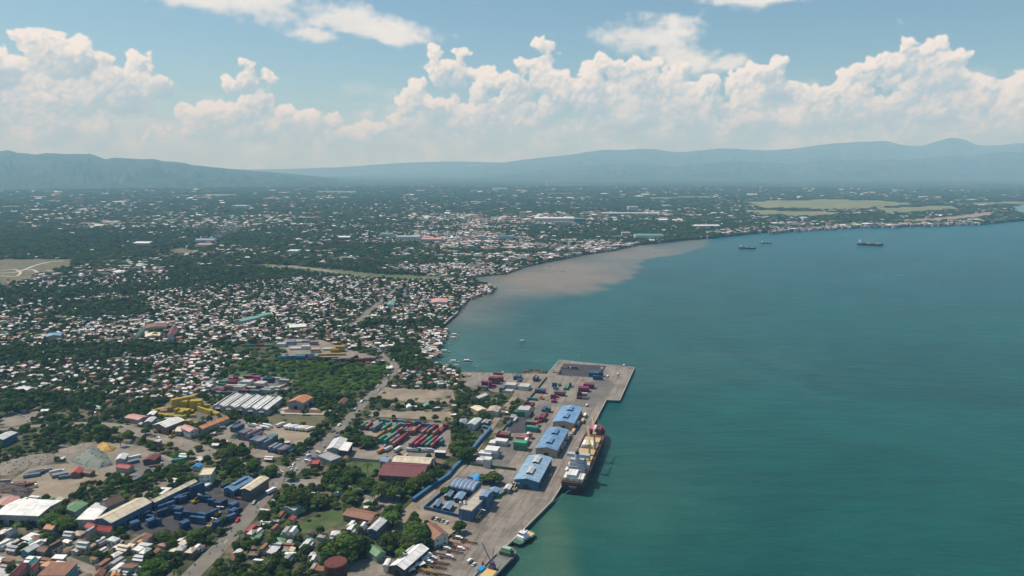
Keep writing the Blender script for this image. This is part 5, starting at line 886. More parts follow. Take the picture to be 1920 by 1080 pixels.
for (x, y, nl, nw, nh, c) in [(385, 580, 1, 5, 2, ['white']), (445, 565, 1, 5, 2, ['white', 'grey']), (520, 565, 2, 2, 1, ['white', 'mauve']), (500, 610, 2, 4, 1, ['white']), (545, 598, 1, 3, 2, ['white']), (610, 618, 1, 4, 2, ['white', 'orange']), (600, 570, 1, 2, 2, ['mauve', 'grey']), (690, 615, 1, 3, 1, ['white']), (740, 618, 1, 3, 2, ['orange', 'yellow']), (775, 600, 1, 3, 3, ['orange', 'yellow']), (720, 650, 3, 2, 1, ['yellow', 'orange']),
    (450, 665, 3, 2, 2, ['blue', 'cyan']), (540, 655, 2, 2, 2, ['blue', 'bluegrey']), (620, 668, 2, 2, 2, ['maroon', 'navy', 'bluegrey']), (700, 675, 2, 1, 2, ['navy', 'maroon']), (780, 682, 2, 2, 2, ['mauve', 'maroon', 'navy']), (870, 685, 2, 2, 2, ['maroon', 'red', 'navy']), (950, 680, 2, 2, 2, ['red', 'brown', 'mauve']), (1000, 672, 1, 2, 1, ['grey']), (270, 590, 2, 2, 1, ['red', 'green']), (210, 592, 2, 1, 1, ['teal', 'red'])]:
    stack(ZM, x, y, 5, nl, nw, nh, c, 40, MY, .8)
# scattered boxes round the scrap yard
for (x, y, a, c, n) in [(270, 735, 25, 'blue', 2), (240, 752, 25, 'bluegrey', 2), (330, 720, 40, 'grey', 1), (450, 750, 35, 'grey', 2), (500, 765, 20, 'bluegrey', 1), (1030, 780, 60, 'bluegrey', 2), (20, 800, 10, 'grey', 1), (125, 820, 15, 'brown', 2), (210, 825, 30, 'brown', 1), (1000, 620, 40, 'white', 1), (985, 655, 40, 'bluegrey', 2), (1340, 640, 30, 'teal', 1), (660, 810, 35, 'brown', 1), (480, 545, -10, 'grey', 1)]:
    stack(Z4, x, y, a, 1, n, 1, [c], 40, 'around the scrap yard')
landmark(*Z1(700, 650), 'the quay container yard'); landmark(*ZG(700, 420), 'the yellow containers'); landmark(*ZB(1000, 600), 'the blue container yard'); landmark(*ZY(1000, 450), 'the striped container yard'); landmark(*Z3(760, 650), 'the grey blue container yard'); landmark(*Z3(650, 260), 'the mixed container yard')

# ------------------------------------------------------------------ vehicles
def loft(mb, secs, mi=0):
    """secs: list of (x, halfwidth, z0, z1) along x"""
    vs = []; fs = []
    for (x, w, z0, z1) in secs: vs += [(x, -w, z0), (x, w, z0), (x, w, z1), (x, -w, z1)]
    n = len(secs)
    for i in range(n - 1):
        for k in range(4): fs.append((4 * i + k, 4 * i + (k + 1) % 4, 4 * i + 4 + (k + 1) % 4, 4 * i + 4 + k))
    fs.append((3, 2, 1, 0)); fs.append((4 * n - 4, 4 * n - 3, 4 * n - 2, 4 * n - 1)); return mb.add(vs, [f[::-1] for f in fs], mi)
mb = MB(); loft(mb, [(-2.2, .78, .35, .75), (-2.0, .86, .28, .92), (1.2, .88, .28, .95), (2.0, .84, .3, .85), (2.25, .7, .4, .7)], 0); loft(mb, [(-1.75, .74, .93, .96), (-1.2, .66, .93, 1.42), (.3, .66, .93, 1.44), (1.05, .74, .93, .97)], 1); mb.box(-1.15, .25, -.62, .62, 1.445, 1.48, 0)
for x in (-1.35, 1.35):
    for y in (-.8, .8): mb.wheel(x, y, .33, .33, .2, 2)
CAR = mb.mesh('car', [PAINT['white'], GLASS, TYRE])
mb = MB(); loft(mb, [(-2.9, .85, .5, 1.9), (-2.8, .9, .4, 2.05), (.9, .9, .4, 2.05), (1.3, .88, .4, 1.5), (2.5, .8, .45, 1.25), (2.6, .75, .5, 1.1)], 0); mb.box(-2.7, .8, -.93, .93, 1.25, 1.7, 1)
for x in (-1.8, 1.7):
    for y in (-.82, .82): mb.wheel(x, y, .4, .4, .22, 2)
JEEP = mb.mesh('van', [PAINT['white'], GLASS, TYRE])
mb = MB(); mb.box(-.9, .9, -.12, .12, .45, .75, 0); mb.box(-.35, .15, -.2, .2, .75, 1.5, 1); mb.wheel(-.65, 0, .3, .3, .12, 2, 8); mb.wheel(.65, 0, .3, .3, .12, 2, 8)
BIKE = mb.mesh('motorcycle', [PAINT['black'], PAINT['blue'], TYRE])
VEH = []
def car(g, ang, paint, kind='car'):
    me = {'car': CAR, 'van': JEEP, 'motorcycle': BIKE}[kind]; o = obj(kind, me, None, (*g, .27), ang); setmat(o, PAINT[paint]); VEH.append((o, kind, paint)); return o
fine = ROADS[0]; lens = [0]
for i in range(len(fine) - 1): lens.append(lens[-1] + (fine[i + 1] - fine[i]).length)
def along(fine, s_, off):
    acc = 0
    for i in range(len(fine) - 1):
        d_ = fine[i + 1] - fine[i]
        if acc + d_.length >= s_: u = d_.normalized(); return fine[i] + u * (s_ - acc) + Vector((u.y, -u.x)) * off, math.atan2(u.y, u.x)
        acc += d_.length
    return fine[-1], 0
s_ = 20.0; cols_ = ['white', 'white', 'silver', 'black', 'red', 'blue', 'white', 'green', 'silver']
while s_ < lens[-1] - 20:
    lane = random.choice((-1, 1)); p, a = along(fine, s_, lane * random.uniform(2.2, 4.6)); k = random.choices(('car', 'van', 'motorcycle'), (5, 3, 5))[0]
    car(p, a + (0 if lane > 0 else math.pi), random.choice(cols_), k); s_ += random.choice((5, 7, 10, 15, 22))
for i in range(26):                                                # queue and parked cars round the junction
    g = Vector(Z6(random.uniform(560, 800), random.uniform(20, 170))) if i < 14 else Vector(Z6(random.uniform(420, 620), random.uniform(180, 290))); car(g, random.choice((R(75), R(60), R(-20), R(160))) + random.gauss(0, .1), random.choice(cols_), random.choice(('car', 'car', 'van', 'motorcycle')))
for i, (x, y) in enumerate([(287, 612), (314, 618), (343, 628), (360, 632), (392, 645)]): car(Z2(x, y), R(70), ['black', 'white', 'black', 'silver', 'white'][i])
for i in range(10): car(along(ROADS[2], 60 + i * 34 + random.uniform(0, 15), random.choice((-4, 4)))[0], along(ROADS[2], 60 + i * 34, 0)[1], random.choice(cols_), random.choice(('car', 'van', 'motorcycle')))
for (x, y) in [(560, 690), (640, 350), (600, 360)]: car(ZY(x, y), R(70), 'white')
for (x, y) in [(1165, 228), (1170, 290), (950, 290)]: car(Z2(x, y) if x > 1000 else Z1(500, 640), R(75), 'white')
for i in range(12): car(Z6(random.uniform(640, 860), random.uniform(300, 360)), R(random.uniform(0, 180)), random.choice(cols_))
for (x, y) in [(1245, 385), (980, 470), (1075, 420), (725, 912), (1350, 235)]: car(ZP(x, y), R(70), 'white', 'van')
# trucks: cab, load bed or box, wheels
W_TRUCK = MB().wheel(0, 0, 0, .5, .34, 0, 10).mesh('wheel', [TYRE])
cabm = MB(); loft(cabm, [(-1.1, 1.15, .55, 2.7), (.5, 1.2, .55, 2.75), (.95, 1.15, .55, 1.7), (1.15, 1.05, .6, 1.4)], 0); cabm.add([(.52, -1.0, 2.6), (.52, 1.0, 2.6), (.98, 1.0, 1.75), (.98, -1.0, 1.75)], [(3, 2, 1, 0)], 1); CAB = cabm.mesh('cab', [PAINT['white'], GLASS])
BED = MB().box(-4.6, 4.6, -1.2, 1.2, .95, 1.25, 0).mesh('flatbed', [RUSTY]); BOXM = MB().box(-4.6, 4.6, -1.22, 1.22, .95, 3.4, 0).box(-4.62, -4.6, -1.0, 1.0, 1.1, 3.2, 1).mesh('cargo_box', [PAINT['white'], STEEL])
TR = []
def truck(g, ang, paint='white', load='box', cargo=None):
    t_ = thing('truck', '', 'truck', (*g, .25), ang, 'trucks parked about the yards'); c = obj('cab', CAB, t_, (5.9, 0, 0)); setmat(c, PAINT[paint])
    if load == 'box': b_ = obj('cargo_box', BOXM, t_); setmat(b_, PAINT[cargo or 'white'] if (cargo or 'white') in PAINT else CONT[cargo])
    else: obj('flatbed', BED, t_)
    for x in (-3.6, -2.3, 5.9):
        for y in (-1.0, 1.0): obj('wheel', W_TRUCK, t_, (x, y, .5))
    TR.append((t_, paint, load, cargo)); return t_
for i, (x, y) in enumerate([(1230, 590), (1265, 570), (1215, 630), (1250, 610)]): truck(Z1(x, y), R(75), 'white', 'box', ['red', 'white', 'white', 'tan'][i])
for i, (x, y) in enumerate([(1180, 690), (1155, 725), (1130, 760), (1110, 790), (1085, 830)]): truck(Z1(x, y), R(75), 'white', ['box', 'flat', 'flat', 'box', 'flat'][i], ['tan', None, None, 'silver', None][i])
for (x, y) in [(900, 560), (955, 570)]: truck(Z3(x, y), R(60), 'white', 'box')
for i in range(7): truck(Z3(965 + 26 * i, 575 + 3 * i), R(50), 'white', 'box', ['white', 'white', 'silver', 'white', 'white', 'tan', 'white'][i])
for (x, y) in [(690, 560), (780, 580), (800, 565)]: truck(Z3(x, y), R(-20), 'white', 'box')
truck(ZY(600, 770), R(65), 'white', 'box', 'silver'); truck(ZY(765, 775), R(65), 'white', 'box', 'white'); truck(ZY(490, 800), R(60), 'red', 'box', 'brown' if False else 'orange')
for i in range(5): truck(ZY(180 + 45 * i, 715 - 4 * i), R(65), ['white', 'silver', 'silver', 'white', 'black'][i], 'flat')
for i, x in enumerate((1000, 1090, 1180, 1270)): truck(ZY(x, 785), R(-10), 'silver', 'box', ['silver', 'green', 'white', 'silver'][i])
truck(Z6(200, 385), R(-15), 'white', 'flat'); truck(Z6(430, 340), R(65), 'white', 'box', 'white'); truck(Z6(640, 395), R(75), 'white', 'flat')
truck(Z6(945, 360), R(40), 'white', 'box', 'white')
truck(Z4(1190, 445), R(5), 'white', 'box', 'yellow'); truck(Z4(420, 755), R(35), 'white', 'box', 'silver'); truck(Z4(1110, 660), R(20), 'red', 'flat'); truck(Z4(1160, 700), R(20), 'silver', 'flat')
truck(ZP(520, 292), R(165), 'white', 'box', 'purple'); truck(ZP(960, 320), R(70), 'white', 'flat'); truck(ZP(340, 275), R(-15), 'black', 'flat'); truck(ZP(205, 355), R(-15), 'black', 'flat'); truck(ZF(830, 960), R(30), 'white', 'flat'); truck(ZF(1390, 905), R(-10), 'white', 'flat')
for i in range(5): truck(Z4(30 + 45 * i, 860 + 8 * (i % 3)), R(random.uniform(0, 60)), random.choice(('silver', 'black', 'white')), 'flat')
# yellow reach stackers in the blue yard, one orange excavator-like loader by the road
def stacker(g, ang, lab, paint='yellow'):
    t_ = thing('reach_stacker', lab, 'reach stacker', (*g, .1), ang, 'yellow yard machines')
    MB().box(-3.2, 2.6, -1.5, 1.5, .7, 1.7).box(-3.2, -1.2, -1.4, 1.4, 1.7, 2.5).build('chassis', PAINT[paint], t_); MB().box(-.9, .8, -.7, .7, 1.72, 3.2).build('cab', GLASS, t_)
    MB().bar((-2.6, 0, 2.8), (4.4, 0, 5.4), .6).build('boom', PAINT[paint], t_); MB().box(4.0, 4.8, -3.0, 3.0, 4.6, 5.0).build('spreader', PAINT['white'], t_)
    for x in (-2.3, 1.8):
        for y in (-1.45, 1.45): o = obj('wheel', W_TRUCK, t_, (x, y, .8)); o.scale = (1.6, 1.6, 1.6)
stacker(ZB(1020, 500), R(60), 'yellow reach stacker at the middle of the blue container yard'); stacker(ZB(1340, 690), R(80), 'yellow reach stacker beside the tall stacks at the right of the blue yard'); stacker(ZG(410, 960), R(75), 'yellow loader standing on the side road'); stacker(ZB(1240, 870), R(70), 'yellow and white machine near the bottom of the blue yard'); stacker(Z1(945, 435), R(-40), 'brown yard machine standing alone on the quay', 'orange'); stacker(Z2(900, 400), R(70), 'dark forklift standing beside the pale blue quay shed', 'tan'); stacker(Z2(632, 605), R(60), 'dark forklift standing below the port compound corner', 'tan')
# rows of rusty trailers
TRAILER = MB().box(-6.2, 6.2, -.55, -.35, .95, 1.35).box(-6.2, 6.2, .35, .55, .95, 1.35).mesh('frame', [RUSTY]); CROSS = MB().box(-.12, .12, -1.25, 1.25, 1.0, 1.3).mesh('crossbeam', [RUSTY])
def trailer(g, ang, lab, m=None, rot=0.0):
    t_ = thing('flat_trailer', lab, 'trailer', (*g, .12), ang, 'rusty trailers parked on the quay'); f = obj('frame', TRAILER, t_)
    if m: setmat(f, m)
    for i in range(7):
        c = obj('crossbeam', CROSS, t_, (-6 + 2 * i, 0, .02))
        if m: setmat(c, m)
    for x in (-5.2, -3.9):
        for y in (-1.0, 1.0): obj('wheel', W_TRUCK, t_, (x, y, .5))
    for y in (-.6, .6): MB().box(4.3, 4.5, y - .08, y + .08, 0, .97).build('landing_leg', RUSTY, t_)
TL = [(490, 760), (560, 788), (440, 792), (500, 822), (405, 828), (455, 860), (350, 878), (400, 908), (320, 935), (350, 945), (280, 965), (330, 975), (250, 1000), (300, 1020), (210, 1010), (360, 1030), (470, 745)]
for i, (x, y) in enumerate(TL): trailer(Z2(x, y, 1), R(-18 + random.gauss(0, 3)), 'rusty flat trailer, %s to the rusty roofed white house in its row' % ordw(sorted(range(len(TL)), key=lambda k: TL[k][1]).index(i)), PAINT['yellow'] if i == 12 else (PAINT['orange'] if i in (2, 3) else None))
for i, (x, y) in enumerate([(485, 765), (500, 845), (395, 845), (415, 905), (290, 915), (262, 945)]): car(Z2(x, y), R(-18), 'white', 'van')
# light masts of the port
for (x, y, lab) in [(455, 300, 'tall light mast near the breakwater corner of the container yard'), (762, 418, 'tall light mast beside the white containers, inland side of the port'), (1200, 482, 'tall light mast behind the farthest blue quay shed'), (545, 365, 'tall light mast near the magenta containers'), (605, 560, 'tall light mast beside the port road trees'), (1216, 215, 'thin light mast on the pier head')]:
    g = Z1(x, y); t_ = thing('light_mast', lab, 'light mast', (*g, 0), 0, 'light masts in the port'); MB().cyl(0, 0, 0, 20, .28, .14, 8).build('mast', STEEL, t_); MB().box(-1.6, 1.6, -.15, .15, 19.9, 20.2).build('crossarm', STEEL, t_)
    for k in (-1.3, -.4, .4, 1.3): MB().cbox(k, -.25, 19.7, .5, .3, .45).build('floodlight', PAINT['white'], t_)

# ------------------------------------------------------------------ ships and boats
HULLB = surf('black_hull', (0.022, 0.022, 0.025), 0.5, 0.25, 0.1, dirt=(0.12, 0.05, 0.03), dirt_amt=0.3, dirt_scale=0.12); REDD = surf('oxide_deck', (0.125, 0.058, 0.036), 0.8, 0.3, 0.2, dirt=(0.13, 0.06, 0.04), dirt_amt=.4); SUPER = surf('ship_white', (0.40, 0.42, 0.45), 0.55, 0.1, 0.3, dirt=(0.4, 0.3, 0.22), dirt_amt=.15)
def hull_mesh(L, Bm, z0, z1, rake=.10, n=18, stern=.86, flare=1.0):
    mb = MB(); vs = []
    for i in range(n + 1):
        u = i / n; x = -L / 2 + L * u; w = Bm / 2 * (stern + (1 - stern) * min(1, u / .12)) if u < .12 else Bm / 2
        if u > .80: w = Bm / 2 * (1 - ((u - .80) / .20) ** 2.0) ** .6 if u < 1 else .12
        sh = (0.18 * (z1 - z0)) * max(0, (u - .8) / .2) ** 1.5; wl = w * (.9 if u < .8 else .9 - .5 * ((u - .8) / .2)); xr = x - L * rake * .35 * max(0, (u - .85) / .15)
        vs += [(xr, -wl, z0), (xr, wl, z0), (x, w, z1 + sh), (x, -w, z1 + sh)]
    fs = [(4 * i + k, 4 * i + 4 + k, 4 * i + 4 + (k + 1) % 4, 4 * i + (k + 1) % 4) for i in range(n) for k in (0, 1, 3)] + [(3, 2, 1, 0), (4 * n, 4 * n + 1, 4 * n + 2, 4 * n + 3)]
    mb.add(vs, fs, 0); dk = [(4 * i + 3, 4 * i + 7, 4 * i + 6, 4 * i + 2) for i in range(n)]
    mb.f += [tuple(q) for q in dk]; mb.m += [1] * n; return mb, vs
def boat_at(name, label, cat, A, B, Bm, zd, ship_z=SEA_Z):
    a, b_ = Vector(gp(*A, zd)), Vector(gp(*B, zd)); c = (a + b_) / 2; d_ = b_ - a; return thing(name, label, cat, (*c, ship_z), math.atan2(d_.y, d_.x)), d_.length
# moored cargo ship
t_, L = boat_at('cargo_ship', 'black hulled cargo ship with tan hatches moored alongside the quay', 'cargo ship', (1073, 912), (1124, 800), 19, 4.5); Bm = 19.5; DZ = 8.2
landmark(t_.location.x, t_.location.y, 'the moored cargo ship')
mb, _ = hull_mesh(L, Bm, -4, DZ, stern=.93); hull = mb.build('hull', [HULLB, REDD], t_)
bw = MB()                                                          # bulwark in red oxide
for s2 in (-1, 1): bw.box(-L / 2 + 1, L * .30, s2 * (Bm / 2 - .25) - .15, s2 * (Bm / 2 - .25) + .15, DZ + .01, DZ + 1.1)
bw.box(-L / 2 + .3, -L / 2 + .6, -Bm / 2 * .92, Bm / 2 * .92, DZ + .01, DZ + 1.6)
bw.build('bulwark', REDD, hull)
for i in range(9): MB().box(-L / 2 + .7, -L / 2 + 1.6, -8 + i * 2 - .25, -8 + i * 2 + .25, DZ + .01, DZ + 2.6).build('stern_stanchion', REDD, hull)
MB().box(-L / 2 + .3, -L / 2 + 14, -8.4, 8.4, DZ + 1.7, DZ + 2.0).build('aft_platform', REDD, t_)
# accommodation block in tiers with bridge wings
xs0 = -L / 2 + 16; ac = thing.__call__ if False else None
sup = MB().box(xs0, xs0 + 17, -8.2, 8.2, DZ + .01, DZ + 3.0).build('accommodation', SUPER, t_)
for k in range(4): MB().box(xs0 + 1.2 + k * .9, xs0 + 15.5 - k * .5, -7.2 + k * .5, 7.2 - k * .5, DZ + 3.02 + k * 2.7, DZ + 5.65 + k * 2.7).build('deck_house', SUPER, sup)
for k in range(5):
    for j in range(7): MB().box(xs0 + 1.1 + k * .9 - .08 - (0 if k else 1.2), xs0 + 1.1 + k * .9 + .1 - (0 if k else 1.1), -5.4 + 1.8 * j - .55, -5.4 + 1.8 * j + .55, DZ + .8 + k * 2.7, DZ + 2.2 + k * 2.7).build('window', GLASS, sup)
MB().box(xs0 + 9.0, xs0 + 13.5, -9.6, 9.6, DZ + 13.85, DZ + 16.4).build('bridge', SUPER, t_); MB().box(xs0 + 13.45, xs0 + 13.6, -8.8, 8.8, DZ + 14.6, DZ + 15.7).build('bridge_window', GLASS, t_)
fn = MB().cyl(xs0 + 4.2, 0, DZ + 13.8, DZ + 19, 2.0, 1.7, 14).build('funnel', SUPER, t_); MB().cyl(xs0 + 4.2, 0, DZ + 19.01, DZ + 21, 1.75, 1.6, 14).build('funnel_top', PAINT['black'], fn)
MB().cyl(xs0 + 11, 0, DZ + 16.4, DZ + 25, .3, .12, 8).bar((xs0 + 11, -2.6, DZ + 21.5), (xs0 + 11, 2.6, DZ + 21.5), .2).build('radar_mast', PAINT['white'], t_)
for s2 in (-1, 1):
    MB().box(xs0 + 1.5, xs0 + 8.5, s2 * 8.9 - .9, s2 * 8.9 + .9, DZ + 3.3, DZ + 4.8).build('lifeboat', PAINT['orange'] if s2 < 0 else PAINT['white'], t_)
    MB().box(xs0 + 11, xs0 + 17, s2 * 7.9 - 1.0, s2 * 7.9 + 1.0, DZ + 3.3, DZ + 6).build('side_house', PAINT['white'], t_)
# hatches
hx = xs0 + 19.5
for i, (ln, c, hh) in enumerate([(11, 'tan', 2.4), (9, 'tan', 2.2), (13, 'tan', 2.4), (11, 'tan', 2.4), (12, 'tan', 2.4)]):
    if hx + ln > L * .36: break
    hb = MB().box(hx, hx + ln, -7.4, 7.4, DZ + .01, DZ + hh).build('hatch_cover', PAINT['tan'], t_)
    for k in range(5): MB().box(hx + ln * (k + .5) / 5 - .12, hx + ln * (k + .5) / 5 + .12, -7.42, 7.42, DZ + hh, DZ + hh + .18).build('hatch_rib', PAINT['tan'], hb)
    hx += ln + 3.4
# deck cranes
for cxp in (xs0 + 32.2, xs0 + 58.5):
    y0 = -5.8; cr_ = MB().cyl(cxp, y0, DZ + .01, DZ + 15, 1.1, .9, 12).build('crane_post', PAINT['buff'], t_); MB().box(cxp - 1.6, cxp + 1.6, y0 - 1.4, y0 + 1.4, DZ + 15.01, DZ + 18).build('crane_house', PAINT['buff'], cr_)
    jb = MB()
    for s2 in (-.7, .7): jb.bar((cxp + .8, y0 + s2, DZ + 17), (cxp + 19, y0 + 5 + s2 * .4, DZ + 27), .45)
    for k in range(6): jb.bar((cxp + .8 + 3.3 * k, y0 - .6 + .85 * k, DZ + 17 + 1.83 * k), (cxp + 2.5 + 3.3 * k, y0 + 1.0 + .85 * k, DZ + 18 + 1.83 * k), .2)
    jb.build('crane_jib', PAINT['buff'], cr_); MB().bar((cxp, y0, DZ + 20.5), (cxp + 19, y0 + 5, DZ + 27), .12).bar((cxp, y0, DZ + 18), (cxp, y0, DZ + 20.8), .5).build('crane_stay', STEEL, cr_)
MB().cyl(L / 2 - 9, 0, DZ + .5, DZ + 12, .35, .2, 8).build('foremast', PAINT['buff'], t_)
MB().box(L / 2 - 19, L / 2 - 11, -6.2, 6.2, DZ + .3, DZ + 2.2).build('forecastle_house', REDD, t_)
# name lettering on the stern is too worn to read: two short rows of strokes
for r_, (n, w, zz) in enumerate([(8, .5, DZ - 1.2), (5, .4, DZ - 2.3)]):
    for i in range(n): MB().cbox(-L / 2 - .03, -(n - 1) * .45 + i * .9, zz, .05, w, .55).build('stern_lettering', PAINT['white'], hull)
# containers on deck (cargo, things of their own)
ca_, sa_ = math.cos(t_.rotation_euler[2]), math.sin(t_.rotation_euler[2])
def on_ship(x, y, z, ang, ft, c): BOXES.append((t_.location.x + ca_ * x - sa_ * y, t_.location.y + sa_ * x + ca_ * y, SEA_Z + z, t_.rotation_euler[2] + ang, ft, c, 'on the moored cargo ship', 0))
for j, y in enumerate((-3.9, -1.3, 1.3, 3.9)): on_ship(-L / 2 + 8.5, y, DZ + 2.02, 0, 40, 'white'); 
for y in (-1.3, 1.3, 3.9): on_ship(-L / 2 + 9.0, y, DZ + 4.64, 0, 40, 'white')
for y in (-7.0, 7.0): on_ship(-L / 2 + 8.5, y, DZ + 2.02, 0, 40, 'white')
for j in range(4): on_ship(hx - 26 , -5.5 + 2.7 * j + 2, DZ + 2.65, 0, 40, 'white')
for j in range(4): on_ship(L * .345 + 2, -4 + 2.7 * j, DZ + .3, 0, 40, ['maroon', 'red', 'white', 'maroon'][j]); on_ship(L * .345 + 2, -4 + 2.7 * j, DZ + 2.95, 0, 40, ['red', 'maroon', 'white', 'magenta'][j])
o = MB(); p, q = Vector(gp(1069, 919, 2)), Vector(gp(1035, 942, .6)); o.bar((*p, 2.2), (*q, .6), .18); o.build('mooring_rope', PAINT['white'], None, label='pale mooring rope from the cargo ship stern to the quay', cat='rope')
# tug
t_, L = boat_at('tugboat', 'white and green tugboat moored below the cargo ship', 'tugboat', (966, 1014), (999, 993), 9, 1.5); mb, _ = hull_mesh(L, 9, -2, 2.6, stern=.8); h_ = mb.build('hull', [HULLB, surf('green_deck', (0.06, 0.14, 0.085), .8, .2, .4)], t_)
landmark(t_.location.x, t_.location.y, 'the tugboat')
MB().box(-L * .25, L * .12, -3.0, 3.0, 2.61, 5.0).build('deck_house', PAINT['white'], t_); wh = MB().box(-L * .18, L * .02, -2.3, 2.3, 5.01, 7.4).build('wheelhouse', PAINT['white'], t_); MB().box(-L * .185, L * .025, -2.2, 2.2, 6.0, 6.9).build('wheelhouse_window', GLASS, wh)
MB().cyl(-L * .12, 0, 7.4, 14, .22, .1, 8).bar((-L * .12, -1.5, 11), (-L * .12, 1.5, 11), .15).build('mast', PAINT['purple'], t_); MB().cyl(L * .07, -1.2, 5.0, 7.6, .7, .6, 10).cyl(L * .07, 1.2, 5.0, 7.6, .7, .6, 10).build('funnel', PAINT['white'], t_); MB().box(L * .16, L * .40, -3.2, 3.2, 2.61, 3.0).build('fore_deck', PAINT['buff'], t_)
for k in range(8): MB().wheel(-L * .3 + k * L * .09, 4.55, 1.7, .65, .5).build('fender_tyre', TYRE, h_); MB().wheel(-L * .3 + k * L * .09, -4.55, 1.7, .65, .5).build('fender_tyre', TYRE, h_)
# landing barge with crane
a, b_ = Vector(gp(893, 1096, 1.5)), Vector(gp(961, 1026, 1.5)); c = (a + b_) / 2; d_ = b_ - a; L = d_.length; t_ = thing('landing_barge', 'dark open barge with crane and tan cargo at the bottom quay edge', 'barge', (*c, SEA_Z), math.atan2(d_.y, d_.x)); landmark(c.x, c.y, 'the open barge')
mb, _ = hull_mesh(L, 13, -2, 3.4, stern=.98); mb.build('hull', [HULLB, surf('grey_deck', (0.14, 0.14, 0.13), .8, .2, .3)], t_)
for s2 in (-1, 1): MB().box(-L * .46, L * .25, s2 * 5.9 - .2, s2 * 5.9 + .2, 3.41, 4.6).build('coaming', surf('grey_rail', (0.30, 0.29, 0.27), .8, .2, .3), t_)
MB().box(-L * .42, -L * .12, -4.6, 3.0, 3.41, 4.2).build('tan_cargo', PAINT['buff'], t_); MB().box(-L * .05, L * .20, -4.8, 4.8, 3.41, 3.6).build('hold_cover', surf('grey_cover', (0.19, 0.19, 0.17), .9, .2, .3), t_)
MB().box(L * .27, L * .38, -4.2, 4.2, 3.41, 6.2).build('deck_house', surf('olive_paint', (0.085, 0.135, 0.085), .7, .2, .5), t_); MB().box(L * .29, L * .36, -3.2, 3.2, 6.21, 8.4).build('wheelhouse', surf('pale_green', (0.30, 0.40, 0.30), .6, .15, .5), t_)
kx = -L * .085; cr_ = MB().box(kx - 1.8, kx + 1.8, -1.8, 1.8, 3.41, 6.5).build('crane_base', PAINT['purple'], t_); MB().box(kx - 1.2, kx + 1.2, -1.2, 1.2, 6.51, 8.6).build('crane_cab', PAINT['purple'], cr_); MB().bar((kx, 0, 7), (kx + 3, 9, 18), .55).bar((kx, 0, 8), (kx + 8, 3, 13), .4).build('crane_boom', PAINT['purple'], cr_)
# little things on the quay near the barge
g = Z2(652, 1005); t_ = thing('blue_tarp_stack', 'bright blue tarpaulin covered stack beside the barge', 'tarpaulin', (*g, .1), R(60)); MB().prism([(-3.2, -2), (3.2, -2), (3.2, 2), (-3.2, 2)], 0, 2.4, scale_top=.85).build('tarp_cover', surf('blue_tarp', (0.01, 0.25, 0.55), .5, .12, .8), t_)
g = Z2(660, 955); t_ = thing('red_bollard_cone', 'small red marker post standing on the quay near the barge', 'marker', (*g, .1)); MB().cyl(0, 0, 0, .4, 1.1, 1.1, 10).cyl(0, 0, .41, 2.6, .8, .25, 10).build('post', PAINT['red'], t_)
car(Z2(565, 935), R(60), 'white', 'van'); car(Z2(595, 960), R(60), 'white')
# anchored ships
def freighter(label, A, B, Bm, dark=True, cranes=3):
    a, b_ = Vector(gp(*A, SEA_Z)), Vector(gp(*B, SEA_Z)); c = (a + b_) / 2; d_ = b_ - a; L = d_.length; t_ = thing('freighter', label, 'ship', (*c, SEA_Z), math.atan2(d_.y, d_.x), 'ships anchored in the bay')
    mb, _ = hull_mesh(L, Bm, -3, L * .075, stern=.9); mb.build('hull', [HULLB, REDD], t_); D = L * .075
    MB().box(-L * .46, -L * .34, -Bm * .4, Bm * .4, D + .01, D + L * .07).box(-L * .44, -L * .36, -Bm * .33, Bm * .33, D + L * .07 + .01, D + L * .12).build('accommodation', PAINT['white'], t_); MB().box(-L * .45, -L * .42, -1.2, 1.2, D + L * .12, D + L * .16).build('funnel', PAINT['white'], t_)
    for k in range(cranes):
        x = -L * .2 + k * L * .5 / max(1, cranes - 1); cr_ = MB().cyl(x, 0, D, D + L * .085, L * .010, L * .008, 8).build('crane_post', PAINT['buff'], t_); MB().bar((x, 0, D + L * .08), (x + L * .10, 0, D + L * .045), L * .01).build('crane_jib', PAINT['buff'], cr_)
    for k in range(4): MB().box(-L * .28 + k * L * .16, -L * .17 + k * L * .16, -Bm * .36, Bm * .36, D + .02, D + L * .018).build('hatch_cover', PAINT['tan'] if k % 2 else REDD, t_)
freighter('large dark freighter with white stern house anchored far out in the bay', (1607, 459), (1656.5, 461), 17)
freighter('small dark freighter, left one of two anchored off the far shore', (1386, 465.5), (1417.5, 467), 10, cranes=1)
freighter('small rusty freighter, right one of two anchored off the far shore', (1427, 456), (1447, 457), 9, cranes=1)
# outrigger boats and fishing boats
BOATS = []
def banca(px, py, L, ang, paint, big=False, lab=None):
    g = gp(px, py, SEA_Z); t_ = thing('fishing_boat' if big else 'outrigger_boat', lab or '', 'boat', (*g, SEA_Z), ang, 'boats along the shore'); Bm = L * (.2 if big else .12)
    mb, _ = hull_mesh(L, Bm, -.4, L * .075, stern=.5, n=10); mb.build('hull', [PAINT[paint], surf('boat_deck', (0.30, 0.22, 0.15), .8, .2, .5)], t_)
    MB().box(-L * .28, L * .08, -Bm * .4, Bm * .4, L * .076, L * (.19 if big else .13)).build('cabin', PAINT['white'], t_); MB().box(-L * .32, L * .14, -Bm * .5, Bm * .5, L * (.195 if big else .135), L * (.215 if big else .15)).build('canopy', ROOF['white'], t_)
    for s2 in (-1, 1):
        MB().bar((-L * .36, s2 * L * .28, .15), (L * .36, s2 * L * .28, .15), L * .012).build('outrigger', PAINT['white'], t_)
    for x in (-L * .22, L * .2): MB().bar((x, -L * .28, L * .05), (x, L * .28, L * .05), L * .01).build('boom', BARK, t_)
    if big: MB().cyl(L * .2, 0, L * .07, L * .42, L * .01, L * .006, 6).build('mast', BARK, t_)
    BOATS.append(t_)
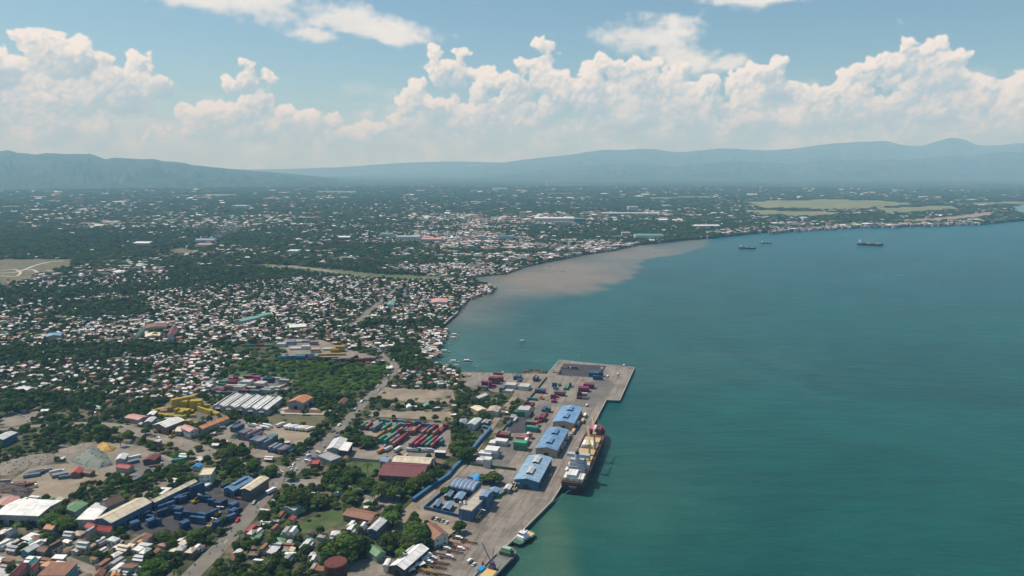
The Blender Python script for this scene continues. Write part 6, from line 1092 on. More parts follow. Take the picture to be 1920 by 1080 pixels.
for i, (x, y, L, lab) in enumerate([(660, 265, 16, 'white canopied fishing boat, farthest out off the stilt houses'), (640, 320, 16, 'long fishing boat in front of the farthest out white canopied one'), (440, 378, 9, 'tiny dark boat close to the stilt houses'), (545, 418, 9, 'tiny dark boat lying alone off the stilt houses'), (490, 545, 17, 'wide fishing boat with clutter, midway along the stilt houses'), (300, 610, 11, 'white boat drawn up at the end of the stilt houses'), (645, 715, 16, 'long pale outrigger boat near the corner of the bay'), (870, 705, 15, 'twin cabin dark boat lying apart near the bay corner'), (690, 770, 11, 'small pale boat in front of the long outrigger boat'), (530, 770, 11, 'small white boat near the shanty roof by the bay corner'), (385, 755, 16, 'long dark boat moored at the tree line of the bay corner')]):
    p = (780 + x / 9, 600 + y / 9); banca(*p, L, R(random.uniform(-12, 12)), ['white', 'tan', 'black', 'black', 'tan', 'white', 'white', 'black', 'white', 'white', 'black'][i], L > 12, lab)
banca(980, 640.5, 12, R(10), 'red', True, 'red hulled boat under way in the middle of the bay'); banca(1055, 508.5, 14, R(5), 'tan', True, 'pale boat floating in the brown river plume'); banca(1226, 474.5, 14, R(160), 'white', True, 'white boat at the far edge of the brown plume'); banca(1031, 500, 9, 0, 'black', False, 'tiny dark boat near the plume shore')
for i, (x, y) in enumerate([(1495, 441), (1551, 437), (1587, 442), (1500, 445), (1690, 517)]): banca(x, y, 9, R(i * 50), 'white', False, ['white speck of a boat off the far right shore houses', 'white boat left of the large freighter, near the shore', 'white boat just above the large freighter', 'second white boat below the far right shore speck', 'tiny white boat alone in the open bay'][i])

# tarpaulin heaps and the scrap yard
def heap_mesh(name, pts, peak, h, m, n=26, seed=1):
    r_ = np.random.default_rng(seed); poly = np.array(pts); mn, mx = poly.min(0), poly.max(0); xs_ = np.linspace(mn[0] - 1, mx[0] + 1, n); ys_ = np.linspace(mn[1] - 1, mx[1] + 1, n); gx_, gy_ = np.meshgrid(xs_, ys_)
    d_ = dist_poly(pts, gx_, gy_); dm = d_.max(); z = np.where(d_ > 0, h * np.clip(d_ / dm, 0, 1) ** .75, -.3) + np.where(d_ > .5, r_.normal(0, .16, gx_.shape), 0)
    vs = np.stack([gx_.ravel(), gy_.ravel(), z.ravel()], -1); ii_ = [(j * n + i, j * n + i + 1, (j + 1) * n + i + 1, (j + 1) * n + i) for j in range(n - 1) for i in range(n - 1)]
    ii_ = [q for q in ii_ if any(vs[k][2] > -.2 for k in q)]; c = poly.mean(0); vs[:, :2] -= c
    me = bpy.data.meshes.new(name); me.from_pydata(vs.tolist(), [], ii_); me.materials.append(m); me.update(); EXCL.append([tuple(p) for p in pts]); return me, c, (gx_, gy_, z)
def mound(label, phrase, pts, Zf, h, c, seed, tyres=30):
    g = [Zf(*p) for p in pts]; me, ctr, (gx_, gy_, z) = heap_mesh('tarpaulin', g, None, h, surf('tarp_%d' % seed, c, .7, .16, .25, dirt=tuple(x * .7 for x in c), dirt_amt=.3), seed=seed); t_ = thing('covered_mound', label, 'tarpaulin heap', (*ctr, .1)); obj('tarpaulin', me, t_)
    if phrase: landmark(*ctr, phrase)
    r_ = random.Random(seed); ty = MB(); n = 8; ty.cyl(0, 0, 0, .3, .55, .5, 8); tm = ty.mesh('weight_tyre', [TYRE]); ok = np.argwhere(z > .8)
    for i in range(tyres):
        j = ok[r_.randrange(len(ok))]; obj('weight_tyre', tm, t_, (gx_[tuple(j)] - ctr[0], gy_[tuple(j)] - ctr[1], z[tuple(j)] + .02))
mound('large grey green tarpaulin mound weighted with tyres in the scrap yard', 'the green tarpaulin mound', [(530, 665), (620, 700), (740, 718), (855, 690), (780, 590), (700, 545), (600, 610)], Z4, 7, (0.175, 0.205, 0.172), 3, 40)
mound('bright yellow tarpaulin heap behind the grey green mound', 'the yellow tarpaulin', [(725, 565), (760, 600), (850, 590), (880, 560), (800, 525), (740, 535)], Z4, 5, (0.50, 0.32, 0.08), 4, 4)
mound('long grey tyre dotted mound at the left edge of the scrap yard', 'the long grey mound', [(-60, 760), (60, 765), (200, 720), (320, 690), (430, 650), (400, 600), (250, 610), (80, 650), (-60, 700)], Z4, 4.5, (0.22, 0.19, 0.15), 5, 60)
mound('pale beige sand heap behind the grey green mound', None, [(400, 590), (560, 610), (720, 545), (780, 510), (640, 520), (480, 555)], Z4, 2.5, (0.26, 0.21, 0.16), 6, 6)
mound('dark brown scrap heap at the left edge above the wide white warehouse', None, [(-60, 900), (60, 905), (200, 930), (260, 880), (150, 830), (40, 820), (-60, 830)], Z4, 4.5, (0.07, 0.05, 0.04), 7, 30)
# the water tank at the bottom edge
g = gp(629.5, 1054, 26); t_ = thing('water_tank', 'dark red round water tank on a rusty drum at the bottom edge', 'water tank', (*g, 0)); landmark(*g, 'the dark red water tank'); EXCL.append([(g[0] - 8, g[1] - 8), (g[0] + 8, g[1] - 8), (g[0] + 8, g[1] + 8), (g[0] - 8, g[1] + 8)])
TANKM = surf('tank_rust', (0.075, 0.032, 0.026), .85, .3, .25, dirt=(0.17, 0.13, 0.10), dirt_amt=.35, dirt_scale=.3); TOPM = surf('tank_top', (0.135, 0.036, 0.032), .85, .15, .3, dirt=(0.12, .05, .04), dirt_amt=.35)
MB().cyl(0, 0, -.3, 22, 6.0, 6.2, 32).build('shell', TANKM, t_); MB().cyl(0, 0, 22.01, 26, 6.9, 6.9, 32).build('tank_drum', TANKM, t_); MB().cyl(0, 0, 26.01, 26.35, 6.7, 6.5, 32).build('lid', TOPM, t_); MB().cyl(-1.5, -4, 26.35, 27.0, .4, .4, 10).build('hatch', RUSTY, t_)
for k in range(16): a = k * math.pi / 8; MB().bar((6.35 * math.cos(a), 6.35 * math.sin(a), 0), (6.5 * math.cos(a), 6.5 * math.sin(a), 22), .22).build('stiffener', TANKM, t_)
# silver tanks by the port office
g = Z2(515, 575); t_ = thing('tank_group', 'silver process tanks on a frame at the end of the port office', 'tanks', (*g, .1))
for i, (x, y) in enumerate(((-2, 0), (1, 1.5), (1.5, -1.5))): MB().cyl(x, y, 3, 9.5, 1.3, 1.3, 14).cyl(x, y, 9.5, 10.4, 1.3, .3, 14).build('tank', STEEL, t_); MB().bar((x - 1, y, 0), (x - 1, y, 3), .2).bar((x + 1, y, 0), (x + 1, y, 3), .2).build('tank_legs', STEEL, t_)

# ------------------------------------------------------------------ place the containers: the 300 that show largest singly, the rest as one mass
def size_px(x, y, s_): return s_ / np.hypot(np.hypot(x, y), CAM_H)
NAMED = []         # (object, kind words, x, y) given their label by nearest landmark at the end
order = sorted(range(len(BOXES)), key=lambda i: BOXES[i][6].startswith('in the far') * 1e5 + math.hypot(BOXES[i][0], BOXES[i][1]) + (0 if BOXES[i][7] == 0 else 120))
CNAME = {'bluegrey': 'blue grey', 'navy': 'dark blue'}
far_mb = {}
# boxes singled out: those on top or alone first, nearest first
for rank, i in enumerate(order):
    x, y, z, a, ft, c, yard, under = BOXES[i]
    if rank < 300:
        o = obj('container', CM[ft], None, (x, y, z + (.22 if z == 0 else .22)), a, group='shipping containers'); setmat(o, CONT[c])
        NAMED.append((o, '%s %s container%s%s' % ({20: 'short', 40: 'long', 45: 'long refrigerated'}[ft], CNAME.get(c, c), ' aboard' if 'ship' in yard else '', '' if under == 0 else ' under %s' % ('another' if under == 1 else 'two others' if under == 2 else 'several others')), x, y, 'container'))
    else: far_mb.setdefault(c, []).append((x, y, z + .22, a, 12.19 if ft != 20 else 6.06))
mb = MB(); ck = list(far_mb)
for mi, c in enumerate(ck):
    for (x, y, z, a, L) in far_mb[c]:
        ca_, sa_ = math.cos(a), math.sin(a); vs = [(x + ca_ * u - sa_ * w_, y + sa_ * u + ca_ * w_, z + h_) for h_ in (0, 2.55) for u, w_ in ((-L / 2, -1.2), (L / 2, -1.2), (L / 2, 1.2), (-L / 2, 1.2))]
        mb.add(vs, [(0, 3, 2, 1), (4, 5, 6, 7), (0, 1, 5, 4), (1, 2, 6, 5), (2, 3, 7, 6), (3, 0, 4, 7)], mi)
if ck: mb.build('stacked_containers', [CONT[c] for c in ck], kind='stuff', label='more shipping containers stacked in the container yards', cat='containers')
for o, kind, paint in VEH: NAMED.append((o, '%s %s' % (paint, {'car': 'car', 'van': 'van', 'motorcycle': 'motorcycle with rider'}[kind]), o.location.x, o.location.y, {'car': 'car', 'van': 'van', 'motorcycle': 'motorcycle'}[kind])); o['group'] = 'traffic and parked vehicles'
for o, paint, load, cargo in TR: NAMED.append((o, ('%s cab truck with %s box' % (paint, cargo or 'white')) if load == 'box' else '%s cab flatbed truck' % paint, o.location.x, o.location.y, 'truck'))

# ------------------------------------------------------------------ cover map: how built-up and how wooded each bit of ground is
MS = 2; MWp, MHp = 2320 // MS, 1080 // MS
Xg, Yg = np.meshgrid(np.arange(MWp) * MS - 200, np.arange(MHp) * MS)
Hd = np.interp(Yg, [318, 345, 365, 385, 400, 440, 500, 520, 690, 705, 1080], [.005, .012, .03, .06, .09, .15, .22, .46, .46, .10, .10]).astype(np.float32)
Td = np.interp(Yg, [318, 345, 365, 385, 400, 440, 500, 520, 690, 705, 1080], [.85, .85, .82, .78, .74, .68, .62, .46, .46, .42, .42]).astype(np.float32)
Sd = np.zeros_like(Hd)
def zone(pts, h, t__, s=0.0):
    m = inside(pts, Xg, Yg); Hd[m] = h; Td[m] = t__; Sd[m] = s
# wooded belts
for q in ([(-200, 655), (160, 640), (330, 642), (340, 656), (180, 664), (-200, 684)], [(-200, 700), (60, 692), (150, 700), (60, 735), (-200, 745)], [(100, 562), (280, 556), (300, 572), (270, 586), (130, 590)], [(205, 545), (240, 500), (330, 482), (470, 492), (600, 512), (560, 516), (400, 532), (270, 556)], [(-200, 530), (130, 528), (240, 540), (120, 556), (-200, 552)],
          [(330, 655), (430, 640), (445, 645), (440, 664), (420, 672)], [(440, 600), (540, 590), (620, 606), (560, 622), (450, 618)], [(735, 645), (785, 632), (812, 672), (812, 690), (745, 690), (728, 668)], [(750, 600), (830, 598), (832, 612), (800, 612), (780, 628), (740, 620)], [(600, 560), (680, 575), (650, 605), (600, 600)],
          [(200, 488), (250, 470), (300, 478), (500, 480), (800, 512), (700, 513), (480, 494), (330, 482)], [(0, 440), (230, 445), (250, 470), (130, 485), (-200, 485), (-200, 440)], [(1270, 430), (1400, 428), (1420, 436), (1330, 444), (1250, 448)], [(1120, 452), (1240, 446), (1245, 454), (1130, 464)]): zone(q, .03, .95)
for q in ([(100, 500), (300, 495), (260, 525), (150, 530)], [(440, 430), (560, 440), (600, 470), (450, 478)]): zone(q, .30, .6)
zone([(440, 640), (560, 630), (650, 632), (725, 655), (735, 672), (640, 672), (470, 668), (440, 660)], 0, .12, .3)
zone([(415, 670), (560, 666), (728, 680), (714, 712), (640, 742), (560, 722), (540, 710), (470, 700), (425, 700)], 0, .10, .88)
zone([(560, 722), (640, 745), (690, 735), (650, 775), (590, 765), (575, 742)], 0, .75, .2)
for q in ([(545, 845), (590, 800), (640, 765), (672, 752), (640, 785), (600, 822), (560, 858)], [(405, 828), (440, 825), (498, 862), (490, 878), (420, 872)], [(440, 765), (470, 772), (510, 785), (500, 795), (450, 785)], [(85, 772), (200, 778), (207, 800), (200, 818), (120, 822), (90, 812)], [(-100, 866), (60, 838), (120, 818), (122, 834), (40, 862), (-100, 880)],
          [(120, 915), (185, 880), (250, 890), (340, 868), (372, 882), (310, 900), (285, 935), (235, 930), (200, 922), (130, 932)], [(75, 945), (112, 932), (147, 946), (146, 975), (140, 990), (85, 985)], [(285, 1000), (330, 998), (405, 1002), (395, 1012), (380, 1020), (290, 1018)], [(262, 1035), (322, 1030), (325, 1066), (270, 1072)], [(370, 1086), (400, 1048), (440, 1045), (520, 1062), (612, 1066), (612, 1110), (370, 1110)],
          [(520, 935), (545, 905), (580, 908), (585, 935), (550, 955)], [(610, 885), (640, 862), (668, 885), (720, 893), (790, 897), (812, 872), (852, 862), (850, 880), (800, 925), (760, 925), (700, 932), (640, 915)], [(610, 1000), (640, 985), (680, 990), (682, 1015), (640, 1040), (606, 1028)], [(702, 1015), (735, 992), (775, 962), (803, 982), (800, 1015), (765, 1022), (735, 1030)], [(733, 1022), (765, 1020), (768, 1042), (735, 1045)],
          [(720, 940), (748, 940), (748, 972), (722, 972)], [(845, 800), (866, 788), (893, 830), (880, 862), (848, 856)], [(850, 730), (895, 722), (895, 748), (855, 756)], [(930, 742), (970, 740), (968, 752), (930, 762)], [(755, 735), (780, 722), (850, 728), (852, 735), (780, 745)], [(745, 758), (790, 760), (852, 762), (852, 770), (700, 768)], [(640, 800), (680, 805), (705, 820), (700, 840), (660, 832), (640, 815)], [(880, 775), (905, 770), (905, 790), (885, 795)],
          [(210, 752), (300, 745), (420, 742), (400, 750), (320, 742), (290, 772), (215, 780)], [(-100, 735), (60, 730), (190, 730), (200, 755), (90, 762), (-100, 765)], [(420, 970), (470, 935), (500, 950), (440, 985)], [(385, 1000), (440, 955), (452, 950), (455, 958), (395, 1015)], [(820, 915), (835, 905), (842, 925), (828, 930)], [(795, 942), (812, 930), (815, 945), (800, 952)], [(852, 978), (875, 976), (876, 992), (858, 995)], [(600, 925), (640, 930), (640, 965), (600, 965)], [(645, 925), (665, 920), (668, 960), (650, 960)], [(690, 925), (715, 925), (715, 950), (690, 945)],
          [(895, 885), (930, 880), (935, 900), (900, 902)], [(830, 890), (842, 885), (842, 892), (834, 897)]): zone(q, .0, .97)
# settlements
for q, h_, t__ in (([(-200, 985), (85, 985), (150, 990), (275, 1005), (390, 1010), (360, 1050), (320, 1110), (-200, 1110)], .76, .17), ([(400, 1045), (470, 980), (495, 945), (540, 960), (600, 975), (640, 985), (605, 1030), (600, 1066), (520, 1060), (440, 1040)], .74, .18), ([(640, 955), (720, 962), (720, 985), (685, 1000), (640, 985)], .7, .2), ([(752, 700), (862, 700), (866, 722), (770, 720)], .42, .5), ([(-200, 688), (180, 668), (360, 656), (415, 675), (420, 702), (380, 735), (290, 745), (200, 730), (60, 728), (-200, 732)], .58, .36), ([(345, 655), (415, 645), (425, 672), (410, 700), (395, 725), (345, 735)], .72, .22), ([(-200, 588), (130, 592), (260, 588), (420, 560), (420, 640), (160, 640), (-200, 652)], .66, .31), ([(250, 545), (400, 532), (560, 518), (700, 520), (800, 528), (860, 525), (925, 545), (860, 575), (760, 600), (560, 585), (420, 585), (280, 580)], .66, .31), ([(560, 590), (700, 590), (735, 620), (650, 640), (420, 640), (440, 600)], .60, .35),
               ([(630, 622), (740, 610), (800, 610), (790, 630), (730, 645), (640, 650)], .64, .3), ([(700, 500), (780, 480), (900, 488), (985, 500), (950, 512), (860, 518), (760, 508)], .78, .18), ([(740, 455), (950, 440), (1080, 430), (1190, 440), (1150, 466), (985, 498), (900, 486), (780, 478), (600, 470)], .62, .30), ([(560, 420), (800, 405), (1000, 400), (1250, 395), (1290, 430), (1190, 440), (950, 440), (740, 455), (560, 455)], .36, .5), ([(140, 415), (560, 420), (560, 455), (340, 470), (200, 450)], .20, .66), ([(100, 500), (300, 498), (330, 525), (150, 535), (0, 545), (0, 530)], .40, .5),
               ([(1290, 440), (1420, 418), (1560, 410), (1700, 412), (1690, 421), (1560, 424), (1420, 434), (1330, 444)], .46, .40), ([(1400, 400), (1640, 400), (1700, 411), (1420, 418)], .08, .6), ([(1540, 388), (1700, 390), (1720, 397), (1600, 397)], .5, .3), ([(-200, 395), (150, 390), (330, 400), (560, 398), (560, 420), (140, 415), (-200, 425)], .12, .74), ([(960, 505), (1010, 492), (1080, 478), (1200, 456), (1330, 444), (1330, 440), (1200, 450), (1080, 470), (990, 490)], .66, .3)): zone(q, h_, t__)
zone([(1440, 436), (1480, 430), (1600, 424), (1780, 420), (1840, 419), (1840, 416), (1600, 420), (1450, 430)], .92, .05)
zone([(870, 562), (885, 545), (905, 530), (930, 540), (926, 546), (890, 556)], .9, .08)
zone([(785, 620), (838, 612), (842, 640), (826, 665), (800, 672), (786, 655)], .92, .05)
zone([(866, 688), (1049, 662), (1210, 676), (1180, 762), (1145, 765), (1070, 915), (955, 1045), (910, 1110), (790, 1110), (842, 1010), (876, 985), (800, 960), (778, 944), (887, 868), (945, 800), (985, 752), (958, 738), (905, 732), (868, 722)], 0, 0)
FREE = np.ones_like(Hd)
for poly in EXCL:
    g = np.array(poly)
    if (g[:, 1] < 60).any(): continue
    px_, py_ = proj(g[:, 0], g[:, 1]); m = inside(list(zip(px_, py_)), Xg, Yg); FREE[m] = 0
LANDP = [p for p in land]
NZ1 = spectral((512, 512), 1.6, 31, 1.0, 8.0); NZ2 = spectral((512, 512), 1.5, 32, 1.0, 20.0)
def nz(n, x, y, s_): return n[(y / s_).astype(int) % 512, (x / s_).astype(int) % 512]
HO, TRS = [], []                                                    # houses (x, y, L, W, h, ang, z0), trees (x, y, r, z, kind)
for (r0, r1, cell) in ((380, 1100, 6.2), (1100, 2000, 7.4), (2000, 3600, 12.5), (3600, 6200, 21.0), (6200, 10500, 42.0)):
    ymax = r1; xa = np.arange(-ymax * .8 - 100, ymax * .8 + 100, cell); ya = np.arange(r0 * .6, ymax, cell)
    gx, gy = np.meshgrid(xa, ya); gx = gx.ravel(); gy = gy.ravel(); gx = gx + RNG.uniform(-.33, .33, gx.shape) * cell; gy = gy + RNG.uniform(-.33, .33, gx.shape) * cell
    rr = np.hypot(gx, gy); k = (rr >= r0) & (rr < r1) & (np.abs(gx) < gy * .79 + 60); gx, gy = gx[k], gy[k]
    px_, py_ = proj(gx, gy); k = (py_ < 1110) & (px_ > -195) & (px_ < 2115); gx, gy, px_, py_ = gx[k], gy[k], px_[k], py_[k]
    onland = inside(LANDP, gx, gy); stilt = inside([(795, 612), (838, 614), (843, 628), (831, 641), (823, 655), (828, 664), (812, 674), (795, 668)], px_, py_) | inside([(870, 562), (885, 547), (905, 533), (932, 540), (926, 549), (890, 560)], px_, py_) | inside([(1440, 438), (1600, 428), (1780, 424), (1845, 421), (1845, 418), (1600, 421), (1450, 430)], px_, py_)
    iy = np.clip((py_ / MS).astype(int), 0, MHp - 1); ix = np.clip(((px_ + 200) / MS).astype(int), 0, MWp - 1)
    fr = FREE[iy, ix]; pz_, qz_ = proj(gx, gy, 5.0); iy2 = np.clip((qz_ / MS).astype(int), 0, MHp - 1); ix2 = np.clip(((pz_ + 200) / MS).astype(int), 0, MWp - 1)
    h_, t__, s__ = Hd[iy2, ix2] * fr, Td[iy2, ix2] * fr, Sd[iy2, ix2] * fr
    clump = nz(NZ1, gx, gy, 9.0) * .5 + nz(NZ2, gx, gy, 5.0) * .4
    farc = np.clip(.55 + 1.0 * nz(NZ1, gx, gy, 26.0) + .6 * nz(NZ2, gx, gy, 14.0), .05, 2.4)
    h0_ = h_
    h_ = np.where((h_ > .02) & (h_ < .88), h_ * (farc if cell > 9 else 1.0) + .22 * clump * np.minimum(1, h_ * 3), h_); h_ = np.minimum(h_, .93)
    t__ = t__ + np.clip(h0_ - h_, 0, 1) * .9; u = RNG.random(gx.shape)
    ish = (u < h_) & (onland | stilt); ist = ~ish & (u < h_ + t__) & onland; iss = ~ish & ~ist & (u < h_ + t__ + s__) & onland
    if cell < 12:
        th_ = 1.25; wu = gx * math.cos(th_) + gy * math.sin(th_) + 14 * nz(NZ1, gx, gy, 40.0); wv = -gx * math.sin(th_) + gy * math.cos(th_) + 14 * nz(NZ1, gy, gx, 40.0)
        lane = ((wv % 34.0) < 4.6) | ((wu % 62.0) < 5.0); ish &= ~lane; ist &= ~(lane & (h0_ > .3) & (RNG.random(gx.shape) < .75))
    for x, y, st_ in zip(gx[ish], gy[ish], stilt[ish]):
        a0_ = 1.25 + .22 * nz(NZ1, np.array([x]), np.array([y]), 60.0)[0] + random.gauss(0, .07) + random.choice((0, math.pi / 2))
        if cell < 12: L = random.uniform(4.2, 8.2) if not st_ else random.uniform(5, 8); Wd = L * random.uniform(.55, .85); hh = random.choice((2.6, 2.8, 3.0, 3.2, 5.0))
        elif cell < 20: L = random.uniform(8, 15) * (1.6 if random.random() < .12 else 1); Wd = L * random.uniform(.5, .8); hh = random.choice((4, 5, 6, 7, 9))
        elif cell < 40: L = random.uniform(12, 24) * (2.0 if random.random() < .10 else 1); Wd = L * random.uniform(.5, .8); hh = random.choice((6, 7, 8, 10))
        else: L = random.uniform(22, 46) * (2 if random.random() < .15 else 1); Wd = L * .5; hh = random.choice((9, 11, 14))
        HO.append((x, y, L, Wd, hh, a0_))
    for x, y in zip(gx[ist], gy[ist]): TRS.append((x, y, cell * .62 * random.uniform(.62, 1.12) if cell < 12 else cell * random.uniform(.5, .8), random.uniform(.75, 1.25) * (1.0 if cell < 12 else 5.0 / (cell * .65)), 0))
    iss &= (clump + RNG.normal(0, .5, gx.shape)) > -.95
    for x, y in zip(gx[iss] + RNG.uniform(-.8, .8, iss.sum()) * cell, gy[iss] + RNG.uniform(-.8, .8, iss.sum()) * cell): TRS.append((x, y, cell * .78 * random.uniform(.45, 1.2), random.uniform(.28, .6), 1))
# big trees one can pick out
for (px_, py_, r_) in [(553, 932, 13), (535, 942, 9), (645, 1022, 14), (668, 1018, 11), (625, 1025, 10), (775, 990, 11), (790, 1000, 11), (745, 1005, 10), (725, 1012, 9), (770, 1012, 10), (736, 968, 9), (752, 1040, 10), (598, 935, 9), (655, 930, 8), (620, 895, 9), (662, 885, 10), (640, 905, 9), (690, 905, 9), (715, 915, 10), (740, 920, 9), (775, 905, 9), (800, 895, 9), (925, 892, 9), (905, 895, 6), (835, 918, 6), (862, 988, 6), (418, 850, 10), (440, 862, 9), (455, 848, 8), (435, 840, 8), (475, 865, 8), (368, 1000, 8), (335, 1000, 7), (305, 1000, 7), (290, 1055, 11), (305, 1045, 8), (187, 805, 9), (175, 795, 8), (95, 970, 10), (120, 975, 10), (110, 955, 9), (690, 825, 9), (665, 822, 8), (870, 850, 9), (862, 835, 9), (880, 845, 8), (510, 880, 7), (545, 890, 6), (35, 760, 10), (12, 765, 9), (240, 812, 6), (225, 828, 6), (272, 808, 5), (372, 838, 5), (283, 835, 5)]:
    TRS.append((*gp(px_, py_, r_ * .8), r_ * .92, random.uniform(.68, .86), 0))
HO = np.array(HO); TRS = np.array(TRS)

# ------------------------------------------------------------------ houses
HP = []                                                             # unit house forms: wall and roof meshes, 1 x 1 footprint, wall height 1
for kind, rise in (('gable', .38), ('gable', .5), ('shed', .3), ('hip', .45)):
    w = MB()
    if kind == 'gable': w.profile([(-.5, -.1), (.5, -.1), (.5, .985), (0, .985 + rise), (-.5, .985)], -.5, .5)
    elif kind == 'shed': w.profile([(-.5, -.1), (.5, -.1), (.5, .97 + rise), (-.5, .97)], -.5, .5)
    else: w.box(-.5, .5, -.5, .5, -.1, .985)
    HP.append((w.mesh('wall', [WALL['grey']]), roof_mesh(kind, 1, 1, 1.0, rise, .07, .05).mesh('roof', [ROOF['white']]), kind))
HDOOR = MB().box(-.06, .06, -.02, .02, 0, .72).mesh('door', [WALL['brown']]); HWIN = MB().box(-.07, .07, -.02, .02, -.14, .14).mesh('window', [GLASS])
RW = [('white', 30), ('silver', 18), ('grey', 8), ('cream', 5), ('tan', 4), ('rust', 17), ('brown', 13), ('red', 3), ('maroon', 3), ('green', 2.5), ('teal', 2), ('pink', 3), ('slate_blue', 1), ('orange', 1.5)]
RNAMES = [a for a, b in RW]; RWT = [b for a, b in RW]
dist = np.hypot(HO[:, 0], HO[:, 1]); px_, py_ = proj(HO[:, 0], HO[:, 1]); inframe = (px_ > 0) & (px_ < 1920) & (py_ < 1085)
big = HO[:, 2] / np.hypot(dist, CAM_H) * np.where(inframe, 1, .01); oh = np.argsort(-big); near_h = oh[:300]; rest_h = oh[300:]
WCH = ['grey', 'white', 'tan', 'brown', 'cream', 'green', 'pink']
RDESC = {'white': 'white', 'silver': 'pale grey', 'grey': 'grey', 'cream': 'cream', 'tan': 'tan', 'rust': 'rusty', 'brown': 'dark brown', 'red': 'red', 'maroon': 'maroon', 'green': 'green', 'teal': 'teal', 'pink': 'faded pink', 'slate_blue': 'blue grey', 'orange': 'orange'}
for n, i in enumerate(near_h):
    x, y, L, Wd, hh, a = HO[i]; wm_, rm_, kd = random.choice(HP); rc = random.choices(RNAMES, RWT)[0]
    t_ = thing('house', '', 'house', (x, y, 0), a, 'small houses of the near settlement'); t_.scale = (L, Wd, hh * (1 if hh < 4 else 1))
    w_ = obj('wall', wm_, t_); setmat(w_, WALL[random.choice(WCH)]); r_ = obj('roof', rm_, t_); setmat(r_, ROOF[rc])
    if n < 150:
        s2 = random.choice((-1, 1)); obj('door', HDOOR, t_, (random.uniform(-.2, .2), s2 * .505, 0)); obj('window', HWIN, t_, (-.34, s2 * .505, .55)); obj('window', HWIN, t_, (.34, s2 * .505, .55)); obj('window', HWIN, t_, (-.505, .1, .55), math.pi / 2)
    NAMED.append((t_, '%s %s roofed %shouse' % (RDESC[rc], {'gable': 'gable', 'shed': 'single slope', 'hip': 'hip'}[kd], 'two storey ' if hh > 4 else ''), x, y, 'house'))
# the rest of the houses, out to the far plain: one mass
Hr = HO[rest_h]; n = len(Hr); ca_, sa_ = np.cos(Hr[:, 5]), np.sin(Hr[:, 5]); l, w, h_ = Hr[:, 2] / 2, Hr[:, 3] / 2, Hr[:, 4]
flat = (RNG.random(n) < .28) & (h_ > 4.5); rise = np.where(flat, .02, w * RNG.uniform(.25, .5, n))
loc = [(-l, -w, -3 + 0 * l), (l, -w, -3 + 0 * l), (l, w, -3 + 0 * l), (-l, w, -3 + 0 * l), (-l, -w, h_), (l, -w, h_), (l, w, h_), (-l, w, h_), (-l, 0 * w, h_ + rise), (l, 0 * w, h_ + rise),
       (-l - .35, -w - .4, h_ - .1), (l + .35, -w - .4, h_ - .1), (l + .35, w + .4, h_ - .1), (-l - .35, w + .4, h_ - .1), (-l - .35, 0 * w, h_ + rise + .12), (l + .35, 0 * w, h_ + rise + .12)]
V = np.stack([np.stack([Hr[:, 0] + ca_ * u - sa_ * v_, Hr[:, 1] + sa_ * u + ca_ * v_, z_], -1) for u, v_, z_ in loc], 1).reshape(-1, 3)
quads = [(0, 1, 5, 4), (1, 2, 6, 5), (2, 3, 7, 6), (3, 0, 4, 7), (10, 11, 15, 14), (12, 13, 14, 15)]; tris_ = [(5, 6, 9), (7, 4, 8)]
base = np.arange(n)[:, None, None] * 16
fq = (np.array(quads)[None] + base).reshape(-1, 4); ft_ = (np.array(tris_)[None] + base).reshape(-1, 3)
hm_ = bpy.data.meshes.new('houses'); hm_.vertices.add(len(V)); hm_.vertices.foreach_set('co', V.ravel().astype(np.float32))
nl_ = len(fq) * 4 + len(ft_) * 3; hm_.loops.add(nl_); hm_.loops.foreach_set('vertex_index', np.concatenate([fq.ravel(), ft_.ravel()]).astype(np.int32))
hm_.polygons.add(len(fq) + len(ft_)); ls = np.concatenate([np.arange(len(fq)) * 4, len(fq) * 4 + np.arange(len(ft_)) * 3]); hm_.polygons.foreach_set('loop_start', ls.astype(np.int32)); hm_.update(calc_edges=True)
rcol = np.array([(.76, .74, .70), (.55, .55, .54), (.30, .30, .29), (.64, .56, .43), (.40, .33, .25), (.24, .11, .065), (.14, .08, .06), (.34, .07, .06), (.16, .045, .045), (.16, .28, .15), (.15, .34, .30), (.50, .28, .24), (.19, .27, .38), (.50, .22, .10)])
rid = RNG.choice(len(RNAMES), n, p=np.array(RWT) / sum(RWT)); rc = rcol[rid] * RNG.uniform(.75, 1.1, (n, 1)); wc_ = np.array([(.32, .30, .28), (.44, .42, .39), (.28, .23, .18), (.18, .14, .11)])[RNG.integers(0, 4, n)]
fc = np.empty((n, 6, 4), np.float32); fc[..., 3] = 1; fc[:, :4, :3] = wc_[:, None]; fc[:, 4:, :3] = rc[:, None]; tcol = np.empty((n, 2, 4), np.float32); tcol[..., 3] = 1; tcol[..., :3] = wc_[:, None]
at_ = hm_.attributes.new('tint', 'FLOAT_COLOR', 'FACE'); at_.data.foreach_set('color', np.concatenate([fc.reshape(-1, 4), tcol.reshape(-1, 4)]).ravel())
m = bpy.data.materials.new('far_house'); m.use_nodes = True; t = m.node_tree; b = t.nodes['Principled BSDF']; b.inputs['Roughness'].default_value = .7
a_ = N(t, 'ShaderNodeAttribute', attribute_name='tint'); tc_ = N(t, 'ShaderNodeTexCoord'); n1 = N(t, 'ShaderNodeTexNoise', i_Scale=.25, i_Detail=5.0, i_Roughness=.65); t.links.new(tc_.outputs['Object'], n1.inputs['Vector'])
t.links.new(mix(t, 1.0, a_.outputs['Color'], ramp(t, n1.outputs['Fac'], [(.35, (.62, .58, .54)), (.6, (1.05, 1.05, 1.05))]), 'MULTIPLY'), b.inputs['Base Color']); hm_.materials.append(m)
obj('houses', hm_, kind='stuff', label='dense small roofs of the town spreading inland and round the bay', cat='houses')

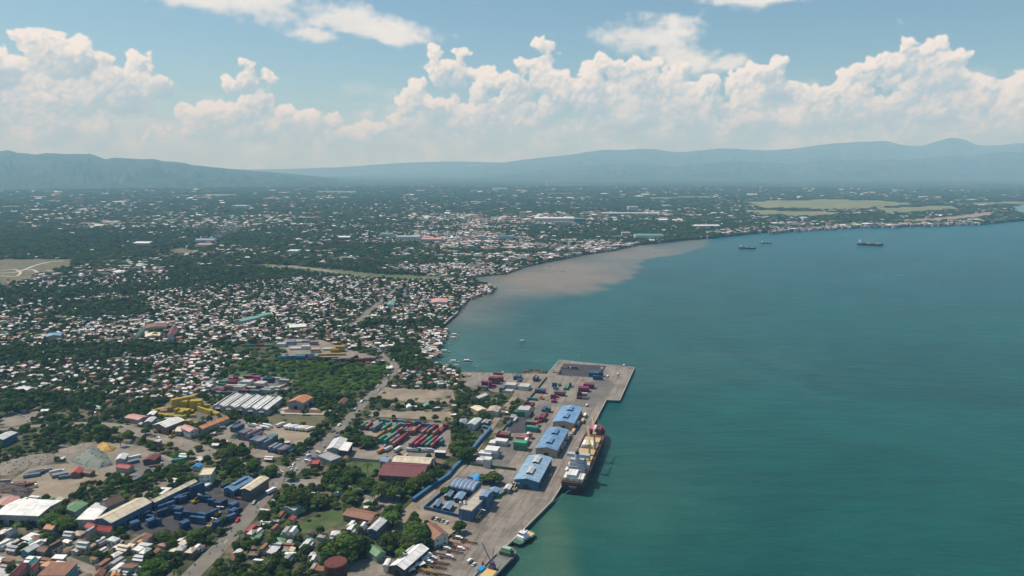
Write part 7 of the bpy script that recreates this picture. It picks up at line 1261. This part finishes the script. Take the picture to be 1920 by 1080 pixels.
# ------------------------------------------------------------------ trees
def sphere_low(c, r, seed, nu=9, nv=6):
    rs = np.random.default_rng(seed); vs = [(c[0], c[1], c[2] + r * .85)]; fs = []
    for j in range(1, nv):
        for i in range(nu):
            q = r * rs.uniform(.82, 1.08); th_, ph = math.pi * j / nv, 2 * math.pi * (i + .5 * (j % 2)) / nu; vs.append((c[0] + q * math.sin(th_) * math.cos(ph), c[1] + q * math.sin(th_) * math.sin(ph), c[2] + .85 * q * math.cos(th_)))
    vs.append((c[0], c[1], c[2] - r * .7)); L_ = len(vs) - 1
    for i in range(nu): fs.append((0, 1 + i, 1 + (i + 1) % nu)); fs.append((L_, L_ - nu + (i + 1) % nu, L_ - nu + i))
    for j in range(nv - 2):
        for i in range(nu): a = 1 + j * nu + i; b_ = 1 + j * nu + (i + 1) % nu; fs.append((a, a + nu, b_ + nu, b_))
    return vs, fs
def crown_mesh(seed, mat, flat=1.0, lobes=11, leaves=105):
    rs = np.random.default_rng(seed); mb = MB(); cs = [(0, 0, .95 * flat + .25, .62)]
    for i in range(lobes):
        a = 2 * math.pi * (i + rs.uniform(-.3, .3)) / lobes * (1 if i % 2 else 1.0); q = rs.uniform(.38, .68); cs.append((q * math.cos(a), q * math.sin(a), (.35 + rs.uniform(.15, .85)) * flat + .15, rs.uniform(.27, .42)))
    for i in range(4): a = rs.uniform(0, 6.28); cs.append((.3 * math.cos(a), .3 * math.sin(a), 1.25 * flat + .2, rs.uniform(.25, .38)))
    for k, (x, y, z, r) in enumerate(cs):
        v_, f_ = sphere_low((x, y, z), r * .86, seed * 31 + k); mb.add(v_, f_)
        m_ = int(leaves * (r / .35) ** 2 * .6)
        d_ = rs.standard_normal((m_, 3)); d_ /= np.linalg.norm(d_, axis=1)[:, None]; d_[:, 2] = np.where(d_[:, 2] < -.35, -d_[:, 2], d_[:, 2])
        for dv in d_:
            p = np.array((x, y, z)) + dv * np.array((r, r, r * .85)) * rs.uniform(.86, 1.12); nrm = dv + rs.normal(0, .45, 3); nrm /= np.linalg.norm(nrm); u_ = np.cross(nrm, rs.standard_normal(3)); u_ /= np.linalg.norm(u_); w_ = np.cross(nrm, u_); s_ = rs.uniform(.055, .115)
            mb.add([p - u_ * s_ - w_ * s_ * .7, p + u_ * s_ - w_ * s_ * .7, p + u_ * s_ * .6 + w_ * s_, p - u_ * s_ * .6 + w_ * s_], [(0, 1, 2, 3)])
    return mb.mesh('crown', [mat])
def palm_crown(seed):
    rs = np.random.default_rng(seed); mb = MB()
    for i in range(13):
        a = 2 * math.pi * i / 13 + rs.uniform(-.2, .2); ln = rs.uniform(.85, 1.05); up = rs.uniform(.1, .55); pts = []
        for k in range(6): q = k / 5; pts.append(np.array((ln * q * math.cos(a), ln * q * math.sin(a), 2.5 + up * q * 1.3 - (.75 + .3 * up) * q * q)))
        sd = np.array((-math.sin(a), math.cos(a), 0))
        for k in range(5):
            w1, w2 = .16 * math.sin(math.pi * (k + .3) / 5.6) + .02, .16 * math.sin(math.pi * (k + 1.3) / 5.6) + .01; dn = np.array((0, 0, -.07))
            mb.add([pts[k], pts[k + 1], pts[k + 1] + sd * w2 + dn, pts[k] + sd * w1 + dn], [(0, 1, 2, 3)]); mb.add([pts[k], pts[k + 1], pts[k + 1] - sd * w2 + dn, pts[k] - sd * w1 + dn], [(3, 2, 1, 0)])
    return mb.mesh('crown', [LEAF])
CROWNS = [crown_mesh(1, LEAF), crown_mesh(2, LEAF_OLIVE, .9, 9), crown_mesh(3, LEAF, 1.15, 10), crown_mesh(4, LEAF, .8, 13), crown_mesh(5, LEAF_BRIGHT, .9, 10), crown_mesh(6, LEAF_BRIGHT, .7, 12), palm_crown(7)]
tk = MB(); tk.bar((0, 0, -.05), (.03, .02, .55), .14, n=7, w2=.09)
for k in range(5): a = k * 1.26; tk.bar((.03, .02, .42 + .04 * k), (.42 * math.cos(a), .42 * math.sin(a), .85), .06, n=5, w2=.025)
TRUNK = tk.mesh('trunk', [BARK]); pt = MB(); pt.bar((0, 0, -.05), (.05, .03, 1.3), .085, n=7, w2=.07); pt.bar((.05, .03, 1.28), (0, 0, 2.5), .07, n=7, w2=.055); PTRUNK = pt.mesh('trunk', [BARK])
forms = bpy.data.collections.new('tree_forms'); col.children.link(forms)
td = np.hypot(TRS[:, 0], TRS[:, 1]); px_, py_ = proj(TRS[:, 0], TRS[:, 1]); inf = (px_ > -5) & (px_ < 1925) & (py_ < 1095)
tb = TRS[:, 2] / np.hypot(td, CAM_H) * np.where(inf, 1, .01); ot = np.argsort(-tb); near_t = list(ot[:300]); rest_t = ot[300:]
protos = {}
for n, i in enumerate(near_t):
    x, y, r, zs, kd = TRS[i]; k = n if n < 7 else (random.choice((4, 5)) if kd else random.choices(range(7), (4, 4, 4, 4, 2, 1, 3 if r < 6.5 else 0))[0])
    if k == 6: r = min(r, 4.6); zs = 1.0
    t_ = thing('palm_tree' if k == 6 else 'tree', '', 'tree', (x, y, 0), random.uniform(0, 6.28), 'trees of the near ground'); t_.scale = (r, r, r * zs)
    obj('trunk', PTRUNK if k == 6 else TRUNK, t_); c = bpy.data.objects.new('crown', CROWNS[k]); c.parent = t_; (forms if n < 7 else col).objects.link(c)
    NAMED.append((t_, 'coconut palm' if k == 6 else '%s %s tree' % ('broad' if r > 8 else ('tall' if zs > 1 else 'small' if r < 4.2 else 'rounded'), 'bright green' if k in (4, 5) else 'dark green'), x, y, 'tree'))
Tr = TRS[rest_t]; n = len(Tr)
pm_ = bpy.data.meshes.new('woods'); pm_.vertices.add(n); pm_.vertices.foreach_set('co', np.stack([Tr[:, 0], Tr[:, 1], np.zeros(n)], -1).astype(np.float32).ravel())
idx = np.where(Tr[:, 4] > .5, RNG.integers(4, 6, n), np.where(RNG.random(n) < .12, 6, RNG.choice([0, 1, 2, 3, 4], n, p=[.24, .24, .24, .2, .08]))); idx = np.where((idx == 6) & (Tr[:, 2] > 5.5), 0, idx)
for nm, tp, dat in (('rz', 'FLOAT', RNG.uniform(0, 6.28, n)), ('form', 'INT', idx)): q_ = pm_.attributes.new(nm, tp, 'POINT'); q_.data.foreach_set('value', dat.astype(np.float32 if tp == 'FLOAT' else np.int32))
q_ = pm_.attributes.new('size', 'FLOAT_VECTOR', 'POINT'); q_.data.foreach_set('vector', np.stack([Tr[:, 2], Tr[:, 2], Tr[:, 2] * Tr[:, 3]], -1).astype(np.float32).ravel()); pm_.update()
wo_ = obj('woods', pm_, kind='stuff', label='dark green tree cover between the houses and over the far plain', cat='trees')
ng = bpy.data.node_groups.new('woods_planting', 'GeometryNodeTree'); ng.interface.new_socket('Geometry', in_out='INPUT', socket_type='NodeSocketGeometry'); ng.interface.new_socket('Geometry', in_out='OUTPUT', socket_type='NodeSocketGeometry')
gi = ng.nodes.new('NodeGroupInput'); go = ng.nodes.new('NodeGroupOutput'); iop = ng.nodes.new('GeometryNodeInstanceOnPoints'); ci = ng.nodes.new('GeometryNodeCollectionInfo')
ci.inputs['Collection'].default_value = forms; ci.inputs['Separate Children'].default_value = True; ci.inputs['Reset Children'].default_value = True
def natt(nm, tp): q = ng.nodes.new('GeometryNodeInputNamedAttribute'); q.data_type = tp; q.inputs['Name'].default_value = nm; return q.outputs['Attribute']
cmb = ng.nodes.new('ShaderNodeCombineXYZ'); ng.links.new(natt('rz', 'FLOAT'), cmb.inputs[2])
ng.links.new(gi.outputs[0], iop.inputs['Points']); ng.links.new(ci.outputs[0], iop.inputs['Instance']); iop.inputs['Pick Instance'].default_value = True
ng.links.new(natt('form', 'INT'), iop.inputs['Instance Index']); ng.links.new(cmb.outputs[0], iop.inputs['Rotation']); ng.links.new(natt('size', 'FLOAT_VECTOR'), iop.inputs['Scale']); ng.links.new(iop.outputs[0], go.inputs[0])
md = wo_.modifiers.new('planting', 'NODES'); md.node_group = ng

# ------------------------------------------------------------------ labels by nearest landmark
for x, y, ph in ((*gp(300, 690), 'the houses above the side road'), (*gp(800, 705), 'the bay corner'), (*gp(500, 1000), 'the lower highway'), (*gp(20, 1030), 'the lower left lane'), (*gp(250, 1050), 'the settlement lanes'), (*gp(150, 740), 'the dirt lot at the left'), (*gp(640, 760), 'the highway trees'), (*gp(745, 690), 'the highway bend'), (*gp(1040, 780), 'the quay road'), (*gp(560, 700), 'the green scrub')): LM.append((x, y, ph))
LX = np.array([(a, b_) for a, b_, c in LM]); keyed = {}
for (o, words, x, y, cat) in NAMED:
    j = int(np.argmin(np.hypot(LX[:, 0] - x, LX[:, 1] - y))); keyed.setdefault((words, j), []).append((math.hypot(LX[j, 0] - x, LX[j, 1] - y), o, cat))
for (words, j), lst in keyed.items():
    lst.sort(key=lambda q: q[0])
    for k, (d_, o, cat) in enumerate(lst):
        lab = '%s, %s' % (words, ('near ' if len(lst) == 1 else ordw(k) + ' to ') + LM[j][2])
        if len(lab.split()) > 16: lab = ' '.join(words.split()[:7]) + ', ' + ordw(k) + ' to ' + LM[j][2]
        o['label'] = ' '.join(lab.split()[:16]); o['category'] = cat

# ------------------------------------------------------------------ haze
hz = MB().box(-25000, 25000, -1600, 31000, -10, 1720).build('haze', bpy.data.materials.new('haze_air'), kind='stuff', label='thin pale haze filling the air over land and sea', cat='haze')
m = hz.data.materials[0]; m.use_nodes = True; t = m.node_tree; t.nodes.clear(); pv = N(t, 'ShaderNodeVolumePrincipled'); pv.inputs['Density Attribute'].default_value = ''
pv.inputs['Color'].default_value = (0.34, 0.66, 1.0, 1); pv.inputs['Absorption Color'].default_value = (1, 1, 1, 1); pv.inputs['Density'].default_value = 7.5e-5; pv.inputs['Anisotropy'].default_value = 0.0
ou = N(t, 'ShaderNodeOutputMaterial'); t.links.new(pv.outputs[0], ou.inputs['Volume'])
mb = MB()
for i in range(5):
    v_, f_ = sphere_low((i * 13 + i * i * 1.5, i * 4, 16 + i * 13), 11 + i * 5.0, 900 + i); mb.add(v_, f_)
sk = mb.build('smoke', bpy.data.materials.new('smoke_volume'), None, (*gp(392, 462), 0), kind='stuff', label='thin bluish smoke plume rising over the far factory roofs', cat='smoke')
m = sk.data.materials[0]; m.use_nodes = True; t = m.node_tree; t.nodes.clear(); pv = N(t, 'ShaderNodeVolumePrincipled'); pv.inputs['Density Attribute'].default_value = ''; pv.inputs['Color'].default_value = (0.75, 0.85, 0.95, 1); pv.inputs['Density'].default_value = 0.0028
ou = N(t, 'ShaderNodeOutputMaterial'); t.links.new(pv.outputs[0], ou.inputs['Volume'])
print('COUNTS houses', len(HO), 'trees', len(TRS), 'boxes', len(BOXES), 'objects', len(bpy.data.objects))
